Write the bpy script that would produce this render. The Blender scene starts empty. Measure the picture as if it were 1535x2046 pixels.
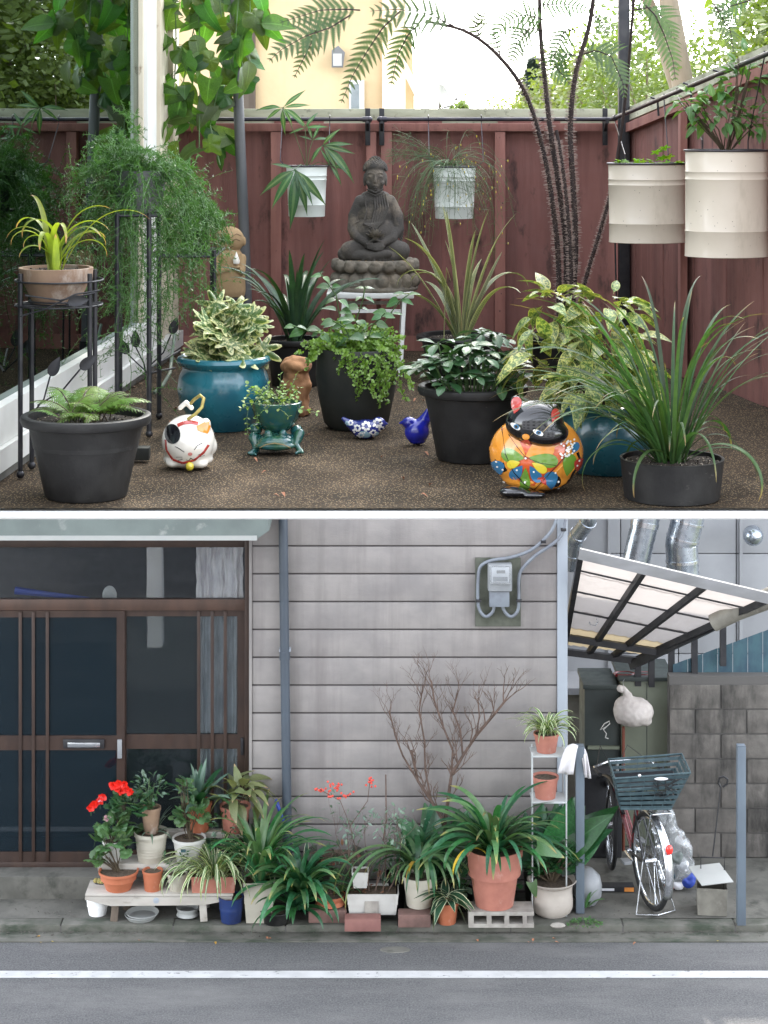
import bpy, bmesh, math, random
from mathutils import Vector, Matrix, noise, Euler
from mathutils.bvhtree import BVHTree
random.seed(7)
R_ = math.radians
scn = bpy.context.scene
COL = scn.collection
# ------------------------------------------------------------------ camera, sky, sun, exposure
F = 4000.0; HR = 215.0; CX = 767.5; CZ = 5.87; FZ = 4.75; SZ = 0.06      # focal length and horizon in photo pixels, eye height, terrace floor, pavement
cam = bpy.data.cameras.new('camera'); camo = bpy.data.objects.new('camera', cam); COL.objects.link(camo)
camo.location = (0, 0, CZ); camo.rotation_euler = (R_(90), 0, 0)
cam.sensor_fit = 'HORIZONTAL'; cam.sensor_width = 36; cam.lens = F/1535*36
cam.shift_y = -(1023-HR)/1535; cam.clip_end = 4000; cam.clip_start = .1
scn.camera = camo
world = bpy.data.worlds.new('World'); scn.world = world; world.use_nodes = True
wn = world.node_tree; bg = wn.nodes['Background']
sky = wn.nodes.new('ShaderNodeTexSky'); sky.sky_type = 'NISHITA'; sky.sun_disc = False
SUN_EL, SUN_AZ = 46, 14       # azimuth in degrees from straight behind the fence, + to the right
sky.sun_elevation = R_(SUN_EL); sky.sun_rotation = R_(SUN_AZ); sky.air_density = 1.0; sky.dust_density = 1.0; sky.ozone_density = 1.5
hsv = wn.nodes.new('ShaderNodeHueSaturation'); hsv.inputs['Saturation'].default_value = .26; wn.links.new(sky.outputs[0], hsv.inputs['Color']); wn.links.new(hsv.outputs[0], bg.inputs[0])   # thin bright haze: a paler blue; bg.inputs[1].default_value = 0.06
sl = bpy.data.lights.new('sun', 'SUN'); sl.energy = 5.0; sl.angle = R_(.6); sl.color = (1, .94, .84)
so = bpy.data.objects.new('sun', sl); COL.objects.link(so)
sd = Vector((math.sin(R_(SUN_AZ))*math.cos(R_(SUN_EL)), math.cos(R_(SUN_AZ))*math.cos(R_(SUN_EL)), math.sin(R_(SUN_EL))))
so.rotation_euler = sd.to_track_quat('Z', 'Y').to_euler(); so.location = (0, 30, 30)
scn.view_settings.view_transform = 'Standard'; scn.view_settings.look = 'None'
scn.view_settings.gamma = 1; scn.view_settings.use_curve_mapping = False
scn.view_settings.exposure = 0.47
# ------------------------------------------------------------------ measuring
def W(px, py, Y): return Vector(((px-CX)/F*Y, Y, CZ-(py-HR)/F*Y))
def YZ(row, z): return F*(CZ-z)/(row-HR)
def ZZ(row, Y): return CZ-(row-HR)/F*Y
def XX(px, Y): return (px-CX)/F*Y
U = random.uniform
# ------------------------------------------------------------------ mesh builder
class MB:
    def __init__(s): s.v = []; s.f = []; s.uv = []; s.mi = []
    def add(s, vs, fs, uv=None, m=0):
        b = len(s.v); s.v += [tuple(x) for x in vs]
        s.f += [tuple(i+b for i in q) for q in fs]; s.mi += [m]*len(fs)
        s.uv += list(uv) if uv else [(0, 0)]*len(vs)
        return s
    def box(s, c, d, rz=0, rx=0, ry=0, m=0, bev=0):
        x, y, z = d[0]/2, d[1]/2, d[2]/2
        if bev:
            bm = bmesh.new(); bmesh.ops.create_cube(bm, size=1)
            for v in bm.verts: v.co = Vector((v.co.x*d[0], v.co.y*d[1], v.co.z*d[2]))
            bmesh.ops.bevel(bm, geom=list(bm.edges), offset=min(bev, min(d)*.45), segments=2, affect='EDGES', profile=.6)
            vs = [v.co.copy() for v in bm.verts]; fs = [[v.index for v in f.verts] for f in bm.faces]; bm.free()
        else:
            vs = [Vector(q) for q in ((-x,-y,-z),(x,-y,-z),(x,y,-z),(-x,y,-z),(-x,-y,z),(x,-y,z),(x,y,z),(-x,y,z))]
            fs = [(0,3,2,1),(4,5,6,7),(0,1,5,4),(1,2,6,5),(2,3,7,6),(3,0,4,7)]
        E = Euler((rx, ry, rz)).to_matrix(); c = Vector(c)
        return s.add([E@q+c for q in vs], fs, m=m)
    def bb(s, a, b, m=0, bev=0):
        return s.box([(a[i]+b[i])/2 for i in range(3)], [abs(b[i]-a[i]) for i in range(3)], m=m, bev=bev)
    def bar(s, a, b, w, h, m=0, up=(0,0,1)):
        a = Vector(a); b = Vector(b); d = (b-a).normalized(); u = Vector(up)
        if abs(d.dot(u)) > .98: u = Vector((0, 1, 0))
        x = d.cross(u).normalized()*w/2; z = x.cross(d).normalized()*h/2
        vs = [p+i*x+j*z for p in (a, b) for i, j in ((-1,-1),(1,-1),(1,1),(-1,1))]
        return s.add(vs, [(0,1,2,3),(7,6,5,4),(0,4,5,1),(1,5,6,2),(2,6,7,3),(3,7,4,0)], m=m)
    def tube(s, pts, r, n=8, m=0, cap=True):
        pts = [Vector(p) for p in pts]; k = len(pts)
        rr = r if hasattr(r, '__len__') else [r]*k
        vs = []; fs = []; ref = None
        for i, p in enumerate(pts):
            d = (pts[min(i+1, k-1)]-pts[max(i-1, 0)])
            d = d.normalized() if d.length > 1e-9 else Vector((0, 0, 1))
            if ref is None: ref = d.orthogonal().normalized()
            ref = (ref-d*ref.dot(d)); ref = ref.normalized() if ref.length > 1e-6 else d.orthogonal().normalized()
            b = d.cross(ref)
            for j in range(n):
                a = 2*math.pi*j/n; vs.append(p+(ref*math.cos(a)+b*math.sin(a))*rr[i])
        for i in range(k-1):
            for j in range(n):
                fs.append((i*n+j, i*n+(j+1)%n, (i+1)*n+(j+1)%n, (i+1)*n+j))
        if cap: fs += [tuple(range(n-1, -1, -1)), tuple((k-1)*n+j for j in range(n))]
        return s.add(vs, fs, m=m)
    def lathe(s, prof, n=36, c=(0,0,0), sx=1, sy=1, m=0, wob=0):
        vs = []; fs = []; k = len(prof)
        for i, (r, z) in enumerate(prof):
            for j in range(n):
                a = 2*math.pi*j/n; q = 1+wob*noise.noise(Vector((math.cos(a)*1.5, math.sin(a)*1.5, z*6)))
                vs.append((c[0]+r*q*sx*math.cos(a), c[1]+r*q*sy*math.sin(a), c[2]+z))
        for i in range(k-1):
            for j in range(n):
                fs.append((i*n+j, i*n+(j+1)%n, (i+1)*n+(j+1)%n, (i+1)*n+j))
        if prof[0][0] > 1e-4: fs.append(tuple(range(n-1, -1, -1)))
        if prof[-1][0] > 1e-4: fs.append(tuple((k-1)*n+j for j in range(n)))
        return s.add(vs, fs, m=m)
    def ball(s, c, r, n=10, m=0, rot=None):
        r = r if hasattr(r, '__len__') else (r, r, r); vs = []; fs = []; h = max(4, n*2//3)
        E = Euler(rot).to_matrix() if rot else Matrix.Identity(3); c = Vector(c)
        for i in range(h+1):
            t = math.pi*i/h
            for j in range(n):
                a = 2*math.pi*j/n
                vs.append(E@Vector((r[0]*math.sin(t)*math.cos(a), r[1]*math.sin(t)*math.sin(a), r[2]*math.cos(t)))+c)
        for i in range(h):
            for j in range(n):
                fs.append((i*n+j, (i+1)*n+j, (i+1)*n+(j+1)%n, i*n+(j+1)%n))
        return s.add(vs, fs, m=m)
    def quad(s, a, b, c, d, m=0): return s.add([a, b, c, d], [(0, 1, 2, 3)], m=m)
    def prism(s, poly, y0, y1, m=0):                 # poly in x,z extruded in y
        n = len(poly); vs = [(x, y0, z) for x, z in poly]+[(x, y1, z) for x, z in poly]
        fs = [tuple(range(n)), tuple(range(2*n-1, n-1, -1))]+[(i, i+n, (i+1)%n+n, (i+1)%n) for i in range(n)]
        return s.add(vs, fs, m=m)
    def mesh(s, name, mats, smooth=True, off=None):
        me = bpy.data.meshes.new(name)
        vs = [tuple(Vector(v)-off) for v in s.v] if off is not None else s.v
        me.from_pydata(vs, [], s.f)
        uvl = me.uv_layers.new(name='UVMap')
        li = [0]*len(me.loops); me.loops.foreach_get('vertex_index', li)
        fl = [0.0]*(2*len(li))
        for i, v in enumerate(li): fl[2*i], fl[2*i+1] = s.uv[v]
        uvl.data.foreach_set('uv', fl)
        for m in (mats if isinstance(mats, (list, tuple)) else [mats]): me.materials.append(m)
        me.polygons.foreach_set('material_index', s.mi)
        if smooth: me.polygons.foreach_set('use_smooth', [True]*len(me.polygons))
        me.validate(clean_customdata=False); me.update()
        return me
def smooth_angle(me, ang=35):
    me.set_sharp_from_angle(angle=R_(ang))
def thing(name, label, cat, loc=(0,0,0), rz=0, group=None, kind=None):
    o = bpy.data.objects.new(name, None); COL.objects.link(o); o.location = loc; o.rotation_euler = (0, 0, rz)
    o.empty_display_size = .1; o['label'] = label; o['category'] = cat
    if group: o['group'] = group
    if kind: o['kind'] = kind
    return o
def part(name, mb, mats, parent, smooth=True, world=False, loc=None, rot=None, label=None, kind=None, sharp=None):
    """one mesh child; world=True: the builder's coordinates are world ones and the parent is an unrotated Empty"""
    if isinstance(mb, MB):
        off = None
        if world:
            p = parent; off = Vector((0, 0, 0))
            while p: off = off+Vector(p.location); p = p.parent
        me = mb.mesh(name, mats, smooth, off)
        if smooth: smooth_angle(me, sharp or 40)
    else: me = mb
    o = bpy.data.objects.new(name, me); COL.objects.link(o); o.parent = parent
    if loc is not None: o.location = loc
    if rot is not None: o.rotation_euler = rot
    if label: o['label'] = label
    if kind: o['kind'] = kind
    return o
def solo(name, mb, mats, label, cat, group=None, kind=None, smooth=True, origin=None):
    me = mb.mesh(name, mats, smooth, Vector(origin) if origin is not None else None)
    if smooth: smooth_angle(me)
    o = bpy.data.objects.new(name, me); COL.objects.link(o)
    if origin is not None: o.location = origin
    if label: o['label'] = label
    if cat: o['category'] = cat
    if group: o['group'] = group
    if kind: o['kind'] = kind
    return o
def struct(name, mb, mats, smooth=False):
    return solo(name, mb, mats, None, None, kind='structure', smooth=smooth)
def copy_tree(o, parent=None, label=None, loc=None, rz=None):
    c = o.copy(); COL.objects.link(c); c.parent = parent
    if label: c['label'] = label
    if loc is not None: c.location = loc
    if rz is not None: c.rotation_euler[2] = rz
    for ch in o.children: copy_tree(ch, c)
    return c
import numpy as np
def blob(name, prims, vox, smooth=4, mat=None, disp=0, dsc=40, blend=1.6):
    """one continuous surface round ellipsoids ('e',c,r,rot), tubes ('t',pts,radii) and turned shapes ('l',profile), blended where they meet"""
    lo = np.full(3, 1e9); hi = -lo; boxes = []
    for p in prims:
        if p[0] == 'e': c = np.array(p[1]); r = max(p[2]) if len(p) > 3 and p[3] else np.array(p[2]); a, b = c-r, c+r
        elif p[0] == 't': P = np.array([tuple(q) for q in p[1]]); r = max(p[2]); a, b = P.min(0)-r, P.max(0)+r
        else: R = max(q[0] for q in p[1]); zs = [q[1] for q in p[1]]; a, b = np.array((-R, -R, min(zs))), np.array((R, R, max(zs)))
        boxes.append((a, b)); lo = np.minimum(lo, a); hi = np.maximum(hi, b)
    k = vox*blend; mg = vox*4+k; lo = lo-mg; hi = hi+mg; n = np.ceil((hi-lo)/vox).astype(int)+1
    D = np.full(tuple(n), 1.0, dtype=np.float32)
    def tube_d(P, A, B, ra, rb):
        AB = B-A; t = np.clip(((P-A)@AB)/max(1e-12, AB@AB), 0, 1); return np.linalg.norm(P-A-t[..., None]*AB, axis=-1)-(ra+(rb-ra)*t)
    for p, (a, b) in zip(prims, boxes):
        i0 = np.maximum(0, np.floor((a-mg-lo)/vox).astype(int)); i1 = np.minimum(n, np.ceil((b+mg-lo)/vox).astype(int)+1)
        g = np.stack(np.meshgrid(*[lo[q]+vox*np.arange(i0[q], i1[q]) for q in range(3)], indexing='ij'), -1)
        if p[0] == 'e':
            q = g-np.array(p[1])
            if len(p) > 3 and p[3]: q = q@np.array(Euler(p[3]).to_matrix())
            r = np.array(p[2]); k0 = np.linalg.norm(q/r, axis=-1); k1 = np.linalg.norm(q/r**2, axis=-1)+1e-9; d = k0*(k0-1)/k1
            d = np.where(k0 < .2, -min(p[2])*.8, d)
        elif p[0] == 't':
            P = [np.array(tuple(q)) for q in p[1]]; d = None
            for j in range(len(P)-1):
                e = tube_d(g, P[j], P[j+1], p[2][j], p[2][j+1]); d = e if d is None else np.minimum(d, e)
        else:
            rr = np.hypot(g[..., 0], g[..., 1]); z = g[..., 2]; V = list(p[1]); V = V if V[0][0] == 0 else [(0, V[0][1])]+V
            V = V if V[-1][0] == 0 else V+[(0, V[-1][1])]; dd = np.full(rr.shape, 1e9); ins = np.zeros(rr.shape, bool); m = len(V)
            for j in range(m):
                (x1, y1), (x2, y2) = V[j], V[(j+1) % m]
                if j < m-1:
                    ex, ey = x2-x1, y2-y1; t = np.clip(((rr-x1)*ex+(z-y1)*ey)/max(1e-12, ex*ex+ey*ey), 0, 1); dd = np.minimum(dd, np.hypot(rr-x1-t*ex, z-y1-t*ey))
                if y1 != y2: ins ^= ((y1 > z) != (y2 > z)) & (rr < (x2-x1)*(z-y1)/(y2-y1)+x1)
            d = np.where(ins, -dd, dd)
        s = tuple(slice(i0[q], i1[q]) for q in range(3)); o = D[s]; h = np.maximum(k-np.abs(o-d), 0)/k; D[s] = np.minimum(o, d)-h*h*k*.25
    S = D < 0
    C = [D[dx:n[0]-1+dx, dy:n[1]-1+dy, dz:n[2]-1+dz] for dx in (0, 1) for dy in (0, 1) for dz in (0, 1)]
    cnt = sum((c < 0).astype(np.int8) for c in C); act = (cnt > 0) & (cnt < 8); idx = np.argwhere(act)
    cv = np.stack([c[act] for c in C], 1); off = np.array([(dx, dy, dz) for dx in (0, 1) for dy in (0, 1) for dz in (0, 1)], float)
    acc = np.zeros((len(idx), 3)); w = np.zeros(len(idx))
    for i in range(8):
        for j in range(i+1, 8):
            if abs(off[i]-off[j]).sum() != 1: continue
            x = (cv[:, i] < 0) != (cv[:, j] < 0); t = np.where(x, cv[:, i]/np.where(x, cv[:, i]-cv[:, j], 1), 0)
            acc += np.where(x[:, None], off[i]+t[:, None]*(off[j]-off[i]), 0); w += x
    V = lo+vox*(idx+acc/w[:, None]); num = np.full(act.shape, -1, np.int64); num[act] = np.arange(len(idx)); F_ = []
    for ax in range(3):
        u, v = [(1, 2), (2, 0), (0, 1)][ax]; A = np.moveaxis(S, ax, 0); ch = A[1:] != A[:-1]; e = np.argwhere(ch); neg = A[:-1][ch]
        q = np.zeros((len(e), 3), int); rest = [d_ for d_ in range(3) if d_ != ax]; q[:, ax] = e[:, 0]; q[:, rest[0]] = e[:, 1]; q[:, rest[1]] = e[:, 2]
        U_ = np.eye(3, dtype=int)[u]; V_ = np.eye(3, dtype=int)[v]
        Q = np.stack([num[tuple((q-sh).T)] for sh in (U_+V_, V_, 0*U_, U_)], 1); Q[~neg] = Q[~neg][:, ::-1]; F_.append(Q)
    Fc = np.concatenate(F_); Fc = Fc[(Fc >= 0).all(1)]
    for it in range(max(1, smooth//2)):
        a2 = np.zeros_like(V); c2_ = np.zeros(len(V))
        for j in range(4):
            for m in (1, 3): np.add.at(a2, Fc[:, j], V[Fc[:, (j+m) % 4]]); np.add.at(c2_, Fc[:, j], 1)
        V = V*.5+.5*a2/np.maximum(c2_, 1)[:, None]
    out = bpy.data.meshes.new(name); out.from_pydata(V.tolist(), [], Fc.tolist()); out.update()
    if disp:
        nr = [v.normal.copy() for v in out.vertices]; co = [v.co.copy() for v in out.vertices]
        out.vertices.foreach_set('co', [x for c, m in zip(co, nr) for x in c+m*disp*noise.noise(c*dsc)])
    if mat: out.materials.append(mat)
    out.polygons.foreach_set('use_smooth', [True]*len(out.polygons)); out.update()
    return out
def decal(name, surf, polys, mat, parent, off=.0015, dirn=(0,1,0), each=False, label=None):
    """painted shapes laid on a surface: star-shaped polygons (x,z) projected along dirn onto the mesh"""
    bv = BVHTree.FromPolygons([v.co.copy() for v in surf.vertices], [tuple(p.vertices) for p in surf.polygons])
    d = Vector(dirn).normalized(); zx = Vector((0,0,1)); xx = d.cross(zx).normalized(); zz = xx.cross(d).normalized()
    mb = MB()
    for poly in polys:
        n = len(poly); c = (sum(p[0] for p in poly)/n, sum(p[1] for p in poly)/n); fit = []
        for p in poly:
            for t in (1, .96, .92, .88, .84, .8, .74, .68, .6, .5):
                x, z = c[0]+(p[0]-c[0])*t, c[1]+(p[1]-c[1])*t
                if bv.ray_cast(xx*x+zz*z-d*2, d)[0] is not None: break
            fit.append((x, z))
        poly = fit; c = (sum(p[0] for p in poly)/n, sum(p[1] for p in poly)/n); vs = []; ok = True; fs = []
        K = 5
        for k in range(0, K+1):
            for p in poly:
                t = k/K if k else .02
                x = c[0]+(p[0]-c[0])*t; z = c[1]+(p[1]-c[1])*t
                o = xx*x+zz*z-d*2
                h = bv.ray_cast(o, d)
                if h[0] is None: ok = False; break
                vs.append(h[0]+h[1]*off if h[1].dot(d) < 0 else h[0]-h[1]*off)
            if not ok: break
        if not ok: continue
        for k in range(K):
            for j in range(n): fs.append((k*n+j, k*n+(j+1)%n, (k+1)*n+(j+1)%n, (k+1)*n+j))
        mb.add(vs, fs)
        if each: part(name, mb, mat, parent, label=label); mb = MB()
    if mb.v: return part(name, mb, mat, parent, label=label)
def ell(cx, cz, rx, rz, n=20, rot=0):
    c, s = math.cos(rot), math.sin(rot)
    return [(cx+rx*math.cos(a)*c-rz*math.sin(a)*s, cz+rx*math.cos(a)*s+rz*math.sin(a)*c) for a in [2*math.pi*i/n for i in range(n)]]
def drop(cx, cz, L, w, rot=0, n=20):             # a petal: pointed at (cx,cz), round at distance L
    o = []
    for i in range(n):
        t = i/n; u = math.sin(math.pi*t); x = math.sin(2*math.pi*t)*w*u*.9; z = (1-math.cos(2*math.pi*t))/2*L
        o.append((cx+x*math.cos(rot)-z*math.sin(rot), cz+x*math.sin(rot)+z*math.cos(rot)))
    return o
def stroke(pts, w):                              # a thin painted line as small overlapping quads
    o = []
    for (x0, z0), (x1, z1) in zip(pts, pts[1:]):
        dx, dz = x1-x0, z1-z0; l = math.hypot(dx, dz) or 1; nx, nz = -dz/l*w/2, dx/l*w/2
        o.append([(x0+nx, z0+nz), (x1+nx, z1+nz), (x1-nx, z1-nz), (x0-nx, z0-nz)])
    return o
# ------------------------------------------------------------------ materials
def hexc(h):
    h = h.lstrip('#'); return tuple(pow((int(h[i:i+2], 16)/255+.055)/1.055, 2.4) for i in (0, 2, 4))
def nt(name):
    m = bpy.data.materials.new(name); m.use_nodes = True; t = m.node_tree; return m, t, t.nodes['Principled BSDF']
def rgba(c): return (c[0], c[1], c[2], 1)
def N(t, ty, **k):
    n = t.nodes.new(ty)
    for a, v in k.items(): setattr(n, a, v)
    return n
def mixc(t, fac, a, b, mode='MIX'):
    n = N(t, 'ShaderNodeMix', data_type='RGBA', blend_type=mode)
    for i, v in ((0, fac), (6, a), (7, b)):
        if isinstance(v, (int, float)): n.inputs[i].default_value = v
        elif isinstance(v, tuple): n.inputs[i].default_value = rgba(v)
        else: t.links.new(v, n.inputs[i])
    return n.outputs[2]
def ramp(t, val, lo, hi, inv=False):
    n = N(t, 'ShaderNodeMapRange'); n.inputs[1].default_value = lo; n.inputs[2].default_value = hi
    if inv: n.inputs[3].default_value = 1; n.inputs[4].default_value = 0
    t.links.new(val, n.inputs[0]); return n.outputs[0]
def nz(t, sc, st=(1,1,1), det=4, rough=.55, kind='noise', co='Object', dist=0):
    tc = N(t, 'ShaderNodeTexCoord'); mp = N(t, 'ShaderNodeMapping'); mp.inputs['Scale'].default_value = st
    t.links.new(tc.outputs[co], mp.inputs[0])
    if kind == 'noise':
        n = N(t, 'ShaderNodeTexNoise'); n.inputs['Detail'].default_value = det; n.inputs['Roughness'].default_value = rough
        n.inputs['Distortion'].default_value = dist; o = n.outputs[0]
    else:
        n = N(t, 'ShaderNodeTexVoronoi'); o = n.outputs[0]
    n.inputs['Scale'].default_value = sc; t.links.new(mp.outputs[0], n.inputs['Vector']); return o if kind != 'cell' else n.outputs['Color']
MATS = {}
def M(name, c, r=.6, c2=None, sc=8, st=(1,1,1), lo=.4, hi=.65, det=5, bump=0, bsc=60, bst=(1,1,1), metal=0, coat=0, spec=.5,
      speck=None, stain=None, rvar=0, trans=0, dist=0):
    m, t, p = nt(name); L = t.links.new
    col = rgba(c); src = None
    if c2: src = mixc(t, ramp(t, nz(t, sc, st, det, dist=dist), lo, hi), c, c2)
    if stain:                                     # (colour, scale, stretch, lo, hi): weathering with its own shape
        src = mixc(t, ramp(t, nz(t, stain[1], stain[2], 6, .65), stain[3], stain[4]), src or c, stain[0])
    if speck:                                     # (colour, scale, distance threshold)
        src = mixc(t, ramp(t, nz(t, speck[1], kind='vor'), speck[2], speck[2]*1.15, inv=True), src or c, speck[0])
    if rvar:
        oi = N(t, 'ShaderNodeObjectInfo'); hs = N(t, 'ShaderNodeHueSaturation')
        v = ramp(t, oi.outputs['Random'], 0, 1); mr = N(t, 'ShaderNodeMapRange'); L(v, mr.inputs[0]); mr.inputs[3].default_value = 1-rvar; mr.inputs[4].default_value = 1+rvar
        L(mr.outputs[0], hs.inputs['Value'])
        if src: L(src, hs.inputs['Color'])
        else: hs.inputs['Color'].default_value = col
        src = hs.outputs[0]
    if src: L(src, p.inputs['Base Color'])
    else: p.inputs['Base Color'].default_value = col
    rn = ramp(t, nz(t, 14, det=3), .3, .7); mr = N(t, 'ShaderNodeMapRange'); L(rn, mr.inputs[0])
    mr.inputs[3].default_value = max(.02, r-.08); mr.inputs[4].default_value = min(1, r+.1); L(mr.outputs[0], p.inputs['Roughness'])
    p.inputs['Metallic'].default_value = metal; p.inputs['Coat Weight'].default_value = coat; p.inputs['Coat Roughness'].default_value = .06
    p.inputs['Specular IOR Level'].default_value = spec
    if bump:
        b = N(t, 'ShaderNodeBump'); b.inputs['Strength'].default_value = min(1, bump); b.inputs['Distance'].default_value = .002*max(1, bump)
        L(nz(t, bsc, bst, 6, .6), b.inputs['Height']); L(b.outputs[0], p.inputs['Normal'])
    MATS[name] = m; return m
def leafmat(name, c, c2=None, mode='plain', pale=(.5,.55,.3), tl=.35, r=.42, hue=.03, val=.25, tip=None, vein=0, thick=.12, bsc=130):
    """living leaf: colour differs leaf by leaf, light passes through; mode: plain / edge / blotch / mid / stripes"""
    m, t, p = nt(name); L = t.links.new
    tc = N(t, 'ShaderNodeTexCoord'); sx = N(t, 'ShaderNodeSeparateXYZ'); L(tc.outputs['UV'], sx.inputs[0])
    oi = N(t, 'ShaderNodeObjectInfo')
    base = mixc(t, ramp(t, nz(t, 35, det=3), .35, .7), c, c2 or tuple(x*.72 for x in c))
    ab = N(t, 'ShaderNodeMath', operation='SUBTRACT'); L(sx.outputs[0], ab.inputs[0]); ab.inputs[1].default_value = .5
    aa = N(t, 'ShaderNodeMath', operation='ABSOLUTE'); L(ab.outputs[0], aa.inputs[0]); u = aa.outputs[0]     # 0 midrib .. .5 edge
    if mode == 'edge':
        ad = N(t, 'ShaderNodeMath', operation='MULTIPLY_ADD'); L(nz(t, 60, det=2), ad.inputs[0]); ad.inputs[1].default_value = thick*1.6; L(u, ad.inputs[2])
        base = mixc(t, ramp(t, ad.outputs[0], .5-thick+thick*.6, .5-thick+thick*.9), base, pale)
    elif mode == 'blotch':
        base = mixc(t, ramp(t, nz(t, bsc, det=3, rough=.7), .5, .56), base, pale)
        base = mixc(t, ramp(t, u, .42, .46), base, pale)
    elif mode == 'mid': base = mixc(t, ramp(t, u, .1, .16, inv=True), base, pale)
    elif mode == 'stripes':
        wv = N(t, 'ShaderNodeMath', operation='SINE'); ml = N(t, 'ShaderNodeMath', operation='MULTIPLY'); L(sx.outputs[0], ml.inputs[0]); ml.inputs[1].default_value = 40
        L(ml.outputs[0], wv.inputs[0]); base = mixc(t, ramp(t, wv.outputs[0], .1, .6), base, pale)
        base = mixc(t, ramp(t, u, .38, .42), base, pale)
    if vein: base = mixc(t, ramp(t, u, .015, .04, inv=True), base, tuple(min(1, x*1.7+.02) for x in c))
    if tip: base = mixc(t, ramp(t, sx.outputs[1], .86, .97), base, tip)
    hs = N(t, 'ShaderNodeHueSaturation'); L(base, hs.inputs['Color'])
    a = N(t, 'ShaderNodeMapRange'); L(oi.outputs['Random'], a.inputs[0]); a.inputs[3].default_value = 1-val; a.inputs[4].default_value = 1+val; L(a.outputs[0], hs.inputs['Value'])
    w = N(t, 'ShaderNodeMath', operation='FRACT'); w2 = N(t, 'ShaderNodeMath', operation='MULTIPLY'); L(oi.outputs['Random'], w2.inputs[0]); w2.inputs[1].default_value = 17.3; L(w2.outputs[0], w.inputs[0])
    h = N(t, 'ShaderNodeMapRange'); L(w.outputs[0], h.inputs[0]); h.inputs[3].default_value = .5-hue; h.inputs[4].default_value = .5+hue*.5; L(h.outputs[0], hs.inputs['Hue'])
    L(hs.outputs[0], p.inputs['Base Color']); p.inputs['Roughness'].default_value = r; p.inputs['Specular IOR Level'].default_value = .5
    b = N(t, 'ShaderNodeBump'); b.inputs['Strength'].default_value = .35; b.inputs['Distance'].default_value = .001
    L(nz(t, 90, det=3), b.inputs['Height']); L(b.outputs[0], p.inputs['Normal'])
    tr = N(t, 'ShaderNodeBsdfTranslucent'); g = mixc(t, 1.0, hs.outputs[0], (1.5, 1.6, .55), 'MULTIPLY'); L(g, tr.inputs[0])
    mx = N(t, 'ShaderNodeMixShader'); mx.inputs[0].default_value = tl
    L(p.outputs[0], mx.inputs[1]); L(tr.outputs[0], mx.inputs[2]); L(mx.outputs[0], t.nodes['Material Output'].inputs[0])
    MATS[name] = m; return m
def glassmat(name, tint, refl=(1,1,1), ior=1.5, r=.0, base=None, bfac=0):
    m, t, p = nt(name); L = t.links.new; t.nodes.remove(p)
    a = N(t, 'ShaderNodeBsdfTransparent'); a.inputs[0].default_value = rgba(tint)
    g = N(t, 'ShaderNodeBsdfGlossy'); g.inputs[0].default_value = rgba(refl); g.inputs['Roughness'].default_value = r
    f = N(t, 'ShaderNodeFresnel'); f.inputs[0].default_value = ior
    bp = N(t, 'ShaderNodeBump'); bp.inputs['Strength'].default_value = .12; bp.inputs['Distance'].default_value = .01; L(nz(t, 1.2, det=1), bp.inputs['Height'])
    L(bp.outputs[0], g.inputs['Normal'])
    s0 = a.outputs[0]
    if base:
        d = N(t, 'ShaderNodeBsdfDiffuse'); d.inputs[0].default_value = rgba(base); x = N(t, 'ShaderNodeMixShader'); x.inputs[0].default_value = bfac
        L(s0, x.inputs[1]); L(d.outputs[0], x.inputs[2]); s0 = x.outputs[0]
    mx = N(t, 'ShaderNodeMixShader'); L(f.outputs[0], mx.inputs[0]); L(s0, mx.inputs[1]); L(g.outputs[0], mx.inputs[2])
    L(mx.outputs[0], t.nodes['Material Output'].inputs[0]); MATS[name] = m; return m
m_fence = M('redwood_stain', (.225,.096,.080), .8, (.15,.063,.053), 5, (3,3,.22), bump=.7, bsc=40, bst=(6,6,.4), stain=((.045,.024,.02), 11, (1,1,.4), .56, .70), rvar=.14)
m_batten = M('redwood_batten', (.28,.12,.095), .75, (.2,.082,.066), 6, (3,3,.4), bump=.6, bsc=50, bst=(6,6,.4), stain=((.03,.02,.02), 60, (1,1,.5), .66, .70), rvar=.1)
m_cap = M('weathered_cap', (.42,.42,.31), .8, (.27,.27,.19), 6, (.5,2,2), bump=.4, stain=((.1,.1,.07), 20, (1,1,1), .6, .72))
m_white = M('white_paint', (.62,.62,.59), .45, (.54,.54,.5), 4, bump=.1, stain=((.4,.39,.34), 9, (1,1,.4), .62, .8))
m_slab = M('white_slab_paint', (.9,.9,.9), .5, (.86,.86,.85), 3)
m_ivory = M('ivory_trim', (.6,.54,.42), .6, (.5,.43,.32), 5, (2,2,.5), bump=.2, stain=((.2,.13,.08), 20, (1,1,.4), .63, .75))
m_cream = M('cream_enamel', (.64,.565,.455), .35, (.58,.51,.405), 3, bump=.05, speck=((.2,.17,.12), 38, .06), stain=((.42,.36,.27), 6, (1,1,.3), .6, .8), coat=.2)
m_bucket = M('pale_bucket_enamel', (.70,.73,.68), .35, (.62,.66,.61), 4, bump=.05, stain=((.35,.33,.27), 10, (1,1,.4), .64, .8), coat=.2)
m_darkmetal = M('dark_metal', (.018,.018,.022), .45, (.035,.034,.036), 20, metal=.3, bump=.15)
m_rod = M('rod_metal', (.035,.033,.045), .35, (.07,.06,.06), 10, metal=.5)
m_greypost = M('grey_post', (.085,.09,.095), .5, (.12,.12,.12), 5, (1,1,.4), metal=.2, bump=.1)
m_blackpot = M('black_plastic', (.010,.010,.010), .45, (.026,.025,.023), 9, lo=.5, hi=.75, bump=.3, bsc=90, stain=((.07,.065,.055), 13, (1,1,1.4), .63, .8), spec=.3)
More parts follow.
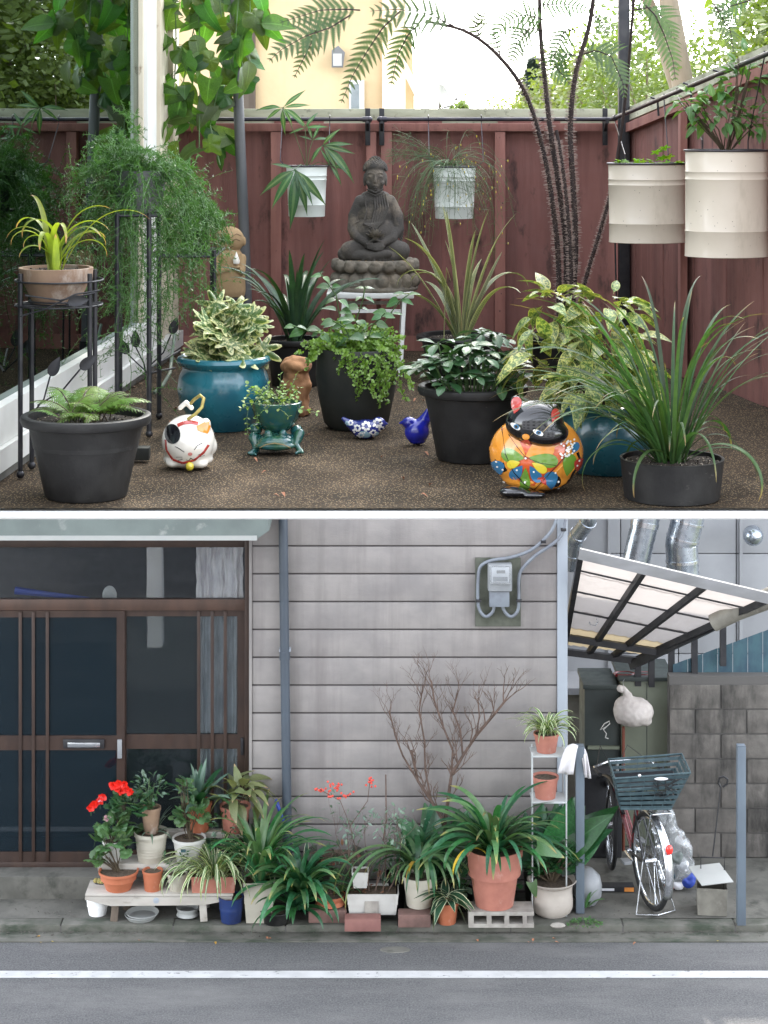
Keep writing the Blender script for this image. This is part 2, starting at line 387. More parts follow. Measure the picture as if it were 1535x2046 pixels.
m_blackpot2 = M('worn_black_resin', (.015,.0145,.0145), .5, (.032,.031,.03), 7, lo=.45, hi=.75, bump=.4, bsc=70, stain=((.12,.11,.10), 22, (1,1,2.5), .64, .78), spec=.28)
m_darkclay = M('dark_stoneware', (.018,.02,.017), .6, (.03,.03,.025), 8, bump=.3, stain=((.12,.075,.04), 9, (1,1,.5), .66, .82), spec=.3)
m_teal = M('teal_glaze', (.018,.145,.185), .28, (.012,.085,.12), 6, coat=.6, bump=.12, bsc=25, stain=((.12,.22,.2), 12, (1,1,.7), .64, .76))
m_teald = M('deep_teal_glaze', (.014,.085,.11), .3, (.01,.05,.07), 6, coat=.5, bump=.12, bsc=25, stain=((.09,.15,.14), 12, (1,1,.7), .64, .78))
m_terra_old = M('aged_terracotta', (.26,.17,.11), .85, (.17,.105,.07), 6, bump=.4, stain=((.42,.38,.33), 9, (1,1,.6), .56, .75))
m_terra = M('terracotta', (.40,.125,.06), .7, (.33,.10,.045), 7, bump=.2, rvar=.1, stain=((.45,.3,.24), 10, (1,1,.6), .62, .82))
m_terra2 = M('pink_terracotta', (.36,.14,.10), .7, (.29,.11,.08), 7, bump=.2, rvar=.1, stain=((.42,.27,.22), 10, (1,1,.6), .6, .8))
m_creampot = M('cream_plastic', (.44,.41,.34), .55, (.37,.34,.28), 6, bump=.1, rvar=.08, stain=((.26,.22,.16), 8, (1,1,.5), .6, .82))
m_whitepot = M('white_plastic', (.50,.49,.46), .5, (.42,.41,.385), 6, bump=.1, rvar=.08, stain=((.28,.26,.2), 9, (1,1,.5), .62, .82))
m_urn = M('grey_white_urn', (.43,.385,.34), .55, (.35,.31,.27), 5, bump=.2, stain=((.16,.13,.09), 6, (1,1,1.4), .6, .78))
m_bluebucket = M('blue_bucket', (.015,.035,.13), .4, (.012,.022,.08), 6, bump=.1)
m_soil = M('potting_soil', (.035,.024,.017), .95, (.015,.011,.008), 60, bump=1.5, bsc=180, speck=((.42,.36,.28), 85, .2))
m_sun_soil = M('dry_soil', (.11,.08,.055), .95, (.045,.032,.02), 60, bump=1.5, bsc=160)
m_floor = M('pebble_screed', (.062,.042,.026), .95, (.034,.023,.014), 3, spec=.15, bump=1.5, bsc=200, speck=((.26,.19,.115), 120, .25), stain=((.02,.024,.02), 170, (1,1,1), .5, .6))
m_stone = M('carved_stone', (.15,.13,.10), .9, (.08,.07,.055), 9, bump=1.0, bsc=120, stain=((.27,.215,.15), 6, (1,1,1), .52, .75))
m_stonedk = M('dark_carved_stone', (.062,.055,.047), .9, (.036,.032,.028), 9, bump=1.0, bsc=120, stain=((.19,.155,.115), 7, (1,1,1), .52, .7))
m_sand = M('sandstone', (.30,.20,.10), .85, (.27,.18,.09), 7, bump=.5, bsc=130)
m_rust = M('orange_stone', (.4,.2,.09), .9, (.24,.12,.06), 14, bump=1.2, bsc=70)
m_ceram = M('white_glaze', (.74,.70,.62), .15, (.68,.63,.54), 4, coat=.7)
def gl(name, c, r=.15): return M(name, c, r, coat=.8)
g_black = gl('black_glaze', (.006,.006,.008)); g_red = gl('red_glaze', (.38,.04,.03)); g_orange = gl('orange_glaze', (.62,.24,.03)); g_rust = gl('burnt_orange_glaze', (.52,.085,.02))
g_yellow = gl('yellow_glaze', (.6,.48,.04)); g_green = gl('green_glaze', (.12,.24,.03)); g_blue = gl('blue_glaze', (.03,.14,.27)); g_whiteg = gl('plain_white_glaze', (.72,.70,.66)); g_pink = gl('pink_glaze', (.55,.2,.17))
m_cobalt = M('cobalt_glaze', (.012,.018,.30), .2, (.01,.012,.2), 20, coat=.7, bump=.4, bsc=120)
m_froggl = M('mottled_teal_glaze', (.012,.075,.08), .22, (.03,.10,.05), 26, coat=.6, bump=.5, bsc=60, stain=((.2,.13,.06), 22, (1,1,1), .6, .75))
m_wood = M('grey_wood', (.15,.12,.09), .85, (.08,.06,.045), 8, (1,1,.1), bump=.5, bsc=60, bst=(1,1,.1))
m_stucco = M('yellow_stucco', (.60,.455,.27), .9, (.49,.365,.21), 1.2, bump=2.5, bsc=9, stain=((.50,.38,.22), 1.6, (1.5,1,.35), .5, .8))
m_trim = M('orange_trim', (.5,.28,.1), .7, (.4,.2,.07), 2)
m_lantern = M('lantern_metal', (.16,.16,.16), .5, metal=.4)
m_glassA = glassmat('patio_glass', (.16,.24,.20), (.86,1,.96), 1.75)
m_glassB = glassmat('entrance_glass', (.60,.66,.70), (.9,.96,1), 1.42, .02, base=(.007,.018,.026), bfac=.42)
m_glassR = glassmat('clouded_glass', (.8,.84,.86), (.9,.96,1), 1.42, .02, base=(.03,.043,.047), bfac=.16)
m_glassT = glassmat('transom_glass', (.85,.87,.88), (.9,.95,1), 1.5, .0)
m_clearplastic = glassmat('clear_plastic', (.82,.84,.86), (1,1,1), 1.45, .12, base=(.55,.57,.58), bfac=.3)
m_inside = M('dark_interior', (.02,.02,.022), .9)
m_curtain = M('lace_curtain', (.80,.74,.72), .9, (.55,.5,.5), 18, (1,1,.3), bump=.3)
m_brown = M('brown_aluminium', (.045,.025,.018), .45, (.03,.017,.013), 10, (1,1,.3), metal=.2)
m_brownl = M('light_brown_aluminium', (.075,.042,.03), .45, (.05,.03,.022), 10, (1,1,.3), metal=.2)
m_siding = M('grey_siding', (.245,.226,.214), .8, (.19,.176,.171), 2.5, (1,1,1.5), bump=.8, bsc=60, bst=(.7,1,1.6), stain=((.155,.137,.133), 2.2, (2.6,1,.22), .48, .78))
m_groove = M('groove_shadow', (.08,.07,.07), .9)
m_cornerpost = M('pale_corner_post', (.32,.35,.39), .5, (.28,.31,.35), 3, (1,1,.3), bump=.05)
m_pipe = M('slate_pipe', (.06,.075,.095), .4, (.045,.055,.07), 5, (1,1,.2))
m_concrete = M('street_concrete', (.12,.115,.10), .9, (.075,.073,.063), 3, bump=.8, bsc=50, stain=((.035,.037,.03), 5, (1,1,1), .52, .72))
m_kerb = M('kerb_concrete', (.12,.115,.10), .9, (.07,.073,.058), 5, bump=.9, bsc=60, stain=((.035,.045,.03), 7, (.5,1,1), .5, .66))
m_crack = M('tar_crack', (.03,.03,.032), .8)
m_asphalt = M('asphalt', (.105,.104,.104), .9, (.055,.055,.057), 75, lo=.38, hi=.62, bump=1.2, bsc=260, speck=((.22,.22,.23), 150, .16), stain=((.125,.122,.12), 1.7, (.35,1,1), .48, .68))
m_line = M('road_line', (.44,.44,.44), .7, (.37,.37,.37), 6, bump=.6, bsc=200, stain=((.16,.16,.165), 26, (.6,1,1), .60, .66))
m_eave = M('green_grey_eave', (.13,.155,.145), .6, (.105,.125,.118), 4, bump=.1, stain=((.3,.31,.29), 6, (1,1,1), .6, .8))
m_eavelip = M('eave_lip', (.32,.325,.31), .6, (.3,.31,.3), 6)
m_board = M('mossy_board', (.09,.095,.075), .85, (.05,.055,.04), 9, bump=.5)
m_meter = M('meter_grey', (.25,.26,.27), .4, (.2,.21,.22), 8)
m_conduit = M('grey_conduit', (.17,.19,.215), .45, (.13,.14,.165), 10)
m_steel = M('galvanised_duct', (.45,.49,.54), .25, (.32,.36,.41), 8, metal=.85, bump=.3, bsc=30)
m_chrome = M('chrome', (.6,.62,.65), .2, metal=.95)
m_canopy = M('corrugated_plastic', (.5,.47,.46), .6, (.42,.39,.38), 4, bump=.2, stain=((.26,.23,.22), 3, (1,1,1), .55, .8))
def translucent(m, c, k):
    t = m.node_tree; o = t.nodes['Material Output']; s = o.inputs[0].links[0].from_socket; a = N(t, 'ShaderNodeBsdfTranslucent'); a.inputs[0].default_value = rgba(c)
    x = N(t, 'ShaderNodeMixShader'); x.inputs[0].default_value = k; t.links.new(s, x.inputs[1]); t.links.new(a.outputs[0], x.inputs[2]); t.links.new(x.outputs[0], o.inputs[0]); return m
translucent(m_canopy, (.42,.39,.38), .42)
m_beam = M('dull_aluminium_beam', (.20,.20,.205), .6, (.14,.14,.14), 8, (.3,1,1))
m_canopyy = M('yellowed_plastic', (.62,.52,.34), .6); translucent(m_canopyy, (.7,.56,.35), .45)
m_canfr = M('canopy_frame', (.02,.02,.024), .5, (.035,.034,.036), 10, metal=.3)
m_backwall = M('panel_wall', (.32,.325,.34), .8, (.27,.275,.29), 2, bump=.3)
m_block = M('concrete_block', (.13,.118,.106), .95, (.085,.078,.07), 7, bump=1.2, bsc=60, rvar=.12, stain=((.025,.024,.022), 3.2, (1,1,.28), .47, .62))
m_mortar = M('mortar', (.09,.085,.08), .95, bump=.5)
m_polered = M('rust_brown_pole', (.14,.035,.018), .5)
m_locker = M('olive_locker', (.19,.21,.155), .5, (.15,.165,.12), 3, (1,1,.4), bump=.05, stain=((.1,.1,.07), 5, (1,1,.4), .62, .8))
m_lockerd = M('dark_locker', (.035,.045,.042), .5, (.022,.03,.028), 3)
m_post = M('blue_grey_post', (.115,.145,.175), .45, (.09,.11,.135), 5, (1,1,.3), metal=.1, stain=((.2,.1,.05), 18, (1,1,1), .68, .76))
m_cloth = M('white_cloth', (.58,.56,.57), .9, (.5,.48,.49), 6, bump=.4, bsc=200)
m_sack = M('net_sack', (.46,.42,.39), .8, (.38,.34,.315), 14, bump=.8, bsc=140)
m_rubber = M('rubber', (.012,.012,.013), .75)
m_bred = M('dark_red_frame', (.14,.012,.015), .25, coat=.5)
m_bblack = M('bicycle_black', (.012,.012,.014), .4)
m_basket = M('basket_resin', (.03,.055,.065), .5, (.05,.085,.095), 20, bump=.5, bsc=120)
m_reflect = gl('red_reflector', (.7,.03,.02), .1)
m_brick = M('dull_brick', (.17,.095,.08), .85, (.11,.065,.055), 8, bump=.6, rvar=.15)
m_brickr = M('smooth_red_brick', (.22,.10,.085), .7, (.18,.08,.07), 8, bump=.2)
m_cinder = M('cinder_block_mat', (.33,.31,.275), .95, (.22,.2,.18), 9, bump=1.2, bsc=80)
m_bench = M('weathered_white_bench', (.42,.39,.35), .7, (.32,.295,.26), 8, (.4,1,1), bump=.3, stain=((.17,.15,.12), 9, (.5,1,1), .6, .75))
m_khaki = M('khaki_tin', (.2,.19,.16), .6, (.14,.13,.11), 9, bump=.2, stain=((.34,.32,.28), 10, (1,1,1), .6, .8))
m_shelfw = M('white_rack', (.38,.40,.40), .5, (.38,.39,.38), 9)
m_blue = M('printed_blue', (.02,.05,.3), .5); m_label = M('label_white', (.65,.65,.68), .5); m_orangep = M('printed_orange', (.6,.22,.04), .6)
m_bluefence = M('blue_sheet', (.035,.085,.105), .6, (.02,.05,.075), 12, (1,1,.5), bump=.3)
m_twig = M('bare_twig', (.12,.078,.06), .85, (.07,.046,.036), 20, bump=.3)
m_stem = M('brown_stem', (.075,.055,.03), .8, (.05,.035,.02), 20)
m_gstem = M('green_stem', (.07,.13,.04), .6)
m_bark = M('pale_bark', (.30,.25,.19), .9, (.2,.16,.12), 3, (1,1,.3), bump=.8, bsc=20)
m_hair = M('silver_bristle', (.34,.26,.22), .6); m_fernstem = M('dark_fern_stem', (.02,.012,.011), .8, (.035,.02,.014), 30, bump=.5)
m_terraflake = M('dry_leaf', (.3,.13,.07), .8)
L_vine = leafmat('vine_leaf', (.045,.11,.022), (.07,.16,.03), tl=.45, vein=1, val=.5, hue=.05)
L_tree = leafmat('tree_leaf', (.10,.15,.025), (.16,.21,.04), tl=.35, r=.6)
L_treed = leafmat('conifer_leaf', (.035,.06,.04), tl=.2, r=.7)
L_fern = leafmat('tree_fern_leaf', (.040,.085,.016), (.07,.13,.022), tl=.14)
L_fernb = leafmat('bright_fern_leaf', (.10,.2,.035), (.15,.27,.05), tl=.35)
L_stag = leafmat('ribbon_fern_leaf', (.035,.095,.045), (.06,.14,.05), mode='mid', pale=(.12,.2,.09), tl=.3)
L_asp = leafmat('asparagus_needle', (.055,.15,.035), (.09,.2,.05), tl=.3, val=.1)
L_rus = leafmat('thin_stem_green', (.07,.13,.05), (.12,.18,.06), tl=.2, val=.1)
L_orchid = leafmat('yellow_green_strap', (.19,.26,.03), (.25,.32,.05), tl=.45, tip=(.5,.28,.16))
L_fatsia = leafmat('variegated_fatsia', (.09,.16,.045), (.06,.12,.035), mode='blotch', pale=(.52,.54,.27), tl=.25, bsc=5)
L_brom = leafmat('dark_strap', (.016,.042,.02), (.03,.08,.03), tl=.2)
L_varst = leafmat('striped_strap', (.04,.085,.04), mode='stripes', pale=(.48,.50,.27), tl=.25)
L_pachy = leafmat('deep_green_leaf', (.025,.075,.03), (.04,.11,.04), tl=.2, r=.3, vein=1)
L_glossy = leafmat('glossy_green_leaf', (.05,.13,.045), (.08,.18,.06), tl=.3, r=.3, vein=1)
L_creep = leafmat('small_creeper_leaf', (.12,.2,.035), (.18,.27,.05), tl=.35, val=.35)
L_sedum = leafmat('pale_sedum_leaf', (.17,.28,.07), (.25,.36,.12), tl=.3, val=.3)
L_aucuba = leafmat('gold_dust_leaf', (.07,.13,.03), (.05,.10,.03), mode='blotch', pale=(.34,.37,.11), tl=.25, r=.32, vein=1, bsc=11)
L_cym = leafmat('grassy_strap', (.028,.07,.022), (.045,.10,.03), tl=.35, val=.45, tip=(.25,.18,.07))
L_tub = leafmat('soft_green_leaf', (.06,.14,.04), (.09,.19,.05), tl=.35, vein=1)
L_lime = leafmat('lime_leaf', (.17,.33,.03), tl=.45)
L_geran = leafmat('geranium_leaf', (.05,.12,.05), (.09,.17,.06), tl=.25)
L_cliv = leafmat('clivia_strap', (.018,.088,.036), (.04,.15,.065), tl=.2, r=.28, val=.35)
L_cliv2 = leafmat('pale_green_strap', (.06,.14,.055), (.10,.18,.075), tl=.25, r=.33, tip=(.28,.24,.08), val=.35)
L_spider = leafmat('spider_plant_strap', (.14,.22,.09), mode='mid', pale=(.66,.66,.5), tl=.3)
L_spider2 = leafmat('spider_plant_edge', (.10,.19,.06), mode='edge', pale=(.62,.64,.42), tl=.3, thick=.16)
L_sallow = leafmat('sallow_leaf', (.12,.155,.06), (.19,.20,.10), tl=.3, tip=(.42,.28,.17))
L_dark = leafmat('dark_broad_leaf', (.012,.055,.02), (.02,.085,.03), tl=.15, r=.3, vein=1)
L_grey = leafmat('grey_green_leaf', (.10,.16,.12), (.14,.2,.15), tl=.2, r=.3)
L_host = leafmat('white_edged_leaf', (.025,.075,.04), mode='edge', pale=(.55,.58,.4), tl=.2, thick=.09)
L_yellow = leafmat('yellowing_leaf', (.55,.36,.04), tl=.3)
L_red = leafmat('red_petal', (.62,.015,.01), (.75,.03,.015), tl=.3, hue=0, val=.15)
L_pinkp = leafmat('pink_petal', (.65,.35,.5), (.72,.45,.58), tl=.3, hue=0)
L_berry = M('red_berry', (.55,.06,.04), .3)
L_agave = leafmat('blue_agave', (.07,.13,.10), (.10,.17,.13), tl=.15)
# ------------------------------------------------------------------ plants
def strap_mesh(L, w, e0, bend, n=14, p=1.5, fold=.3, tipw=0, twist=0, kink=None):
    mb = MB(); x = z = 0.0; pts = []
    for i in range(n+1):
        t = i/n; a = R_(e0-bend*t**p)
        if kink and t > kink[0]: a = R_(kink[1])
        pts.append((x, z, a, t)); x += L/n*math.cos(a); z += L/n*math.sin(a)
    vs = []; uv = []
    for (x, z, a, t) in pts:
        ww = w/2*min(1, .45+t*3)*max(.02, (1-t**5))**.7*(1-.35*t)
        tw = twist*t
        nx, nz_ = -math.sin(a), math.cos(a)
        for j, u in enumerate((-1, 0, 1)):
            h = fold*ww*abs(u)
            yy = u*ww*math.cos(tw); hh = h+u*ww*math.sin(tw)
            vs.append((x+nx*hh, yy, z+nz_*hh)); uv.append((.5+u*.5, t))
    fs = [(i*3+j, i*3+j+3, i*3+j+4, i*3+j+1) for i in range(n) for j in (0, 1)]
    return mb.add(vs, fs, uv)
PROF = {
 'ovate': lambda t: math.sin(math.pi*t**.72)**.85 if 0 < t < 1 else 0,
 'lance': lambda t: math.sin(math.pi*t**.85)**1.2 if 0 < t < 1 else 0,
 'obov': lambda t: math.sin(math.pi*t**1.5)**.8 if 0 < t < 1 else 0,
 'round': lambda t: (max(0, 1-(2*t-1)**2))**.5,
 'heart': lambda t: (math.sin(math.pi*min(1, t**.5))**.7 if 0 < t < 1 else 0)*(1 if t > .08 else .8),
}
def leaf_mesh(L=1, w=.5, shape='ovate', fold=.25, curl=.25, pet=.15, n=9, wave=0, serr=0, mb=None):
    mb = mb or MB(); pf = PROF[shape]; vs = []; uv = []
    if shape == 'heart':
        pf2 = lambda t: (1-t)**.75*(1.0 if t > .05 else .86)
    else: pf2 = pf
    for i in range(n+1):
        t = i/n; ww = w/2*max(.015, pf2(t))
        if serr and i % 2: ww *= 1-serr
        for u in (-1, -.55, 0, .55, 1):
            x = L*(pet+t*(1-pet)); 
            if shape == 'heart': x -= L*.16*abs(u)**1.5*(1-t)**3
            z = fold*ww*abs(u)-curl*L*t*t+wave*w*math.sin(t*14+u*3)*abs(u)
            vs.append((x, u*ww, z)); uv.append((.5+u*.5, t))
    fs = [(i*5+j, i*5+j+5, i*5+j+6, i*5+j+1) for i in range(n) for j in range(4)]
    mb.add(vs, fs, uv)
    if pet > 0: mb.tube([(0, 0, 0), (L*pet*1.1, 0, 0)], L*.012, 4, cap=False); 
    return mb
def palm_mesh(rf, R, cup=.15, n=48, pet=.6, notch=.5):
    """lobed leaf: rf(angle) is the outline radius, petiole joins at the origin from -x"""
    mb = MB(); vs = [(0, 0, 0)]; uv = [(.5, 0)]
    for k in (.35, .7, 1):
        for j in range(n):
            a = -math.pi+2*math.pi*(j+.5)/n; r = rf(a)*R*k
            vs.append((r*math.cos(a), r*math.sin(a), -cup*R*k*k+cup*.5*R*k*math.sin(a*7)*.4)); uv.append((.5+.5*k, k))
    fs = [(0, 1+j, 1+(j+1) % n) for j in range(n)]
    for q in (0, 1):
        for j in range(n): fs.append((1+q*n+j, 1+(q+1)*n+j, 1+(q+1)*n+(j+1) % n, 1+q*n+(j+1) % n))
    mb.add(vs, fs, uv); 
    if pet: mb.tube([(0, 0, 0), (-R*pet*.6, 0, -R*pet*.3), (-R*pet, 0, -R*pet)], R*.025, 4)
    return mb
def rf_fatsia(a):
    k = 8; d = abs(((a/(2*math.pi/k)+.5) % 1)-.5)*2
    return (.36+.64*(1-d)**1.15)*(1-.25*abs(a)/math.pi) if abs(a) < 2.75 else .3
def rf_geran(a): return (.86+.12*math.cos(a*9)+.04*math.cos(a*27))*(1 if abs(a) < 2.8 else .35)
def rf_ivy(a):
    return (1.0*math.exp(-(a/.38)**2)+.62*math.exp(-((abs(a)-1.15)/.5)**2)+.45*math.exp(-((abs(a)-2.2)/.5)**2)+.12)
def rf_passi(a): return .62+.55*math.exp(-(a/.33)**2)+.2*math.exp(-((abs(a)-1.3)/.45)**2)-.28*math.exp(-((abs(a)-math.pi)/.3)**2)
def meshes(name, mat, gens):
    out = []
    for g in gens:
        me = g.mesh(name, mat); out.append(me)
    return out
def orient(d, roll=0, up=(0, 0, 1)):
    x = Vector(d).normalized(); u = Vector(up)
    if abs(x.dot(u)) > .97: u = Vector((.3, -1, .1))
    y = u.cross(x).normalized(); z = x.cross(y)
    m = Matrix((x, y, z)).transposed()
    return m @ Matrix.Rotation(roll, 3, 'X')
def put(me, parent, p, d, roll=0, s=1, name='leaf', up=(0,0,1), label=None):
    o = bpy.data.objects.new(name, me); COL.objects.link(o); o.parent = parent
    o.matrix_basis = Matrix.Translation(Vector(p)) @ orient(d, roll, up).to_4x4() @ Matrix.Scale(s, 4)
    if label: o['label'] = label
    return o
def straps(root, n, L, w, mats, z, r0=.02, e=(50, 85), bend=(60, 130), c=(0, 0), az=None, nv=8, fold=.3, sv=(.7, 1.1), p=1.5, name='leaf', seg=14, tw=.5, el_az=None):
    """a clump of arching strap leaves; every leaf its own object, mesh data shared"""
    mats = mats if isinstance(mats, list) else [mats]; ms = []
    for i in range(nv):
        k = (i+.5)/nv
        ms.append(strap_mesh(L, w, e[0]+(e[1]-e[0])*k+U(-3, 3), bend[0]+(bend[1]-bend[0])*U(0, 1), seg, p, fold, twist=U(-tw, tw)).mesh(name, mats[i % len(mats)]))
    for i in range(n):
        a = az[0]+(az[1]-az[0])*(i+U(0, 1))/n if az else i*2.39996+U(-.3, .3)
        me = ms[(i*3) % nv if nv % 3 else i % nv]
        o = bpy.data.objects.new(name, me); COL.objects.link(o); o.parent = root
        rr = r0*U(.1, 1); o.location = (c[0]+rr*math.cos(a), c[1]+rr*math.sin(a), z); o.rotation_euler = (0, 0, a); s = U(*sv); o.scale = (s, s*U(.85, 1.15), s)
    return ms
def lone_strap(root, mat, base, az, L, w, e, bend, name='leaf', p=1.5, label=None, fold=.3, kink=None):
    o = part(name, strap_mesh(L, w, e, bend, 16, p, fold, twist=U(-.3, .3), kink=kink), mat, root, loc=base, rot=(0, 0, az), label=label); return o
def bush(root, n, c, rad, ms, size, base, stem_mat, up=.5, nstem=9, stem_r=.003, droop=0, inner=.35, whorl=1, bottom=-.4, name='leaf', zflat=None):
    """leafy shrub: woody stems forking from the soil, leaves at their ends facing out and up"""
    c = Vector(c); base = Vector(base); mb = MB(); ends = []
    for i in range(nstem):
        d = Vector((U(-1, 1), U(-1, 1), U(-.1, 1))); d = d.normalized() if d.length else Vector((0,0,1))
        e = c+Vector((d.x*rad[0], d.y*rad[1], d.z*rad[2]))*U(.5, .9); m = (base+e)/2+Vector((U(-.2, .2)*rad[0], U(-.2, .2)*rad[1], rad[2]*.15))
        mb.tube([base+Vector((U(-1, 1)*rad[0]*.12, U(-1, 1)*rad[1]*.12, -.005)), m, e], [stem_r, stem_r*.8, stem_r*.5], 5); ends.append(e)
    part('stem', mb, stem_mat, root)
    i = 0
    while i < n:
        d = Vector((random.gauss(0, 1), random.gauss(0, 1), random.gauss(0, 1)))
        if d.length < .1: continue
        d.normalize()
        if d.z < bottom: continue
        k = U(inner, 1)**.6; p = c+Vector((d.x*rad[0], d.y*rad[1], d.z*rad[2]))*k
        for q in range(whorl):
            if whorl > 1:
                a = 2*math.pi*q/whorl+U(-.3, .3); dd = Vector((math.cos(a), math.sin(a), U(-.15, .4)))+d*.35
            else: dd = d+Vector((U(-.6, .6), U(-.6, .6), U(-.3, up)))+Vector((0, 0, -droop))
            put(random.choice(ms), root, p, dd, U(-.5, .5), size*U(.7, 1.15), name); i += 1
def pot_prof(style, R, B, H, th=.008):
    so = H*.9
    if style == 'taper': P = [(0,0),(B,0),(R*.93,H*.86),(R*.99,H*.87),(R,H),(R-th,H),(R-th*1.6,H*.88),(R-th*2,so*.6)]
    elif style == 'lip': P = [(0,0),(B*.96,0),(B,H*.03),(B+(R*.86-B)*.5,H*.45),(R*.86,H*.82),(R*.87,H*.86),(R*.97,H*.88),(R,H*.93),(R*.985,H*.985),(R*.94,H),(R*.87,H*.985),(R*.85,H*.93),(R*.8,H*.6)]
    elif style == 'belly': P = [(0,0),(B,0),(B*1.15,H*.08),(R*.93,H*.35),(R*.985,H*.55),(R*.95,H*.72),(R*.87,H*.82),(R*.88,H*.85),(R*.98,H*.9),(R,H*.94),(R*.97,H*.985),(R*.92,H),(R*.85,H*.97),(R*.82,H*.85),(R*.85,H*.5)]
    elif style == 'egg': P = [(0,0),(B,0),(B*1.2,H*.07),(R*.96,H*.4),(R*1.03,H*.65),(R,H*.9),(R*.975,H*.98),(R*.95,H),(R*.91,H*.98),(R*.9,H*.85),(R*.9,H*.5)]
    elif style == 'plain': P = [(0,0),(B,0),(R*.99,H*.97),(R,H),(R-th,H),(R-th,H*.9),(R-th,H*.5)]
    elif style == 'oldterra': P = [(0,0),(B,0),(R*.88,H*.58),(R*.885,H*.6),(R*.965,H*.6),(R,H*.99),(R*.99,H),(R-th*1.4,H),(R-th*1.5,H*.88),(R-th*2,H*.6)]
    elif style == 'bowl': P = [(0,0),(B,0),(B*1.5,H*.15),(R*.85,H*.5),(R*.97,H*.85),(R,H),(R-th*.7,H),(R*.93,H*.85),(R*.8,H*.5)]
    elif style == 'urn': P = [(0,0),(B*.86,0),(B*.86,H*.04),(B*.98,H*.07),(B*1.07,H*.2),(B*1.08,H*.38),(B*1.04,H*.6),(B*1.05,H*.78),(R*.88,H*.9),(R,H*.985),(R,H),(R*.95,H),(B*1.02,H*.88),(B*.98,H*.6)]
    elif style == 'ridge':
        P = [(0,0),(B,0)]
        for q in (.2,.3,.4,.5,.6,.7,.8): P += [(B+(R*.93-B)*q,H*q),(B+(R*.93-B)*q+R*.012,H*(q+.012)),(B+(R*.93-B)*(q+.03),H*(q+.03))]
        P += [(R*.94,H*.88),(R,H*.885),(R,H),(R-th,H),(R-th*1.5,H*.88),(R*.85,H*.55)]
    return P
def pot(name, label, px, rb, rr, rw, bw, mat, style, Yc=None, zfl=None, group=None, soil=True, n=40, depth=.9, sq=False, soilmat=None, zone='A', cat='potted plant', sx=1, rz=0, wob=0, tilt=None):
    """px centre, rb row of the front foot, rr row of the rim centre, rw / bw rim and foot widths, all as measured on the photograph"""
    z0 = zfl if zfl is not None else (FZ if zone == 'A' else SZ)
    if Yc is None:
        Yf = YZ(rb, z0); Yc = Yf+bw/2/F*Yf
    s = Yc/F; Rr = rw/2*s; B = bw/2*s
    if rb is None: pass
    H = CZ-(rr-HR)*s-z0
    root = thing(name, label, cat, (XX(px, Yc), Yc, z0), rz, group)
    if sq:
        mb = MB(); pr = pot_prof(style, Rr, B, H)
        k = 4; vs = []; fs = []
        for (r, z) in pr:
            for (ax, ay) in ((-1,-1),(1,-1),(1,1),(-1,1)): vs.append((ax*r, ay*r*sx, z))
        for i in range(len(pr)-1):
            for j in range(4): fs.append((i*4+j, i*4+(j+1)%4, (i+1)*4+(j+1)%4, (i+1)*4+j))
        mb.add(vs, fs); part('pot', mb, mat, root, smooth=False)
    else: part('pot', MB().lathe(pot_prof(style, Rr, B, H), n, sy=sx, wob=wob), mat, root)
    sz = H*depth
    if soil:
        mb = MB(); vs = [(0, 0, sz+.004)]; m = 24; q = .9 if style not in ('belly', 'egg', 'lip') else .85
        for k in range(1, 8):
            for j in range(m):
                a = 2*math.pi*j/m; r = Rr*q*k/7
                if sq: cs, sn = math.cos(a), math.sin(a); mx = max(abs(cs), abs(sn)); x, y = r*cs/mx, r*sn/mx*sx
                else: x, y = r*math.cos(a), r*math.sin(a)*sx
                vs.append((x, y, sz+.006*noise.noise(Vector((x*40, y*40, px)))))
        fs = [(0, 1+j, 1+(j+1) % m) for j in range(m)]
        for k in range(6):
            for j in range(m): fs.append((1+k*m+j, 1+(k+1)*m+j, 1+(k+1)*m+(j+1) % m, 1+k*m+(j+1) % m))
        mb.add(vs, fs)
        for i in range(60 if zone == 'A' else 0):
            a = U(0, 6.28); r = Rr*q*math.sqrt(U(0, .9)); mb.ball((r*math.cos(a), r*math.sin(a)*sx, sz+.003), U(.0015, .0035), 5)
        part('soil', mb, soilmat or m_soil, root)
    return root, dict(R=Rr, H=H, z=sz, s=s, Y=Yc)
def needle_spray(mb, p0, d0, L, n, nl, nw, droop=1.0, wig=.25, side=.5, r=.0012, sub=0):
    """a drooping stem closely set with fine needles"""
    p = Vector(p0); d = Vector(d0).normalized(); st = L/n; pts = [p.copy()]
    for i in range(n):
        t = i/n; d = (d+Vector((U(-wig, wig), U(-wig, wig), U(-wig, wig)-droop*.14))).normalized(); p = p+d*st; pts.append(p.copy())
        for q in range(3):
            a = Vector((U(-1, 1), U(-1, 1), U(-1, 1))); a = (a-d*a.dot(d)*.6)
            if a.length < .1: continue
            a = a.normalized()*nl*U(.6, 1.2)*(1-t*.4); b = a.cross(d).normalized()*nw
            mb.add([p-b, p+b, p+a], [(0, 1, 2)], [(.5, 0), (.6, 0), (.5, .7)])
        if sub and i > 2 and random.random() < sub:
            a = Vector((U(-1, 1), U(-1, 1), U(-.6, .8))).normalized()
            needle_spray(mb, p, a, L*.22, 6, nl, nw, droop*.8, wig, r=r*.6)
    mb.tube(pts[::2]+[pts[-1]], r, 3, cap=False)
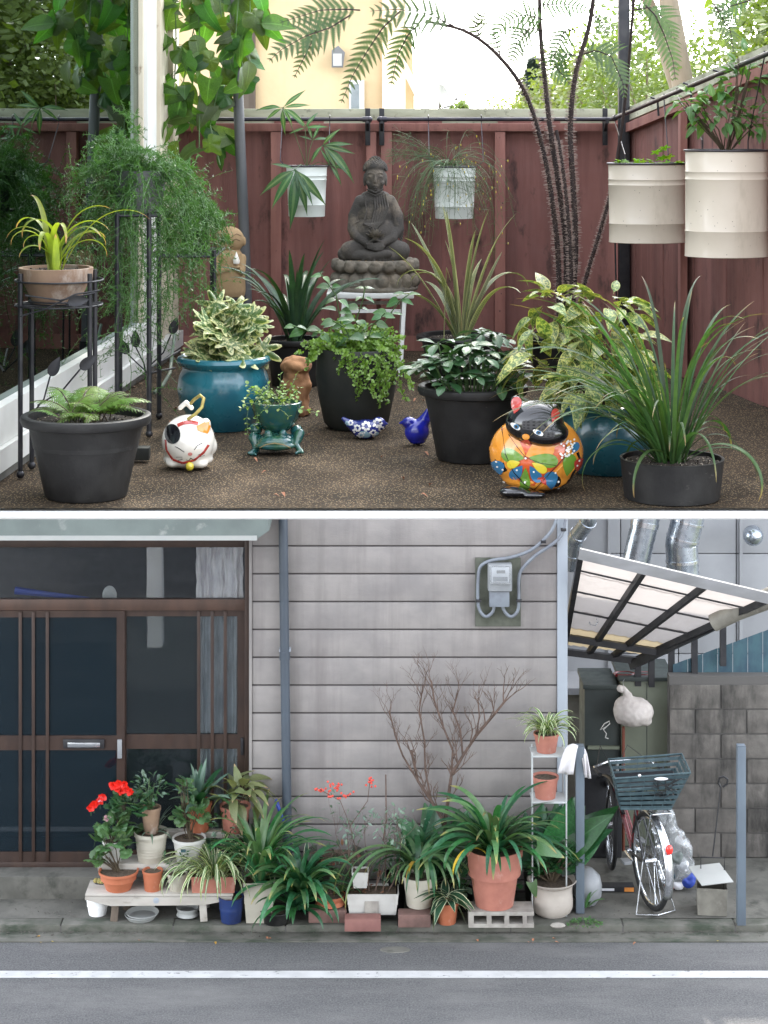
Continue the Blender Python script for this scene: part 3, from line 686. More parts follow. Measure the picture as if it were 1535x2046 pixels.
def frond_mb(path, plen, nump=20, start=.3, droop=.5, pw=.16, side=None, rr=(.006, .0015), toothed=True, npn=12, gap=.9, seed=1):
    """a fern frond: rachis, side pinnae drooping from it, each cut into pinnules. Returns (leaf MB, stem MB)"""
    rnd = random.Random(seed); P = [Vector(p) for p in path]; L = [0]
    for a, b in zip(P, P[1:]): L.append(L[-1]+(b-a).length)
    def at(t):
        t *= L[-1]
        for i in range(len(P)-1):
            if t <= L[i+1]+1e-9:
                k = (t-L[i])/max(1e-9, L[i+1]-L[i]); return P[i].lerp(P[i+1], k), (P[i+1]-P[i]).normalized()
        return P[-1], (P[-1]-P[-2]).normalized()
    lf = MB(); st = MB(); N_ = 16
    st.tube([at(i/N_)[0] for i in range(N_+1)], [rr[0]+(rr[1]-rr[0])*i/N_ for i in range(N_+1)], 7)
    side = Vector(side) if side else None
    for i in range(nump):
        t = start+(1-start)*(i+.5)/nump; p, d = at(t); k = (t-start)/(1-start)
        ln = plen*min(1, .35+k*3)*(1-k**1.6*.88)*rnd.uniform(.9, 1.08)
        gapw = L[-1]*(1-start)/nump*.46; sv = side if side else d.cross(Vector((0, 0, 1)))
        if sv.length < .2: sv = Vector((1, 0, 0))
        sv = (sv-d*sv.dot(d)).normalized()
        for sg in (-1, 1):
            a = (sv*sg+d*.55).normalized(); q = p.copy(); v = a.copy(); prev = q; step = ln/npn; rp = [q.copy()]
            for j in range(npn):
                v = (v+Vector((0, 0, -droop*1.3/npn))).normalized(); q = q+v*step; rp.append(q.copy())
                u = (j+1)/npn; w = (ln*pw if pw else min(gapw, ln*.2))*(1-u**1.5)+.001
                nrm = d-v*d.dot(v)
                if nrm.length < .05: continue
                nrm.normalize()
                for s2 in (-1, 1):
                    tipv = q+nrm*s2*w+v*w*.35+Vector((0, 0, -.12*w)); h = step*.5*gap
                    b0 = q-v*h; b1 = q+v*h
                    lf.add([b0, b1, tipv+v*h*.25, tipv-v*h*.35], [(0, 1, 2, 3)], [(.5, u), (.5, u), (.9, u), (.9, u)])
            lf.tube(rp[::3], rr[1]*.4, 3, cap=False)
    return lf, st
def tree(name, label, p, H, cr, lmat, nleaf, leafs, trunk_r=.18, trunk_mat=None, conifer=False, group=None, lean=(0, 0), nb=10, th=None, clumps=14):
    root = thing(name, label, 'tree', p, 0, group)
    tm = MB(); top = Vector((lean[0], lean[1], H*.8)); pts = [Vector((0, 0, 0)), Vector((lean[0]*.3+.1, lean[1]*.3, H*.35)), Vector((lean[0]*.7-.1, lean[1]*.7, H*.6)), top]
    tm.tube(pts, [trunk_r, trunk_r*.8, trunk_r*.55, trunk_r*.15], 10); cs = []
    lf = MB()
    if conifer:
        for i in range(nleaf):
            t = U(0, 1)**.8; z = H*(.12+.88*t); r = cr*(1-t)**.9*U(.25, 1)+.05; a = U(0, 6.28); r *= .75+.25*math.sin(a*3+int(t*12)*2)
            q = Vector((r*math.cos(a), r*math.sin(a), z-r*.25)); d = Vector((math.cos(a), math.sin(a), -.3)); b = Vector((-math.sin(a), math.cos(a), 0))*leafs*.3
            e = d*leafs*U(.6, 1.2); lf.add([q-b, q+b, q+e], [(0, 1, 2)])
    else:
        for i in range(clumps):
            a = i*2.4; h = (i+.5)/clumps
            cpos = Vector((lean[0]+cr[0]*.75*math.cos(a)*math.sqrt(U(.1, 1)), lean[1]+cr[1]*.75*math.sin(a)*math.sqrt(U(.1, 1)), H-cr[2]+cr[2]*(h*2-1)*.8))
            cs.append((cpos, U(.3, .55)))
            b0 = pts[1].lerp(pts[3], U(.1, .9)); tm.tube([b0, b0.lerp(cpos, .5)+Vector((0, 0, .2)), cpos], [trunk_r*.3, trunk_r*.2, trunk_r*.06], 6)
        for i in range(nleaf):
            cp, k = cs[i % len(cs)]
            d = Vector((random.gauss(0, 1), random.gauss(0, 1), random.gauss(0, .8)))*.55
            q = cp+Vector((d.x*cr[0]*k, d.y*cr[1]*k, d.z*cr[2]*k*1.1))
            e = Vector((U(-1, 1), U(-1, 1), U(-.6, .6))).normalized()*leafs*U(.5, 1.2); b = e.orthogonal().normalized(); b = (b+Vector((U(-.5, .5), U(-.5, .5), U(-.5, .5)))).normalized()*leafs*.32
            lf.add([q, q+e*.5-b, q+e, q+e*.5+b], [(0, 1, 2, 3)])
    part('trunk', tm, trunk_mat or m_bark, root); part('crown', lf, lmat, root, smooth=False)
    return root
# ================================================================== SETTING shared by the street and the terrace above it
struct('ground', MB().add([(-400, -60, -.02), (400, -60, -.02), (400, 900, -.02), (-400, 900, -.02)], [(0, 1, 2, 3)]), M('far_ground', (.12, .13, .08), .95, (.09, .1, .06), .2))
YF = 9.24; YE = YZ(1014, FZ)             # back fence, front edge of the terrace
sl_ = MB().bb((-2.7, YE, FZ-.027), (2.7, YE+.25, FZ-.012)).bb((-2.7, YE+.62, FZ-.16), (2.7, 9.75, FZ-.03)).bb((-2.7, YE+.2501, FZ-.029), (2.7, 9.74, FZ-.014))
struct('terrace_slab', sl_, m_slab)
mb = MB(); nx, ny = 90, 70; vs = []; 
for j in range(ny+1):
    for i in range(nx+1):
        x = -2.6+5.2*i/nx; y = YE+.004+(9.6-YE)*j/ny; vs.append((x, y, FZ+(.003*noise.noise(Vector((x*1.3, y*1.3, 1)))-.003 if j else -.003)))
mb.add(vs, [(j*(nx+1)+i, j*(nx+1)+i+1, (j+1)*(nx+1)+i+1, (j+1)*(nx+1)+i) for j in range(ny) for i in range(nx)])
struct('patio_floor', mb, m_floor, smooth=True)
st = thing('terrace_post', 'white steel post carrying the left side of the terrace', 'post', (-2.5, 8, 0)); part('post', MB().bb((-2.58, 7.9, 0), (-2.42, 8.1, FZ-.165)), m_slab, st, world=True, smooth=False)
st2 = copy_tree(st, None, 'white steel post carrying the right side of the terrace', (2.5, 8, 0))
# ------------------------------------------------------------------ back fence of the terrace
fz = ZZ(240, YF)                          # underside of the cap
fence = thing('wooden_fence', 'dark red panelled wooden fence across the back of the patio behind the buddha', 'fence', (0, YF, FZ))
xs = [XX(p, YF) for p in (200, 548, 742, 768, 996, 1242)]
for a, b in zip(xs, xs[1:]):
    w = (b-a-.006); n = 2 if w > .3 else 1
    for k in range(n):
        x0 = a+.003+w*k/n; part('board', MB().bb((x0-.004, YF+.021+.016*k, FZ), (x0+w/n+.004, YF+.033+.016*k, fz)), m_fence, fence, world=True, smooth=False)
for px, w in ((552, 21), (742, 20), (772, 22), (999, 21)):
    x = XX(px, YF); part('batten', MB().bb((x-w/2/F*YF, YF-.02, FZ), (x+w/2/F*YF, YF+.019, ZZ(262, YF)-.002), bev=.003), m_batten, fence, world=True)
part('rail', MB().bb((XX(335, YF), YF-.024, ZZ(262, YF)), (XX(1240, YF), YF+.019, ZZ(246, YF)), bev=.003), m_batten, fence, world=True)
part('bottom_rail', MB().bb((XX(335, YF), YF-.022, FZ), (XX(1240, YF), YF-.0205, FZ+.07)), m_batten, fence, world=True, smooth=False)
for a, b in ((330, 735), (736, 1232)): part('cap_board', MB().bb((XX(a, YF)+.002, YF+.035, ZZ(247, YF)), (XX(b, YF)-.001, YF+.075, ZZ(217, YF)), bev=.003), m_cap, fence, world=True)
# ------------------------------------------------------------------ right side fence, its top raked up toward the viewer
XR0, XR1 = XX(1242, YF), 1.10
def rz_(y): return ZZ(240, YF)+(YF-y)*.14
def xr_(y): return XR0+(YF-y)*.19
side = thing('side_fence', 'dark red vertical plank fence along the right side of the patio with raked top', 'fence', (1.1, 7.5, FZ))
ys = [YF-.012-i*.19 for i in range(20)]
for i, (y1, y0) in enumerate(zip(ys, ys[1:])):
    y0 += .004; d = .003*(i % 2)
    x0, x1 = d, .018+d
    k = lambda y: (YF-y)*.0
    mb = MB(); vs = [(xr_(y)+x, y, z) for x in (x0, x1) for y, z in ((y0, FZ), (y1, FZ), (y1, rz_(y1)), (y0, rz_(y0)))]
    mb.add(vs, [(0, 1, 2, 3), (7, 6, 5, 4), (0, 4, 5, 1), (1, 5, 6, 2), (2, 6, 7, 3), (3, 7, 4, 0)])
    part('board', mb, m_fence, side, world=True, smooth=False)
for dz0, dz1, mt, nm, dx in ((-.075, -.035, m_batten, 'rail', -.03), (-.02, .04, m_cap, 'cap_board', -.012)):
    mb = MB(); vs = [(xr_(y)+x, y, rz_(y)+z) for x in (dx, (.0 if nm == 'rail' else .05)-.001) for y, z in ((5.6, dz0), (YF-.03, dz0), (YF-.03, dz1), (5.6, dz1))]
    mb.add(vs, [(0, 1, 2, 3), (7, 6, 5, 4), (0, 4, 5, 1), (1, 5, 6, 2), (2, 6, 7, 3), (3, 7, 4, 0)])
    part(nm, mb, mt, side, world=True, smooth=False)
for y in (6.9, 8.3): part('batten', MB().bb((xr_(y)-.045, y, FZ), (xr_(y)-.0165, y+.07, rz_(y)-.08)), m_batten, side, world=True, smooth=False)
# ------------------------------------------------------------------ glazed left wall
XL = lambda y: -.95-(9.24-y)*.068
def lw(y0, y1, z0, z1, t0=0, t1=.1):
    vs = [(XL(y)-t, y, z) for t in (t0, t1) for y, z in ((y0, z0), (y1, z0), (y1, z1), (y0, z1))]
    return MB().add(vs, [(0, 1, 2, 3), (7, 6, 5, 4), (0, 4, 5, 1), (1, 5, 6, 2), (2, 6, 7, 3), (3, 7, 4, 0)])
win = thing('sliding_glass_door', 'tall white framed sliding glass door reflecting trees on the left of the patio', 'glass door', (XL(7), 7, FZ))
YS = 8.42
part('sill', lw(5.4, YS, FZ+.10, FZ+.215, -.012, .06), m_white, win, world=True, smooth=False)
part('lower_track', lw(5.4, 9.2, FZ+.03, FZ+.098, -.03, .06), m_white, win, world=True, smooth=False)
part('kerb_strip', lw(5.4, 9.2, FZ, FZ+.029, -.02, .06), m_concrete, win, world=True, smooth=False)
part('glass_pane', lw(5.4, YS, FZ+.216, 8.0, .025, .031), m_glassA, win, world=True, smooth=False)
part('frame_stile', lw(YS, YS+.20, FZ+.10, 8.0, -.012, .07), m_white, win, world=True, smooth=False)
part('gasket', lw(YS-.02, YS-.001, FZ+.216, 8.0, .005, .024), m_ivory, win, world=True, smooth=False)
for y0, y1, t in ((YS+.205, YS+.34, .02), (YS+.343, YS+.45, -.004), (YS+.455, YS+.62, .012), (YS+.625, 9.19, -.01)):
    part('trim_board', lw(y0, y1, FZ+.10, 8.0, t, .09), m_ivory if t != .02 else m_white, win, world=True, smooth=False)
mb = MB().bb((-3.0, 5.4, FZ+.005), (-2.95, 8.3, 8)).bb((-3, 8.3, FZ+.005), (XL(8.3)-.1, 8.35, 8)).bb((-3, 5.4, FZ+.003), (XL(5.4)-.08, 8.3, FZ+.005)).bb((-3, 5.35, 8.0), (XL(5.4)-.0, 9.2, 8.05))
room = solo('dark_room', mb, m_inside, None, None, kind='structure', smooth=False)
part('curtain', MB().add(*(lambda n: ([(XL(7.2+.5*i/n)-.12-.02*math.sin(i*.9), 7.2+.5*i/n, z) for i in range(n+1) for z in (FZ+.25, 7.9)], [(2*i, 2*i+1, 2*i+3, 2*i+2) for i in range(n)]))(40)), m_curtain, win, world=True)
# ------------------------------------------------------------------ posts, rods and brackets
pp = thing('grey_pole', 'grey round pole standing by the back fence between the vine and the stone monk', 'pole', (XX(492, 9.05), 9.05, FZ))
part('tube', MB().tube([W(496, 760, 9.05), W(492, 560, 9.05), W(478, 240, 9.05), W(466, -60, 9.05)], .024, 20), m_greypost, pp, world=True)
part('foot', MB().lathe([(0,0),(.05,0),(.05,.012),(.03,.02),(.028,.06),(0,.06)], 20), m_darkmetal, pp, loc=(XX(496, 9.05)-pp.location.x, 0, 0))
pq = thing('dark_pole', 'dark square post in the right back corner behind the tree fern', 'pole', (XX(1246, 9.1), 9.1, FZ))
part('tube', MB().bb((XX(1236, 9.1), 9.08, FZ), (XX(1258, 9.1), 9.13, ZZ(-80, 9.1)), bev=.004), m_darkmetal, pq, world=True)
part('cable', MB().tube([W(1232, 600, 9.06), W(1228, 420, 9.06), W(1238, 300, 9.06), W(1246, 200, 9.06), W(1262, 60, 9.06), W(1266, -60, 9.06)], .004, 6), m_darkmetal, pq, world=True)
def rod(label, a, b):
    r = thing('hanging_rod', label, 'rod', a, group=None)
    part('bar', MB().tube([a, b], .0095, 14), m_rod, r, world=True)
    part('finial', MB().ball(b, (.016, .014, .014), 12).tube([b+(a-b).normalized()*.03, b], .013, 12), m_rod, r, world=True)
    return r
r1 = rod('black rod along the top of the back fence above the left hanging bucket', W(290, 238, 9.13), W(738, 238, 9.13))
r2 = rod('black rod along the top of the back fence above the right hanging bucket', W(1226, 238, 9.13), W(760, 238, 9.13))
r3 = rod('black rod rising along the right side fence over the cream tubs', W(1560, 96, 7.0), W(1228, 236, 9.0))
for r, px in ((r1, 735), (r2, 763), (r2, 1208)):
    b = MB().bb((XX(px, YF)-.012, YF-.03, ZZ(290, YF)), (XX(px, YF)+.012, YF-.0245, ZZ(216, YF)), bev=.002)
    b.bb((XX(px, YF)-.008, 9.12, ZZ(246, YF)), (XX(px, YF)+.008, YF-.03, ZZ(236, YF)))
    b.add(*(lambda x: ([(x-.006, YF-.03, ZZ(262, YF)), (x-.006, 9.12, ZZ(240, YF)), (x-.006, YF-.03, ZZ(240, YF)), (x+.006, YF-.03, ZZ(262, YF)), (x+.006, 9.12, ZZ(240, YF)), (x+.006, YF-.03, ZZ(240, YF))], [(0, 1, 2), (5, 4, 3), (0, 3, 4, 1)]))(XX(px, YF)))
    part('bracket', b, m_darkmetal, r, world=True)
for px, Y, row in ((1300, 8.55, 208), (1365, 8.15, 180), (1425, 7.8, 155)):
    p = W(px, row, Y); part('rail_clip', MB().tube([p+Vector((.0, 0, .03)), p+Vector((.03, 0, .02)), p+Vector((.035, 0, -.05))], .005, 8), m_darkmetal, r3, world=True)
# ------------------------------------------------------------------ what is seen beyond the fence
hs = thing('stucco_house', 'pale yellow stucco house with wall lantern beyond the back fence', 'house', (-2, 20, 0))
part('wall', MB().prism([(-7, 0), (-.02, 0), (-.02, 7.2), (.0, 13), (-7, 13)], 20, 20.3), m_stucco, hs, world=True, smooth=False)
part('side_wall', MB().add([(-.019, 20.3, 0), (.28, 26, 0), (.28, 26, 12), (-.019, 20.3, 13), (-.4, 20.3, 0), (-.4, 26, 0), (-.4, 26, 12), (-.4, 20.3, 13)], [(0, 1, 2, 3), (7, 6, 5, 4), (3, 2, 6, 7), (1, 5, 6, 2)]), m_stucco, hs, world=True, smooth=False)
part('corner_board', MB().bb((XX(483, 20), 19.93, 3), (XX(511, 20), 19.998, 13)), m_wood, hs, world=True, smooth=False)
part('edge_trim', MB().bb((XX(764, 20), 19.94, 3), (-.018, 19.999, 13)), m_trim, hs, world=True, smooth=False)
w_ = part('window', MB().bb((XX(698, 20), 19.95, ZZ(238, 20)), (XX(728, 20), 19.998, ZZ(160, 20))), m_white, hs, world=True, smooth=False)
part('pane', MB().bb((XX(702, 20), 19.94, ZZ(236, 20)), (XX(718, 20), 19.949, ZZ(168, 20))), m_glassT, w_, world=False, smooth=False, loc=-Vector(hs.location))
ln = part('lantern', MB().prism([(XX(664, 20), ZZ(135, 20)), (XX(686, 20), ZZ(135, 20)), (XX(690, 20), ZZ(105, 20)), (XX(677, 20), ZZ(92, 20)), (XX(664, 20), ZZ(101, 20))], 19.80, 19.92).bb((XX(671, 20), 19.921, ZZ(128, 20)), (XX(678, 20), 19.999, ZZ(110, 20))), m_lantern, hs, world=True, smooth=False)
part('lamp_glass', MB().bb((XX(667, 20), 19.79, ZZ(132, 20)), (XX(684, 20), 19.799, ZZ(108, 20))), m_whitepot, ln, smooth=False, loc=-Vector(hs.location))
h2 = thing('distant_house', 'sunlit cream house end with steep eave seen past the stucco house', 'house', (.4, 34, 0))
part('wall', MB().prism([(XX(740, 34), 0), (XX(826, 34), 0), (XX(828, 34), ZZ(180, 34)), (XX(822, 34), ZZ(60, 34)), (XX(740, 34), ZZ(10, 34))], 34, 38), m_stucco, h2, world=True, smooth=False)
part('roof', MB().bar(W(742, 0, 33.9), W(852, 222, 33.9), .5, .12), m_white, h2, world=True, smooth=False)
dish = thing('satellite_dish', 'small pale satellite dish on its arm above the fence against the sky', 'satellite dish', W(880, 195, 40))
part('reflector', MB().lathe([(0, 0), (.12, .01), (.22, .04), (.27, .075), (.265, .08), (.2, .05), (0, .015)], 24), m_whitepot, dish, loc=(0, 0, 0), rot=(R_(75), 0, R_(62)))
part('arm', MB().tube([(0, -.05, -.22), (.25, -.3, -.15), (.31, -.35, -.05)], .012, 6).tube([(0, .0, 0), (-.02, .05, -.25), (-.12, .05, -.5), (-.12, .05, -3)], .03, 6).ball((.31, -.35, -.03), .035, 8), m_lantern, dish)
lin = solo('power_line', MB().tube([W(870, 20, 30), W(905, 75, 34), W(945, 140, 40), W(985, 225, 46)], .012, 5), m_lantern, 'thin overhead wire slanting down across the white sky', 'wire')
tree('conifer_tree', 'pointed dark conifer rising left of the leafy trees beyond the fence', (XX(1067, 60), 60, 0), CZ+(HR-112)/F*60, 3.2, L_treed, 11000, .22, .15, conifer=True)
G3 = None
for i, (px, Y, top, cr, lab) in enumerate(((1130, 46, 150, (1.2, 1.6, 1.4), 'low yellow green tree behind the left hairy fern stem'), (1205, 40, 75, (1.3, 1.6, 2.0), 'bushy green tree behind the dark corner post'), (1290, 36, 20, (1.6, 1.8, 2.4), 'tall yellow green tree between the corner post and the pale trunk'),
      (1345, 44, 120, (1.2, 1.4, 1.3), 'small leafy tree at the foot of the pale trunk'), (1555, 30, 90, (1.2, 1.4, 1.6), 'yellowing tree at the right edge beyond the side fence'), (1010, 58, 198, (.8, 1.0, .8), 'distant bluish shrub left of the conifer'), (915, 60, 205, (.35, .5, .5), 'tiny round tree top below the satellite dish'))):
    tree('leafy_tree', lab, (XX(px, Y), Y, 0), CZ+(HR-top)/F*Y, cr, L_tree, 9000 if i < 5 else 2500, .13, .12, clumps=16 if i < 5 else 6)
for i, (x, y, H, cr) in enumerate(((6.75, 31, 8.9, (1.25, 1.6, 2.0)), (9.4, 45, 9.6, (2.0, 2.2, 2.7)), (8.4, 28, 9.0, (2.0, 2.0, 2.9)))):
    tree('leafy_tree', ('broad tree standing right of the side fence', 'rounded tree beyond the right corner', 'tall tree far to the right of the patio')[i], (x, y, 0), H, cr, L_tree, 5200, .22, .2, clumps=16)
ob = thing('opposite_house', 'plain grey house across the street, behind the viewer', 'house', (0, -4, 0))
part('wall', MB().bb((-9, -5, 0), (9, -4, 9.5)), m_backwall, ob, world=True, smooth=False)
for i in range(5):
    for z in (1.2, 4.2, 7.0): part('window', MB().bb((-7.4+i*3.2, -3.99, z), (-5.9+i*3.2, -3.95, z+1.3)), m_darkmetal, ob, world=True, smooth=False)
# tree added out of view so that its spread crown dapples the patio
tree('added_shade_tree', 'unseen broad tree added behind the houses, its crown spread to shade the patio', (6.2, 17, 0), 16.2, (4.6, 4.4, 1.9), L_tree, 8800, .28, .17, trunk_mat=m_bark, lean=(-4.0, -1.2), clumps=34)
s2 = thing('leaning_tree', 'second pale trunk leaning left beside the tall tree at the right corner', 'tree', (XX(1372, 30), 30, 0)); part('trunk', MB().tube([(.35, 0, 0), (.12, 0, 4.5), (.0, 0, 5.9), (-.22, 0, 7.2), (-.7, 0, 10)], [.20, .18, .17, .15, .08], 12), m_bark, s2); part('limb', MB().tube([(.3, 0, 3), (.16, .2, 4.6), (-.12, .3, 6.2), (-.5, .3, 7.4), (-1.1, .3, 9)], [.12, .12, .10, .09, .05], 12), m_bark, s2)
# ================================================================== THE PATIO: pots, statues and plants
def tubes_part(name, root, lst, r, mat, n=8, world=True, label=None):
    mb = MB()
    for pts in lst: mb.tube(pts, r, n)
    return part(name, mb, mat, root, world=world, label=label)
def circle(c, r, z=0, n=24, sy=1): return [(c[0]+r*math.cos(2*math.pi*i/n), c[1]+r*sy*math.sin(2*math.pi*i/n), c[2]+z) for i in range(n+1)]
def iron_leaf(root, base, mid, tip, w=.018, rot=0):
    base, mid, tip = map(Vector, (base, mid, tip)); d = (tip-mid).normalized()
    L = .065; mb = MB(); mb.tube([base, base.lerp(mid, .5)+Vector((.01, 0, -.01)), mid], .0028, 6)
    me = leaf_mesh(L, .034, 'ovate', .3, .05, 0, mb=MB())
    M4 = Matrix.Translation(mid) @ orient(d, rot, (0, -1, 0)).to_4x4()
    mb.add([M4@Vector(v) for v in me.v], me.f); mb.add([M4@Vector(v)+Vector((0, .003, 0)) for v in me.v], me.f)
    off = Vector((0, 0, 0)); part('leaf_finial', mb, m_darkmetal, root, world=True)
# --- plant stand, front left, and its terracotta pot
Ys = 6.12; st = thing('plant_stand', 'black iron plant stand with leaf finials holding the terracotta pot by the glass door', 'plant stand', (XX(118, Ys), Ys, FZ))
zt = ZZ(608, Ys); c = Vector((XX(118, Ys), Ys, 0)); Rr = .128
for a in (215, 325, 40, 140):
    x, y = c.x+Rr*math.cos(R_(a)), c.y+Rr*math.sin(R_(a)); mb = MB().tube([(x, y, FZ+.01), (x, y, zt+.10)], .0075, 8).ball((x, y, FZ+.012), .013, 8); part('leg', mb, m_darkmetal, st, world=True)
tubes_part('ring', st, [circle((c.x, c.y, zt), Rr+.004), circle((c.x, c.y, zt+.075), Rr+.006), circle((c.x, c.y, zt+.012), Rr*.7)]+[[(c.x-Rr, c.y+k*.05, zt), (c.x+Rr, c.y+k*.05, zt)] for k in (-1, 0, 1)], .0028, m_darkmetal)
tubes_part('scroll', st, [[W(40, 632, 6.0), W(90, 618, 5.99), W(150, 588, 5.99), W(200, 580, 6.02)], [W(50, 590, 6.0), W(120, 600, 5.985), W(190, 585, 6.0)]], .0025, m_darkmetal)
iron_leaf(st, W(62, 830, 6.0), W(100, 752, 6.0), W(118, 715, 6.0)); iron_leaf(st, W(75, 810, 6.0), W(160, 738, 6.0), W(197, 705, 6.0)); iron_leaf(st, W(130, 604, 5.98), W(135, 603, 5.98), W(178, 598, 5.98))
rt, d = pot('potted_orchid', 'aged terracotta pot of yellow green arching straps on the iron stand', 112, 622, 534, 148, 92, m_terra_old, 'oldterra', Yc=Ys, zfl=zt+.006, cat='potted plant')
s = d['s']
for (az, L, w, e, bn) in ((200, 150, 15, 82, 190), (185, 130, 15, 84, 200), (150, 175, 16, 86, 170), (10, 190, 17, 84, 120), (350, 185, 16, 72, 140), (20, 150, 15, 76, 185), (5, 150, 14, 60, 170),
        (330, 175, 15, 66, 130), (225, 185, 17, 88, 200), (260, 150, 16, 86, 215), (120, 205, 14, 80, 95), (300, 180, 15, 88, 215), (175, 170, 13, 70, 150), (0, 240, 12, 62, 115), (40, 160, 14, 60, 120), (210, 120, 13, 60, 150)):
    lone_strap(rt, L_orchid, (U(-.02, .02), U(-.02, .02), d['z']), R_(az), L*s, w*s, e, bn, p=2.1)
lone_strap(rt, L_orchid, (.01, -.06, d['z']), R_(275), 78*s, 17*s, 88, 20, label='short upright leaf with a brown dried end')
# --- iron shelf stand with the asparagus ferns
S2 = thing('plant_stand', 'tall black iron two-tier stand half hidden by the feathery asparagus ferns', 'plant stand', (XX(300, 7.6), 7.6, FZ))
for px, Y, zt2 in ((234, 6.8, 425), (298, 6.8, 425), (240, 7.2, 425), (318, 7.2, 425), (428, 7.6, 500), (424, 8.05, 500)):
    x = XX(px, Y); part('leg', MB().tube([(x, Y, FZ+.008), (x, Y, ZZ(zt2, Y))], .0085, 8).ball((x, Y, FZ+.012), .013, 8), m_darkmetal, S2, world=True)
zs1, zs2 = ZZ(425, 7.0), ZZ(505, 7.8)
tubes_part('shelf', S2, [[(XX(232, 6.8), 6.8+.4*k/6, zs1), (XX(322, 6.9), 6.8+.4*k/6, zs1)] for k in range(7)], .004, m_darkmetal)
tubes_part('shelf', S2, [[(XX(292, 7.6), 7.6+.45*k/6, zs2), (XX(430, 7.6), 7.6+.45*k/6, zs2)] for k in range(7)]+[[(XX(292, 7.6), 7.6, zs2), (XX(292, 7.6), 8.05, zs2)], [(XX(430, 7.6), 7.6, zs2), (XX(430, 7.6), 8.05, zs2)]], .004, m_darkmetal)
iron_leaf(S2, W(300, 730, 7.2), W(342, 668, 7.2), W(352, 640, 7.2)); iron_leaf(S2, W(292, 745, 7.2), W(272, 695, 7.2), W(270, 665, 7.2)); iron_leaf(S2, W(290, 740, 7.2), W(256, 708, 7.2), W(246, 690, 7.2))
tubes_part('brace', S2, [[W(300, 745, 7.22), W(350, 735, 7.4)], [W(300, 735, 7.22), W(360, 700, 7.5)]], .004, m_darkmetal)
def asparagus(label, px, rb, rr, rw, bw, Yc, zf, sprays, mat, seed):
    random.seed(seed); rt, d = pot('asparagus_fern', label, px, rb, rr, rw, bw, mat, 'plain', Yc=Yc, zfl=zf, cat='potted plant')
    mb = MB(); s = d['s']
    for (dx, dz, L, dr, n) in sprays:
        for k in range(n):
            dd = Vector((dx+U(-.45, .45), U(-.6, .5), dz+U(-.25, .25)))
            needle_spray(mb, (U(-.6, .6)*d['R'], U(-.6, .6)*d['R'], d['z']), dd, L*s*U(.6, 1.1), 26, 13*s, 1.0*s, dr, .16, sub=.5)
    part('foliage', mb, L_asp, rt, kind='stuff'); return rt
asparagus('big feathery asparagus fern spilling from a grey pot on the upper shelf', 278, 424, 340, 112, 88, 7.0, zs1+.005,
    [(-.9, .8, 200, .7, 14), (-.4, 1.3, 150, .7, 9), (.1, 1.4, 150, .8, 8), (.7, .9, 190, 1.0, 9), (-.3, .2, 400, 1.6, 16), (.3, .2, 400, 1.6, 14), (-.7, .5, 260, 1.4, 10), (.9, .6, 240, .9, 9), (.1, 0, 440, 1.8, 14)], m_greypost, 3)
asparagus('smaller trailing asparagus fern in a dark pot on the lower shelf', 390, 502, 408, 66, 50, 7.8, zs2+.005,
    [(.5, .6, 120, 1.4, 8), (-.6, .5, 150, 1.3, 8), (0, .4, 210, 1.8, 10), (-.4, .1, 240, 1.8, 8), (.2, .9, 120, 1.1, 6)], m_blackpot, 4)
# --- hanging vine top left
random.seed(21)
Yv = 8.98; s = Yv/F; v = thing('hanging_vine', 'leafy vine with pointed hanging leaves at the top left above the asparagus', 'vine', W(400, -60, Yv))
stems = [[(300, -40), (300, 60), (310, 180), (300, 260)], [(350, -40), (352, 100), (345, 230)], [(395, -40), (400, 120), (398, 300)], [(435, -40), (450, 110), (420, 250), (440, 330)], [(480, -40), (470, 80), (490, 180)], [(410, -40), (380, 90), (360, 200), (330, 310)], [(500, -40), (500, 40), (470, 150)]]
mb = MB()
for q in stems: mb.tube([W(x, y, Yv+U(-.1, .1)) for x, y in q], .0028, 5)
part('stem', mb, m_gstem, v, world=True)
vm = [leaf_mesh(1, .8, 'heart', .22, .25, .18, wave=.02).mesh('leaf', L_vine), leaf_mesh(1, .66, 'heart', .3, .35, .15, wave=.03).mesh('leaf', L_vine), leaf_mesh(1, .55, 'ovate', .3, .3, .12, wave=.02).mesh('leaf', L_vine), palm_mesh(rf_passi, .62, .25, 36, 0).mesh('leaf', L_vine)]
for i in range(118):
    q = stems[i % 7]; t = U(0, 1); k = min(len(q)-2, int(t*(len(q)-1))); u = t*(len(q)-1)-k
    x = q[k][0]+(q[k+1][0]-q[k][0])*u+U(-26, 26); y = q[k][1]+(q[k+1][1]-q[k][1])*u+U(-14, 14)
    put(random.choice(vm), v, W(x, y, Yv+U(-.16, .10))-v.location, (U(-1.1, 1.1), U(-.6, .3), U(-1.5, .1)), U(-.7, .7), U(36, 80)*s, up=(U(-.7, .7), -1, U(-.2, 1)))
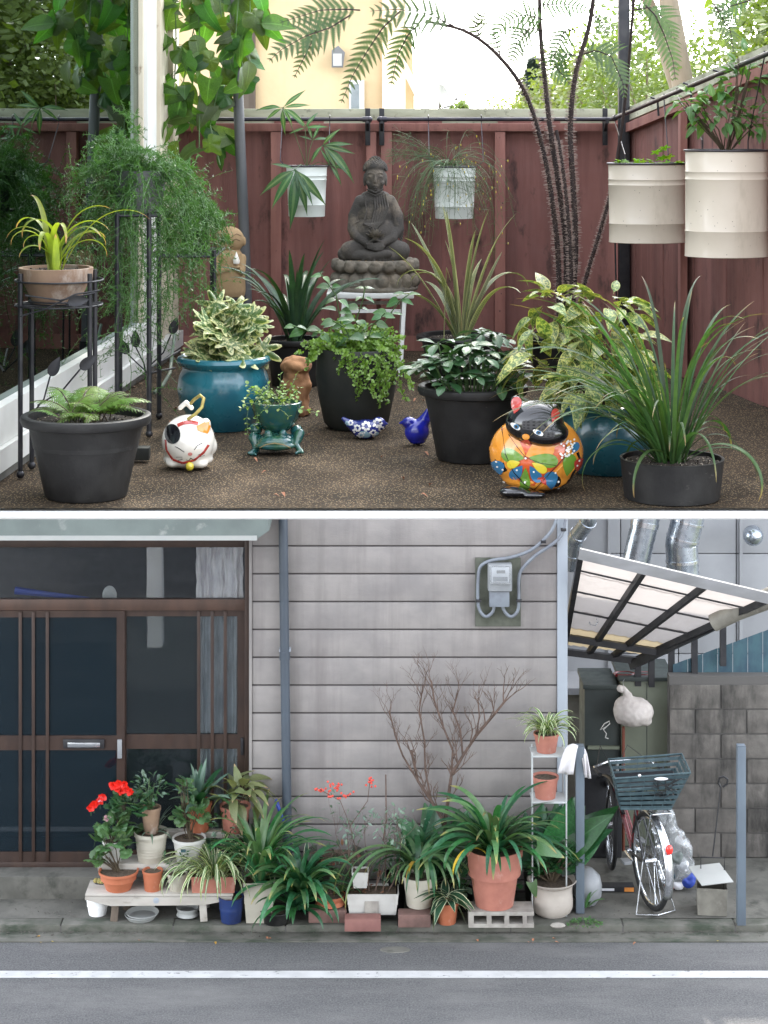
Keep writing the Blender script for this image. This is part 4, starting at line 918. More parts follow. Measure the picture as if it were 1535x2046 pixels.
# --- front left black pot with small fern
random.seed(5)
rt, d = pot('potted_fern', 'wide black resin pot with a low light green fern at the front left', 172, 1006, 826, 262, 165, m_blackpot2, 'lip', depth=.9)
s = d['s']
for i, (az, L, e) in enumerate(((180, 95, 48), (160, 90, 65), (215, 100, 35), (260, 70, 45), (100, 110, 70), (60, 120, 62), (20, 130, 52), (0, 115, 45), (330, 95, 45), (300, 80, 45), (130, 120, 68), (35, 150, 50), (280, 70, 55), (190, 70, 60), (75, 130, 66), (50, 90, 75), (240, 85, 50), (345, 70, 60), (150, 60, 75), (10, 165, 42), (170, 110, 58), (120, 95, 78), (85, 150, 60), (30, 110, 68), (0, 140, 55), (250, 95, 62), (200, 85, 68), (320, 100, 58), (60, 75, 82), (140, 80, 80), (290, 60, 70), (15, 90, 72))):
    a = R_(az); P = []; x = z = 0; b = Vector((U(-.07, .07), U(-.04, .04), d['z']))
    for k in range(8):
        P.append(b+Vector((x*math.cos(a), x*math.sin(a), z))); an = R_(e-k*12); x += L*s/7*math.cos(an); z += L*s/7*math.sin(an)
    lf, sm = frond_mb(P, L*s*.32, 12, .2, .35, .24, rr=(.002, .0008), npn=7, gap=.85, seed=i)
    f_ = part('frond', lf, L_fernb, rt); part('rachis', sm, m_stem, f_)
# --- blue pot with variegated fatsia
random.seed(6)
rt, d = pot('potted_fatsia', 'round teal glazed pot with a cream-splashed fatsia left of centre', 447, 864, 710, 188, 112, m_teal, 'belly')
s = d['s']; fm = [palm_mesh(rf_fatsia, 1, c_, 64, .9).mesh('leaf', L_fatsia) for c_ in (.1, .22, .35)]
for i in range(44):
    a = i*2.4; el = U(-.1, .9); r = U(.15, 1); h = U(8, 128)*(1.15-r*.62)
    p = Vector((r*78*s*math.cos(a)+8*s, r*60*s*math.sin(a), d['z']+h*s)); put(random.choice(fm), rt, p, (math.cos(a)+U(-.3, .3), math.sin(a)*.6-.2, U(-.75, .25)), U(-.5, .5), U(38, 58)*s, up=(0, -.75, .7))
tubes_part('stem', rt, [[(0, 0, d['z']-.01), (U(-.05, .05), U(-.05, .05), d['z']+.05), (.1*math.cos(k), .08*math.sin(k), d['z']+.13)] for k in range(9)], .004, m_gstem, world=False)
# --- dark strap plant behind it
random.seed(8)
rt, d = pot('potted_bromeliad', 'black pot of dark green spiky straps against the fence left of the buddha', 590, 775, 675, 128, 95, m_blackpot, 'lip')
s = d['s']; straps(rt, 34, 215*s, 17*s, [L_brom], d['z'], .03, (52, 88), (15, 95), p=2.2, fold=.5, sv=(.5, 1.05))
# --- frog planter
random.seed(9)
Yf = 6.52; q = Yf/F
fr = thing('frog_planter', 'teal glazed frog planter carrying a bowl of round-leaved green sprigs', 'planter', (XX(552, Yf), Yf, FZ))
def P3(px, row, y=0, c=(552, 915)): return ((px-c[0])*q, y*q, (c[1]-row)*q)
fb = blob('body', [('e', P3(552, 893, -8), (38*q, 34*q, 19*q)), ('e', P3(552, 890, -36), (34*q, 20*q, 13*q)), ('e', P3(552, 897, -40), (40*q, 16*q, 9*q)), ('e', P3(538, 875, -30), (8*q, 9*q, 9*q)), ('e', P3(567, 875, -30), (8*q, 9*q, 9*q)),
    ('t', [P3(520, 895, 5), P3(508, 885, -12), P3(514, 905, -24), P3(506, 912, -38)], [13*q, 11*q, 7*q, 5*q]), ('t', [P3(585, 893, 5), P3(600, 878, -10), P3(592, 898, -22), P3(602, 908, -34)], [12*q, 10*q, 7*q, 5*q]),
    ('t', [P3(506, 912, -34), P3(514, 913, -46)], [5*q, 3*q]), ('t', [P3(506, 912, -34), P3(500, 911, -42)], [5*q, 3*q]), ('t', [P3(602, 908, -32), P3(606, 910, -40)], [5*q, 3*q]), ('t', [P3(602, 908, -32), P3(594, 911, -42)], [5*q, 3*q]), ('e', P3(510, 873, 15), (14*q, 18*q, 12*q)), ('e', P3(592, 876, 15), (13*q, 18*q, 12*q))], .0022, 5, m_froggl, .0012, 60)
part('body', fb, None, fr)
decal('mouth', fb, stroke([P3(522, 899)[::2], P3(535, 892)[::2], P3(552, 889)[::2], P3(568, 892)[::2], P3(583, 899)[::2]], 2.2*q), M('mouth_glaze', (.22, .17, .07), .3), fr)
part('bowl', MB().lathe([(r*q, z*q) for r, z in ((14, 36), (26, 42), (42, 62), (50, 88), (51, 98), (48, 99), (46, 88), (36, 84))], 30, (0, 8*q, 0)), m_froggl, fr)
part('soil', MB().lathe([(47*q, 90*q), (20*q, 93*q), (0, 94*q)], 20, (0, 8*q, 0)), m_soil, fr)
sm_ = [leaf_mesh(1, .85, 'round', .2, .1, .1, n=5).mesh('leaf', L_sedum), leaf_mesh(1, .7, 'ovate', .25, .2, .1, n=5).mesh('leaf', L_sedum)]
def sprigs(root, base, dirs, mats_ms, leafs, nper, stemmat=m_gstem, r=.0012, pair=2, step=None):
    mb = MB(); cnt = 0
    for (d_, L) in dirs:
        p = Vector(base)+Vector((U(-.03, .03), U(-.03, .03), 0)); dd = Vector(d_).normalized(); P = [p.copy()]
        for k in range(nper):
            dd = (dd+Vector((U(-.15, .15), U(-.15, .15), U(-.2, .05)))).normalized(); p = p+dd*L/nper; P.append(p.copy())
            if k < 1: continue
            for w in range(pair):
                a = w*2*math.pi/pair+k*1.57; o = dd.orthogonal().normalized(); o2 = dd.cross(o); v = o*math.cos(a)+o2*math.sin(a)+dd*.5
                put(random.choice(mats_ms), root, p, v, U(-.3, .3), leafs*U(.6, 1.1)); cnt += 1
        mb.tube(P, r, 4)
    part('stem', mb, stemmat, root); return cnt
sprigs(fr, (0, 8*q, 92*q), [((U(-1, 1), U(-.9, .6), U(.05, 1)), U(45, 85)*q) for k in range(30)], sm_, 10*q, 5)
sprigs(fr, (-44*q, -10*q, 90*q), [((-.4, -.4, -1), 55*q), ((-.2, -.7, -1), 40*q)], sm_, 10*q, 5)
# --- stone figure behind the frog
Yg = 7.3; q = Yg/F; sf = thing('stone_figurine', 'small rough orange stone figure behind the frog planter', 'figurine', (XX(592, Yg), Yg, FZ))
part('figure', blob('figure', [('e', (0, 0, 98*q), (31*q, 26*q, 20*q)), ('e', (5*q, -18*q, 96*q), (18*q, 12*q, 9*q)), ('l', [(0, 0), (26*q, 0), (28*q, 8*q), (24*q, 30*q), (28*q, 60*q), (24*q, 84*q), (0, 90*q)]), ('e', (22*q, -8*q, 60*q), (9*q, 10*q, 16*q)), ('e', (-22*q, -8*q, 60*q), (9*q, 10*q, 16*q))], .004, 3, m_rust, .006, 45), None, sf)
# --- dark centre pot
random.seed(10)
rt, d = pot('potted_creeper', 'dark stoneware pot with trailing tiny-leaved creeper and glossy leaf stems in the centre', 712, 862, 694, 158, 108, m_darkclay, 'egg')
s = d['s']; cm = [leaf_mesh(1, .75, 'ovate', .25, .2, .05, n=4).mesh('leaf', L_creep), leaf_mesh(1, .8, 'round', .2, .1, .05, n=4).mesh('leaf', L_creep)]
mb = MB(); lf = MB()
def creep(base, dirs):
    for (dv, L) in dirs:
        p = Vector(base)+Vector((U(-1, 1)*55*s, U(-1, 1)*45*s, 0)); dd = Vector(dv).normalized(); P = [p.copy()]
        n = int(L/5)
        for k in range(n):
            dd = (dd+Vector((U(-.3, .3), U(-.3, .3), U(-.3, .12)))).normalized(); p = p+dd*5*s; P.append(p.copy())
            for w in (0, 1, 2):
                v = Vector((U(-1, 1), U(-1, 1), U(-.4, 1))).normalized(); a = v*8.5*s*U(.6, 1.2); b = v.orthogonal().normalized()*3.8*s
                lf.add([p, p+a*.5-b, p+a, p+a*.5+b], [(0, 1, 2, 3)], [(.5, 0), (0, .5), (.5, .8), (1, .5)])
        mb.tube(P, .0009, 3)
creep((0, 0, d['z']+.01), [((U(-1, 1), U(-1, .6), U(.2, 1.6)), U(35, 80)) for k in range(190)])
creep((28*s, -50*s, d['z']+.02), [((U(-.2, 1), U(-1, -.3), U(-1.2, -.1)), U(50, 115)) for k in range(26)])
creep((-50*s, -45*s, d['z']+.02), [((U(-1, .2), U(-1, -.3), U(-.9, .3)), U(25, 60)) for k in range(9)])
part('creeper_foliage', lf, L_creep, rt, kind='stuff', smooth=False); part('creeper_stem', mb, m_stem, rt, kind='stuff')
gm = [leaf_mesh(1, .62, 'ovate', .25, .3, .15).mesh('leaf', L_glossy), leaf_mesh(1, .7, 'ovate', .15, .45, .12).mesh('leaf', L_glossy)]
def pxstem(rt, d, pts, ms, size, n, px0, r=.0022, yoff=0, sm=m_gstem):
    P = []; 
    for (x, y, yy) in pts: Y = d['Y']+yy; P.append(W(x, y, Y)-Vector(rt.location))
    part('stem', MB().tube(P, r, 6), sm, rt)
    for k in range(n):
        t = (k+.7)/n*(len(P)-1); i = min(int(t), len(P)-2); p = P[i].lerp(P[i+1], t-i)
        for sg in (-1, 1):
            put(random.choice(ms), rt, p, (sg*U(.5, 1.1), U(-.9, .4), U(-.35, .45)), U(-.4, .4), size*U(.7, 1.15)*(1-.3*k/n), up=(0, -.6, 1))
for pts, n in (([(690, 690, 0), (680, 640, 0), (672, 590, -.02), (640, 545, -.04)], 6), ([(720, 690, 0), (712, 640, 0), (725, 600, -.03), (730, 572, -.04)], 5), ([(740, 690, .02), (770, 640, 0), (800, 600, -.03), (818, 588, -.03)], 4), ([(690, 690, -.02), (650, 668, -.05), (610, 660, -.08), (585, 650, -.1)], 4), ([(730, 690, -.03), (745, 650, -.06), (770, 625, -.1)], 3), ([(705, 690, -.05), (690, 655, -.1), (665, 640, -.14)], 3)):
    pxstem(rt, d, pts, gm, 36*s, n, 0)
# --- pachysandra pot
random.seed(11)
rt, d = pot('potted_groundcover', 'ribbed black pot packed with whorled dark green leaves right of centre', 945, 928, 768, 222, 145, m_blackpot2, 'lip')
s = d['s']; pm = [leaf_mesh(1, .46, 'obov', .25, .35, .12, serr=.12).mesh('leaf', L_pachy), leaf_mesh(1, .52, 'obov', .2, .2, .12, serr=.1).mesh('leaf', L_pachy)]
mb = MB(); cn = 0
for i in range(42):
    a = i*2.4; r = math.sqrt((i+.5)/42); x, y = r*100*s*math.cos(a), r*85*s*math.sin(a); h = U(50, 142)*(1-.5*r*r)*s
    top = Vector((x*1.08, y*1.08-.01, d['z']+h)); mb.tube([(x*.7, y*.7, d['z']-.005), (x*.9, y*.9, d['z']+h*.5), top], .0022, 5)
    for k in range(7):
        b = k*2*math.pi/7+U(-.2, .2); put(random.choice(pm), rt, top+Vector((0, 0, -U(0, 8)*s)), (math.cos(b)+x*1.5, math.sin(b)+y*1.5, U(-.2, .55)), U(-.3, .3), U(31, 52)*s)
part('stem', mb, m_gstem, rt)
# --- striped strap plant behind
random.seed(12)
rt, d = pot('potted_striped_flax', 'black pot of cream-striped straps behind the whorled groundcover', 922, 765, 668, 182, 130, m_blackpot, 'lip')
s = d['s']
for (px, L, w, e, bn, fr_) in ((-1, 270, 22, 84, 8, -.4), (-1, 250, 22, 70, 12, -.2), (-1, 210, 20, 78, 150, -.6), (-1, 230, 20, 62, 30, 0), (-1, 245, 22, 76, 60, .5), (1, 190, 20, 66, 5, -.4), (1, 210, 20, 74, 10, .3), (1, 235, 20, 68, 150, -.5), (1, 275, 20, 75, 30, 0), (1, 220, 20, 86, 10, .5), (-1, 200, 20, 88, 20, .1), (-1, 230, 22, 80, 175, -.2), (1, 200, 18, 60, 100, .8), (-1, 190, 18, 56, 110, .5), (1, 170, 18, 80, 40, -.8), (-1, 160, 18, 60, 60, -.9), (1, 265, 18, 82, 14, .4), (-1, 260, 20, 86, 6, .2)):
    az = (0 if px > 0 else math.pi)+fr_*(-1 if px > 0 else 1)+U(-.15, .15)
    lone_strap(rt, L_varst, (px*U(0, .03), U(-.02, .02), d['z']), az, L*s, w*s, e, bn, p=2.4, fold=.35)
lone_strap(rt, L_varst, W(900, 560, d['Y']-.06)-Vector(rt.location), math.pi, 210*s, 27*s, 75, 0, p=1, fold=.1, kink=(.08, -88), label='broad leaf folded and hanging straight down')
# --- tree fern: pot, hairy stems, fronds
random.seed(13)
Yt = 8.35
rt, d = pot('tree_fern', 'tall tree fern with bristly dark stems and lacy fronds arching across the top', 1128, 775, 668, 165, 120, m_blackpot, 'lip', Yc=Yt, cat='tree fern')
s = Yt/F
def stemlike(pts, r0, r1, hairy0, seed, bare=False, hl=13):
    rnd = random.Random(seed); P = [W(x, y, Yt+yy) for x, y, yy in pts]; n = 30
    def at(t):
        t = t*(len(P)-1); i = min(int(t), len(P)-2); k = t-i
        a, b, c, e = P[max(i-1, 0)], P[i], P[i+1], P[min(i+2, len(P)-1)]
        return .5*((2*b)+(c-a)*k+(2*a-5*b+4*c-e)*k*k+(3*b-a-3*c+e)*k**3)
    C = [at(i/n) for i in range(n+1)]
    st = part('stem', MB().tube(C, [r0+(r1-r0)*i/n for i in range(n+1)], 10), m_fernstem, rt, world=True)
    if not bare:
        mb = MB()
        for k in range(1150):
            t = rnd.uniform(0, hairy0); p = at(t); dd = (at(min(1, t+.01))-p).normalized(); a = Vector((rnd.uniform(-1, 1), rnd.uniform(-1, 1), rnd.uniform(-.1, .3))); a = (a-dd*a.dot(dd)*.8).normalized()
            L = hl*s*rnd.uniform(.4, 1.15)*(1-t*.45); b = dd*.5*s; m_ = p+a*(r0+L*.6); e = p+a*L+dd*L*.1+Vector((rnd.uniform(-.3, .3)*L, 0, rnd.uniform(-.3, .3)*L+(.0)))
            mb.add([p-b, p+b, m_+b*.6, m_-b*.6, e], [(0, 1, 2, 3), (3, 2, 4)])
        part('bristle', mb, m_hair, st, kind='stuff', loc=(-Vector(rt.location)), smooth=False)
    return C
stA = stemlike([(1118, 660, 0), (1116, 520, 0), (1106, 420, -.02), (1088, 310, -.05), (1052, 190, -.1), (995, 110, -.16), (930, 62, -.22), (850, 42, -.28)], .0125, .006, .62, 1)
stB = stemlike([(1130, 660, .02), (1132, 500, .02), (1118, 380, .02), (1100, 260, .03), (1088, 150, .03), (1080, 60, .03), (1078, -30, 0)], .014, .008, .78, 2)
stC = stemlike([(1140, 660, 0), (1150, 500, -.02), (1146, 380, -.02), (1140, 260, -.02), (1150, 150, -.04), (1178, 50, -.06), (1190, -40, -.1)], .014, .009, .75, 3)
stD = stemlike([(1146, 660, .05), (1170, 560, .06), (1200, 460, .08), (1222, 380, .1), (1236, 300, .12), (1252, 180, .1), (1262, 60, .05), (1270, -40, 0)], .009, .006, .5, 4, hl=9)
stE = stemlike([(1134, 665, -.05), (1142, 560, -.05), (1136, 440, -.04), (1124, 330, -.02), (1112, 260, 0)], .010, .007, .9, 5)
def tfrond(label, pts, plen, nump, start, droop, side=None, seed=1):
    P = [W(x, y, Yt+yy) for x, y, yy in pts]; lf, sm = frond_mb(P, plen*s*(1 if plen > 44 else 1.3), int(nump*1.1), start, droop, 0, side, (.0035, .001), npn=13, gap=1.25, seed=seed)
    f_ = part('frond', lf, L_fern, rt, world=True, smooth=False); part('rachis', sm, m_fernstem, f_, loc=(-Vector(rt.location)))
# pinnae hanging from the long arched stem and the big fronds at the top
for i, (pts, pl, n) in enumerate((
    ([(905, 50, -.25), (850, 25, -.3), (790, 18, -.33), (740, 22, -.36)], 60, 10),
    ([(700, 30, -.35), (660, 55, -.36), (610, 72, -.38), (560, 100, -.4), (538, 122, -.41)], 58, 13),
    ([(800, 22, -.33), (765, 55, -.34), (735, 100, -.35), (705, 150, -.36), (682, 205, -.37)], 46, 15),
    ([(845, 38, -.3), (815, 70, -.3), (795, 110, -.3), (782, 168, -.3)], 34, 12),
    ([(640, 40, -.3), (625, 80, -.3), (605, 120, -.31), (588, 155, -.32)], 26, 10),
    ([(720, 20, -.3), (690, 18, -.3), (640, 20, -.31), (560, 45, -.32)], 48, 12),
    ([(960, 78, -.18), (950, 50, -.2), (962, 28, -.22), (985, 20, -.24)], 26, 9),
    ([(1000, 112, -.15), (985, 60, -.15), (982, 28, -.15)], 17, 9),
    ([(1085, 60, .02), (1060, 55, 0), (1035, 80, -.02), (1020, 130, -.03)], 42, 12),
    ([(1090, 40, 0), (1050, 28, -.02), (1010, 42, -.05), (985, 75, -.06)], 40, 12),
    ([(1150, 60, -.02), (1130, 60, -.05), (1112, 95, -.06), (1100, 140, -.07)], 36, 11),
    ([(1160, 110, -.05), (1190, 100, -.06), (1222, 112, -.07), (1245, 165, -.08), (1248, 195, -.08)], 40, 14),
    ([(1152, 110, 0), (1130, 108, 0), (1108, 130, 0), (1140, 168, 0)], 36, 10),
    ([(1185, 30, -.02), (1200, 40, -.03), (1215, 70, -.04)], 34, 9),
    ([(1290, 10, -.1), (1310, 30, -.1), (1328, 70, -.1), (1345, 120, -.1), (1350, 160, -.1)], 46, 14),
    ([(1265, 20, -.05), (1300, 14, -.05), (1330, 40, -.06), (1350, 80, -.06)], 42, 11),
    ([(1425, 5, -.2), (1440, 30, -.2), (1460, 60, -.2), (1466, 105, -.2)], 30, 12),
    ([(1500, 0, -.2), (1460, 12, -.2), (1420, 30, -.2)], 34, 9),
    ([(1075, 10, 0), (1130, 8, 0), (1180, 20, 0)], 40, 11))):
    tfrond('', pts, pl, n, .05, .55 if i in (0, 5, 7) else .3, side=(1, .25, .15) if i in (2, 3, 4, 6, 7, 8, 9, 10, 12, 13, 14, 16) else (.25, .3, 1), seed=i)
# --- teal pot with gold-dust shrub
random.seed(14)
rt, d = pot('potted_aucuba', 'big deep teal pot with drooping gold-speckled leaves at the right', 1216, 952, 800, 212, 150, m_teald, 'belly')
s = d['s']; am = [leaf_mesh(1, .42, 'ovate', .25, .45, .12).mesh('leaf', L_aucuba), leaf_mesh(1, .48, 'ovate', .15, .6, .1).mesh('leaf', L_aucuba), leaf_mesh(1, .38, 'ovate', .35, .25, .12).mesh('leaf', L_aucuba)]
for (cx_, cy_, yy, rx, rz, n) in ((1110, 640, .12, 62, 62, 40), (1090, 740, .02, 62, 62, 44), (1210, 640, .1, 75, 62, 54), (1220, 720, 0, 90, 70, 64), (1180, 775, -.08, 70, 40, 37), (1260, 780, -.05, 50, 50, 27)):
    bush(rt, n, W(cx_, cy_, d['Y']+yy)-Vector(rt.location), (rx*s, 60*s, rz*s), am, 64*s, (0, 0, d['z']), m_stem, up=.1, nstem=4, droop=.55, inner=.5)
# --- cymbidium at the right front
random.seed(15)
rt, d = pot('potted_cymbidium', 'dark pot of long arching grassy leaves in the right front corner', 1343, 1011, 914, 208, 190, m_blackpot2, 'plain', n=48)
s = d['s']
straps(rt, 58, 450*s, 10*s, [L_cym], d['z'], .05, (55, 86), (25, 115), p=2.0, fold=.35, sv=(.55, 1.05), nv=12, seg=20)
straps(rt, 44, 400*s, 10*s, [L_cym], d['z'], .05, (42, 74), (55, 130), p=1.6, fold=.35, sv=(.6, 1.15), az=(math.pi*.7, math.pi*1.35), nv=9, seg=20)
straps(rt, 18, 270*s, 14*s, [L_cym], d['z'], .06, (30, 80), (90, 170), p=1.6, fold=.35, sv=(.6, 1.05), nv=7, seg=18)
tubes_part('cane', rt, [[(U(-.03, .03), U(-.03, .03), d['z']), (U(-.04, .04), U(-.03, .03), d['z']+U(.06, .13))] for k in range(12)], .004, m_khaki, world=False)
# --- hanging buckets on the back fence
def bucket(label, px, rr, rb, rw, bw, Y, hook):
    s = Y/F; z0 = ZZ(rb, Y); H = ZZ(rr, Y)-z0; Rr, B = rw/2*s, bw/2*s
    b = thing('hanging_bucket', label, 'hanging planter', (XX(px, Y), Y, z0), 0, None)
    P = [(0, 0), (B, 0), (B+.001, .003)]
    for k in (.23, .72, .80):
        r = B+(Rr*.97-B)*k; P += [(r, H*(k-.012)), (r+.0022, H*k), (r+(Rr*.97-B)*.01, H*(k+.012))]
    P += [(Rr*.97, H*.985), (Rr*.97-.003, H*.985), (Rr*.95-.004, H*.8)]
    part('pail', MB().lathe(P, 40, sy=.8), m_bucket, b)
    part('rim', MB().tube([(Rr*.985*math.cos(a), Rr*.985*.8*math.sin(a), H*.985) for a in [i*math.pi/16 for i in range(33)]], .0035, 8), m_rod, b)
    part('soil', MB().lathe([(Rr*.93, H*.93), (0, H*.95)], 20, sy=.8), m_soil, b)
    for hx in hook:
        x = XX(hx, Y)-b.location.x; e = Rr*1.02*(1 if x > 0 else -1)
        part('hook', MB().tube([(e*.97, 0, H*.96), (e*1.03, 0, H), (x, 0, H+.02), (x, 9.13-Y, ZZ(245, 9.13)-z0), (x, 9.117-Y, ZZ(232, 9.13)-z0), (x, 9.14-Y, ZZ(229, 9.13)-z0), (x, 9.15-Y, ZZ(240, 9.13)-z0)], .0022, 6), m_rod, b)
    return b, dict(R=Rr, H=H, z=H*.95, s=s, Y=Y)
random.seed(16)
b, d = bucket('white hanging bucket holding the ribbon fern left of the buddha', 613, 330, 432, 84, 72, 8.95, (560, 657)); s = d['s']
lf_ = [leaf_mesh(1, .16, 'lance', .3, .25, .05, wave=.05, n=14).mesh('leaf', L_stag), leaf_mesh(1, .2, 'lance', .2, .5, .05, wave=.06, n=14).mesh('leaf', L_stag)]
def ribbonfern(root, d, tipx, tipy, yy, dirs, size, br=(0, 0)):
    p0 = Vector((br[0]*s, 0, d['z'])); p1 = W(tipx, tipy, d['Y']+yy)-Vector(root.location)
    part('stem', MB().tube([p0, p0.lerp(p1, .5)+Vector((0, -.01, .02)), p1], .0015, 5), m_gstem, root)
    for (dx, dy, dz, L) in dirs: put(random.choice(lf_), root, p1, (dx, dy, dz), U(-.2, .2), L*s, up=(0, -1, .5))
ribbonfern(b, d, 590, 338, -.12, [(-1, -.3, -.5, 80), (-.6, -.4, -.8, 82), (0, -.4, -1, 108), (.35, -.4, -.9, 85), (.5, -.3, -.8, 78), (.7, -.3, -.7, 86), (-.8, -.2, .3, 50), (.15, -.4, -1, 70)], 1)
ribbonfern(b, d, 645, 290, -.08, [(1, -.2, -.2, 65), (.8, -.2, -.6, 90), (.9, 0, .1, 60), (.6, -.3, -.9, 60), (-.5, -.3, -.5, 40), (.3, -.2, .4, 45)], 1)
ribbonfern(b, d, 565, 215, -.05, [(-1, -.2, .15, 50), (-.8, -.2, -.4, 40), (.7, 0, .6, 58), (.9, -.2, -.5, 55), (.0, -.3, -1, 50), (1, 0, .2, 55), (.5, -.1, -.8, 40)], 1)
ribbonfern(b, d, 610, 255, 0, [(-.6, 0, .7, 35), (.5, 0, .8, 40), (.8, -.2, .1, 45), (-.7, -.2, -.2, 35)], 1)
ribbonfern(b, d, 660, 330, -.08, [(.6, -.3, -.7, 42), (1, -.2, -.1, 36), (-.3, -.3, .6, 40)], 1)
ribbonfern(b, d, 625, 280, 0, [(-.3, 0, 1, 40), (.4, 0, .9, 38), (-.9, 0, .4, 30), (.9, 0, .3, 36)], 1)
b, d = bucket('white hanging bucket trailing wiry green stems right of the buddha', 908, 331, 436, 88, 76, 8.95, (858, 966)); s = d['s']
mb = MB(); yl = MB()
for k in range(110):
    a = U(0, 6.28); p = Vector((U(-.05, .02), U(-.05, .03), d['z'])); dd = Vector((math.cos(a)*.8-.1, math.sin(a)*.5-.35, U(.1, 1.6))).normalized(); P = [p.copy()]; L = U(70, 230)*s
    for i in range(14):
        dd = (dd+Vector((U(-.1, .1), U(-.08, .06), -.30+U(-.06, .06)))).normalized(); p = p+dd*L/14; P.append(p.copy())
        if i > 3 and random.random() < .5:
            e = Vector((U(-1, 1), U(-1, 1), U(-1, .2))).normalized()*U(14, 34)*s; mb.tube([p, p+e*.5+Vector((0, 0, .002)), p+e], .0006, 3, cap=False)
            if random.random() < .14: yl.ball(p+e, (.0019, .0019, .006), 6)
    mb.tube(P, [.0011]*8+[.0007]*7, 3, cap=False)
for k in range(14):
    P = [Vector((-.03, 0, d['z']))]; dd = Vector((-.75+U(-.1, .1), 0, .7+U(-.2, .2)))
    for i in range(12): dd = (dd+Vector((U(-.08, .08), U(-.05, .05), -.075))).normalized(); P.append(P[-1]+dd*11*s); 
    for i in range(3, 12):
        for w in (0, 1): mb.tube([P[i], P[i]+Vector((U(-1, .6), U(-.5, .5), U(-1, .9))).normalized()*U(10, 24)*s], .0006, 3, cap=False)
    mb.tube(P, .0009, 3, cap=False)
part('trailing_stems', mb, L_rus, b, kind='stuff'); part('yellow_buds', yl, g_yellow, b, kind='stuff')
# --- cream oval tubs on the right rod
def tub(label, px, rr, rb, rw, bw, Y, sy=.62):
    s = Y/F; z0 = ZZ(rb, Y); H = ZZ(rr, Y)-z0; Rr, B = rw/2*s, bw/2*s
    b = thing('hanging_tub', label, 'hanging planter', (XX(px, Y), Y, z0)); P = [(0, 0), (B, 0), (B+.003, .002), (B+.002, .006)]
    for k in (.24, .72, .79): r = B+(Rr*.98-B)*k; P += [(r, H*(k-.01)), (r+.0025, H*k), (r, H*(k+.01))]
    P += [(Rr*.98, H*.985), (Rr*.98-.003, H*.985), (Rr*.97-.004, H*.8)]
    part('tub', MB().lathe(P, 48, sy=sy), m_cream, b); part('rim', MB().tube([(Rr*math.cos(a), Rr*sy*math.sin(a), H*.985) for a in [i*math.pi/20 for i in range(41)]], .004, 8), m_rod, b)
    part('soil', MB().lathe([(Rr*.94, H*.93), (0, H*.95)], 20, sy=sy), m_soil, b)
    for x in (-Rr*.5, Rr*.6):
        px_ = b.location.x+x; k = (px_-XX(1560, 7.0))/(XX(1228, 9.0)-XX(1560, 7.0)); pr = W(1560, 96, 7.0).lerp(W(1228, 236, 9.0), max(0, min(1, k)))-b.location
        part('hook', MB().tube([(x, Rr*sy*.7, H*.96), (x, Rr*sy*.7, H+.03), pr+Vector((0, 0, -.01)), pr+Vector((0, .0, .014)), pr+Vector((.01, .01, 0))], .0025, 6), m_rod, b)
    return b, dict(R=Rr, H=H, z=H*.95, s=s, Y=Y)
random.seed(17)
b, d = tub('cream oval tub with small lobed lime seedlings, the lower left one of two', 1293, 324, 484, 158, 150, 8.1); s = d['s']
li = [palm_mesh(lambda a: .7+.3*math.cos(a*5), 1, .1, 30, .8).mesh('leaf', L_lime)]
for k in range(26): put(li[0], b, (U(-60, 66)*s, U(-40, 10)*s, d['z']+U(2, 14)*s), (U(-1, 1), U(-1, 1), U(-.2, .4)), U(-.4, .4), U(8, 13)*s)
for (x, z) in ((18, 30), (34, 38), (42, 20), (28, 18)): put(li[0], b, (x*s, -.01, d['z']+z*s), (.3, -.8, .5), 0, 14*s); 
b, d = tub('larger cream oval tub with soft green leafy salvia at the right edge', 1452, 297, 512, 168, 164, 7.4, .7); s = d['s']
tm = [leaf_mesh(1, .45, 'ovate', .3, .3, .12).mesh('leaf', L_tub), leaf_mesh(1, .5, 'ovate', .2, .45, .1).mesh('leaf', L_tub)]
for (cx_, cy_, rx, rz, n, sz) in ((1440, 235, 62, 48, 60, 34), (1400, 215, 45, 40, 26, 30), (1480, 180, 45, 60, 40, 32), (1500, 250, 40, 40, 34, 30), (1370, 205, 30, 25, 12, 30), (1490, 130, 30, 36, 12, 30)):
    bush(b, n, W(cx_, cy_, d['Y']-.02)-Vector(b.location), (rx*s, 45*s, rz*s), tm, sz*s, (0, 0, d['z']), m_stem, up=.3, nstem=4, droop=.2, inner=.3)
# --- folding stool and buddha
Yb = 8.62; q = Yb/F; zst = ZZ(578, Yb)
sto = thing('folding_stool', 'white metal folding stool under the stone buddha', 'stool', (XX(738, Yb), Yb, FZ))
part('seat', MB().bb((XX(655, Yb), Yb-.19, zst-.022), (XX(826, Yb), Yb+.19, zst), bev=.005), m_white, sto, world=True)
for (xa, xb, ya, yb) in ((690, 680, -.17, -.27), (808, 799, -.17, -.30), (690, 684, .15, .24), (806, 800, .15, .24)):
    part('leg', MB().bar((XX(xa, Yb), Yb+ya, zst-.02), (XX(xb, Yb), Yb+yb, FZ+.002), .016, .012), m_white, sto, world=True, smooth=False)
part('crossbar', MB().bar((XX(688, Yb), Yb-.2, ZZ(612, Yb)), (XX(800, Yb), Yb-.2, ZZ(612, Yb)), .01, .014).bar((XX(690, Yb), Yb+.16, ZZ(612, Yb)), (XX(800, Yb), Yb+.16, ZZ(612, Yb)), .01, .014), m_white, sto, world=True, smooth=False)
bd = thing('buddha_statue', 'seated dark stone buddha on a lotus base in meditation by the back fence', 'statue', (XX(750, Yb), Yb, zst))
def B_(px, row, y=0): return ((px-750)*q, y*q, (577-row)*q)
E = lambda px, row, y, rx, ry, rz, rot=None: ('e', B_(px, row, y), (rx*q, ry*q, rz*q), rot)
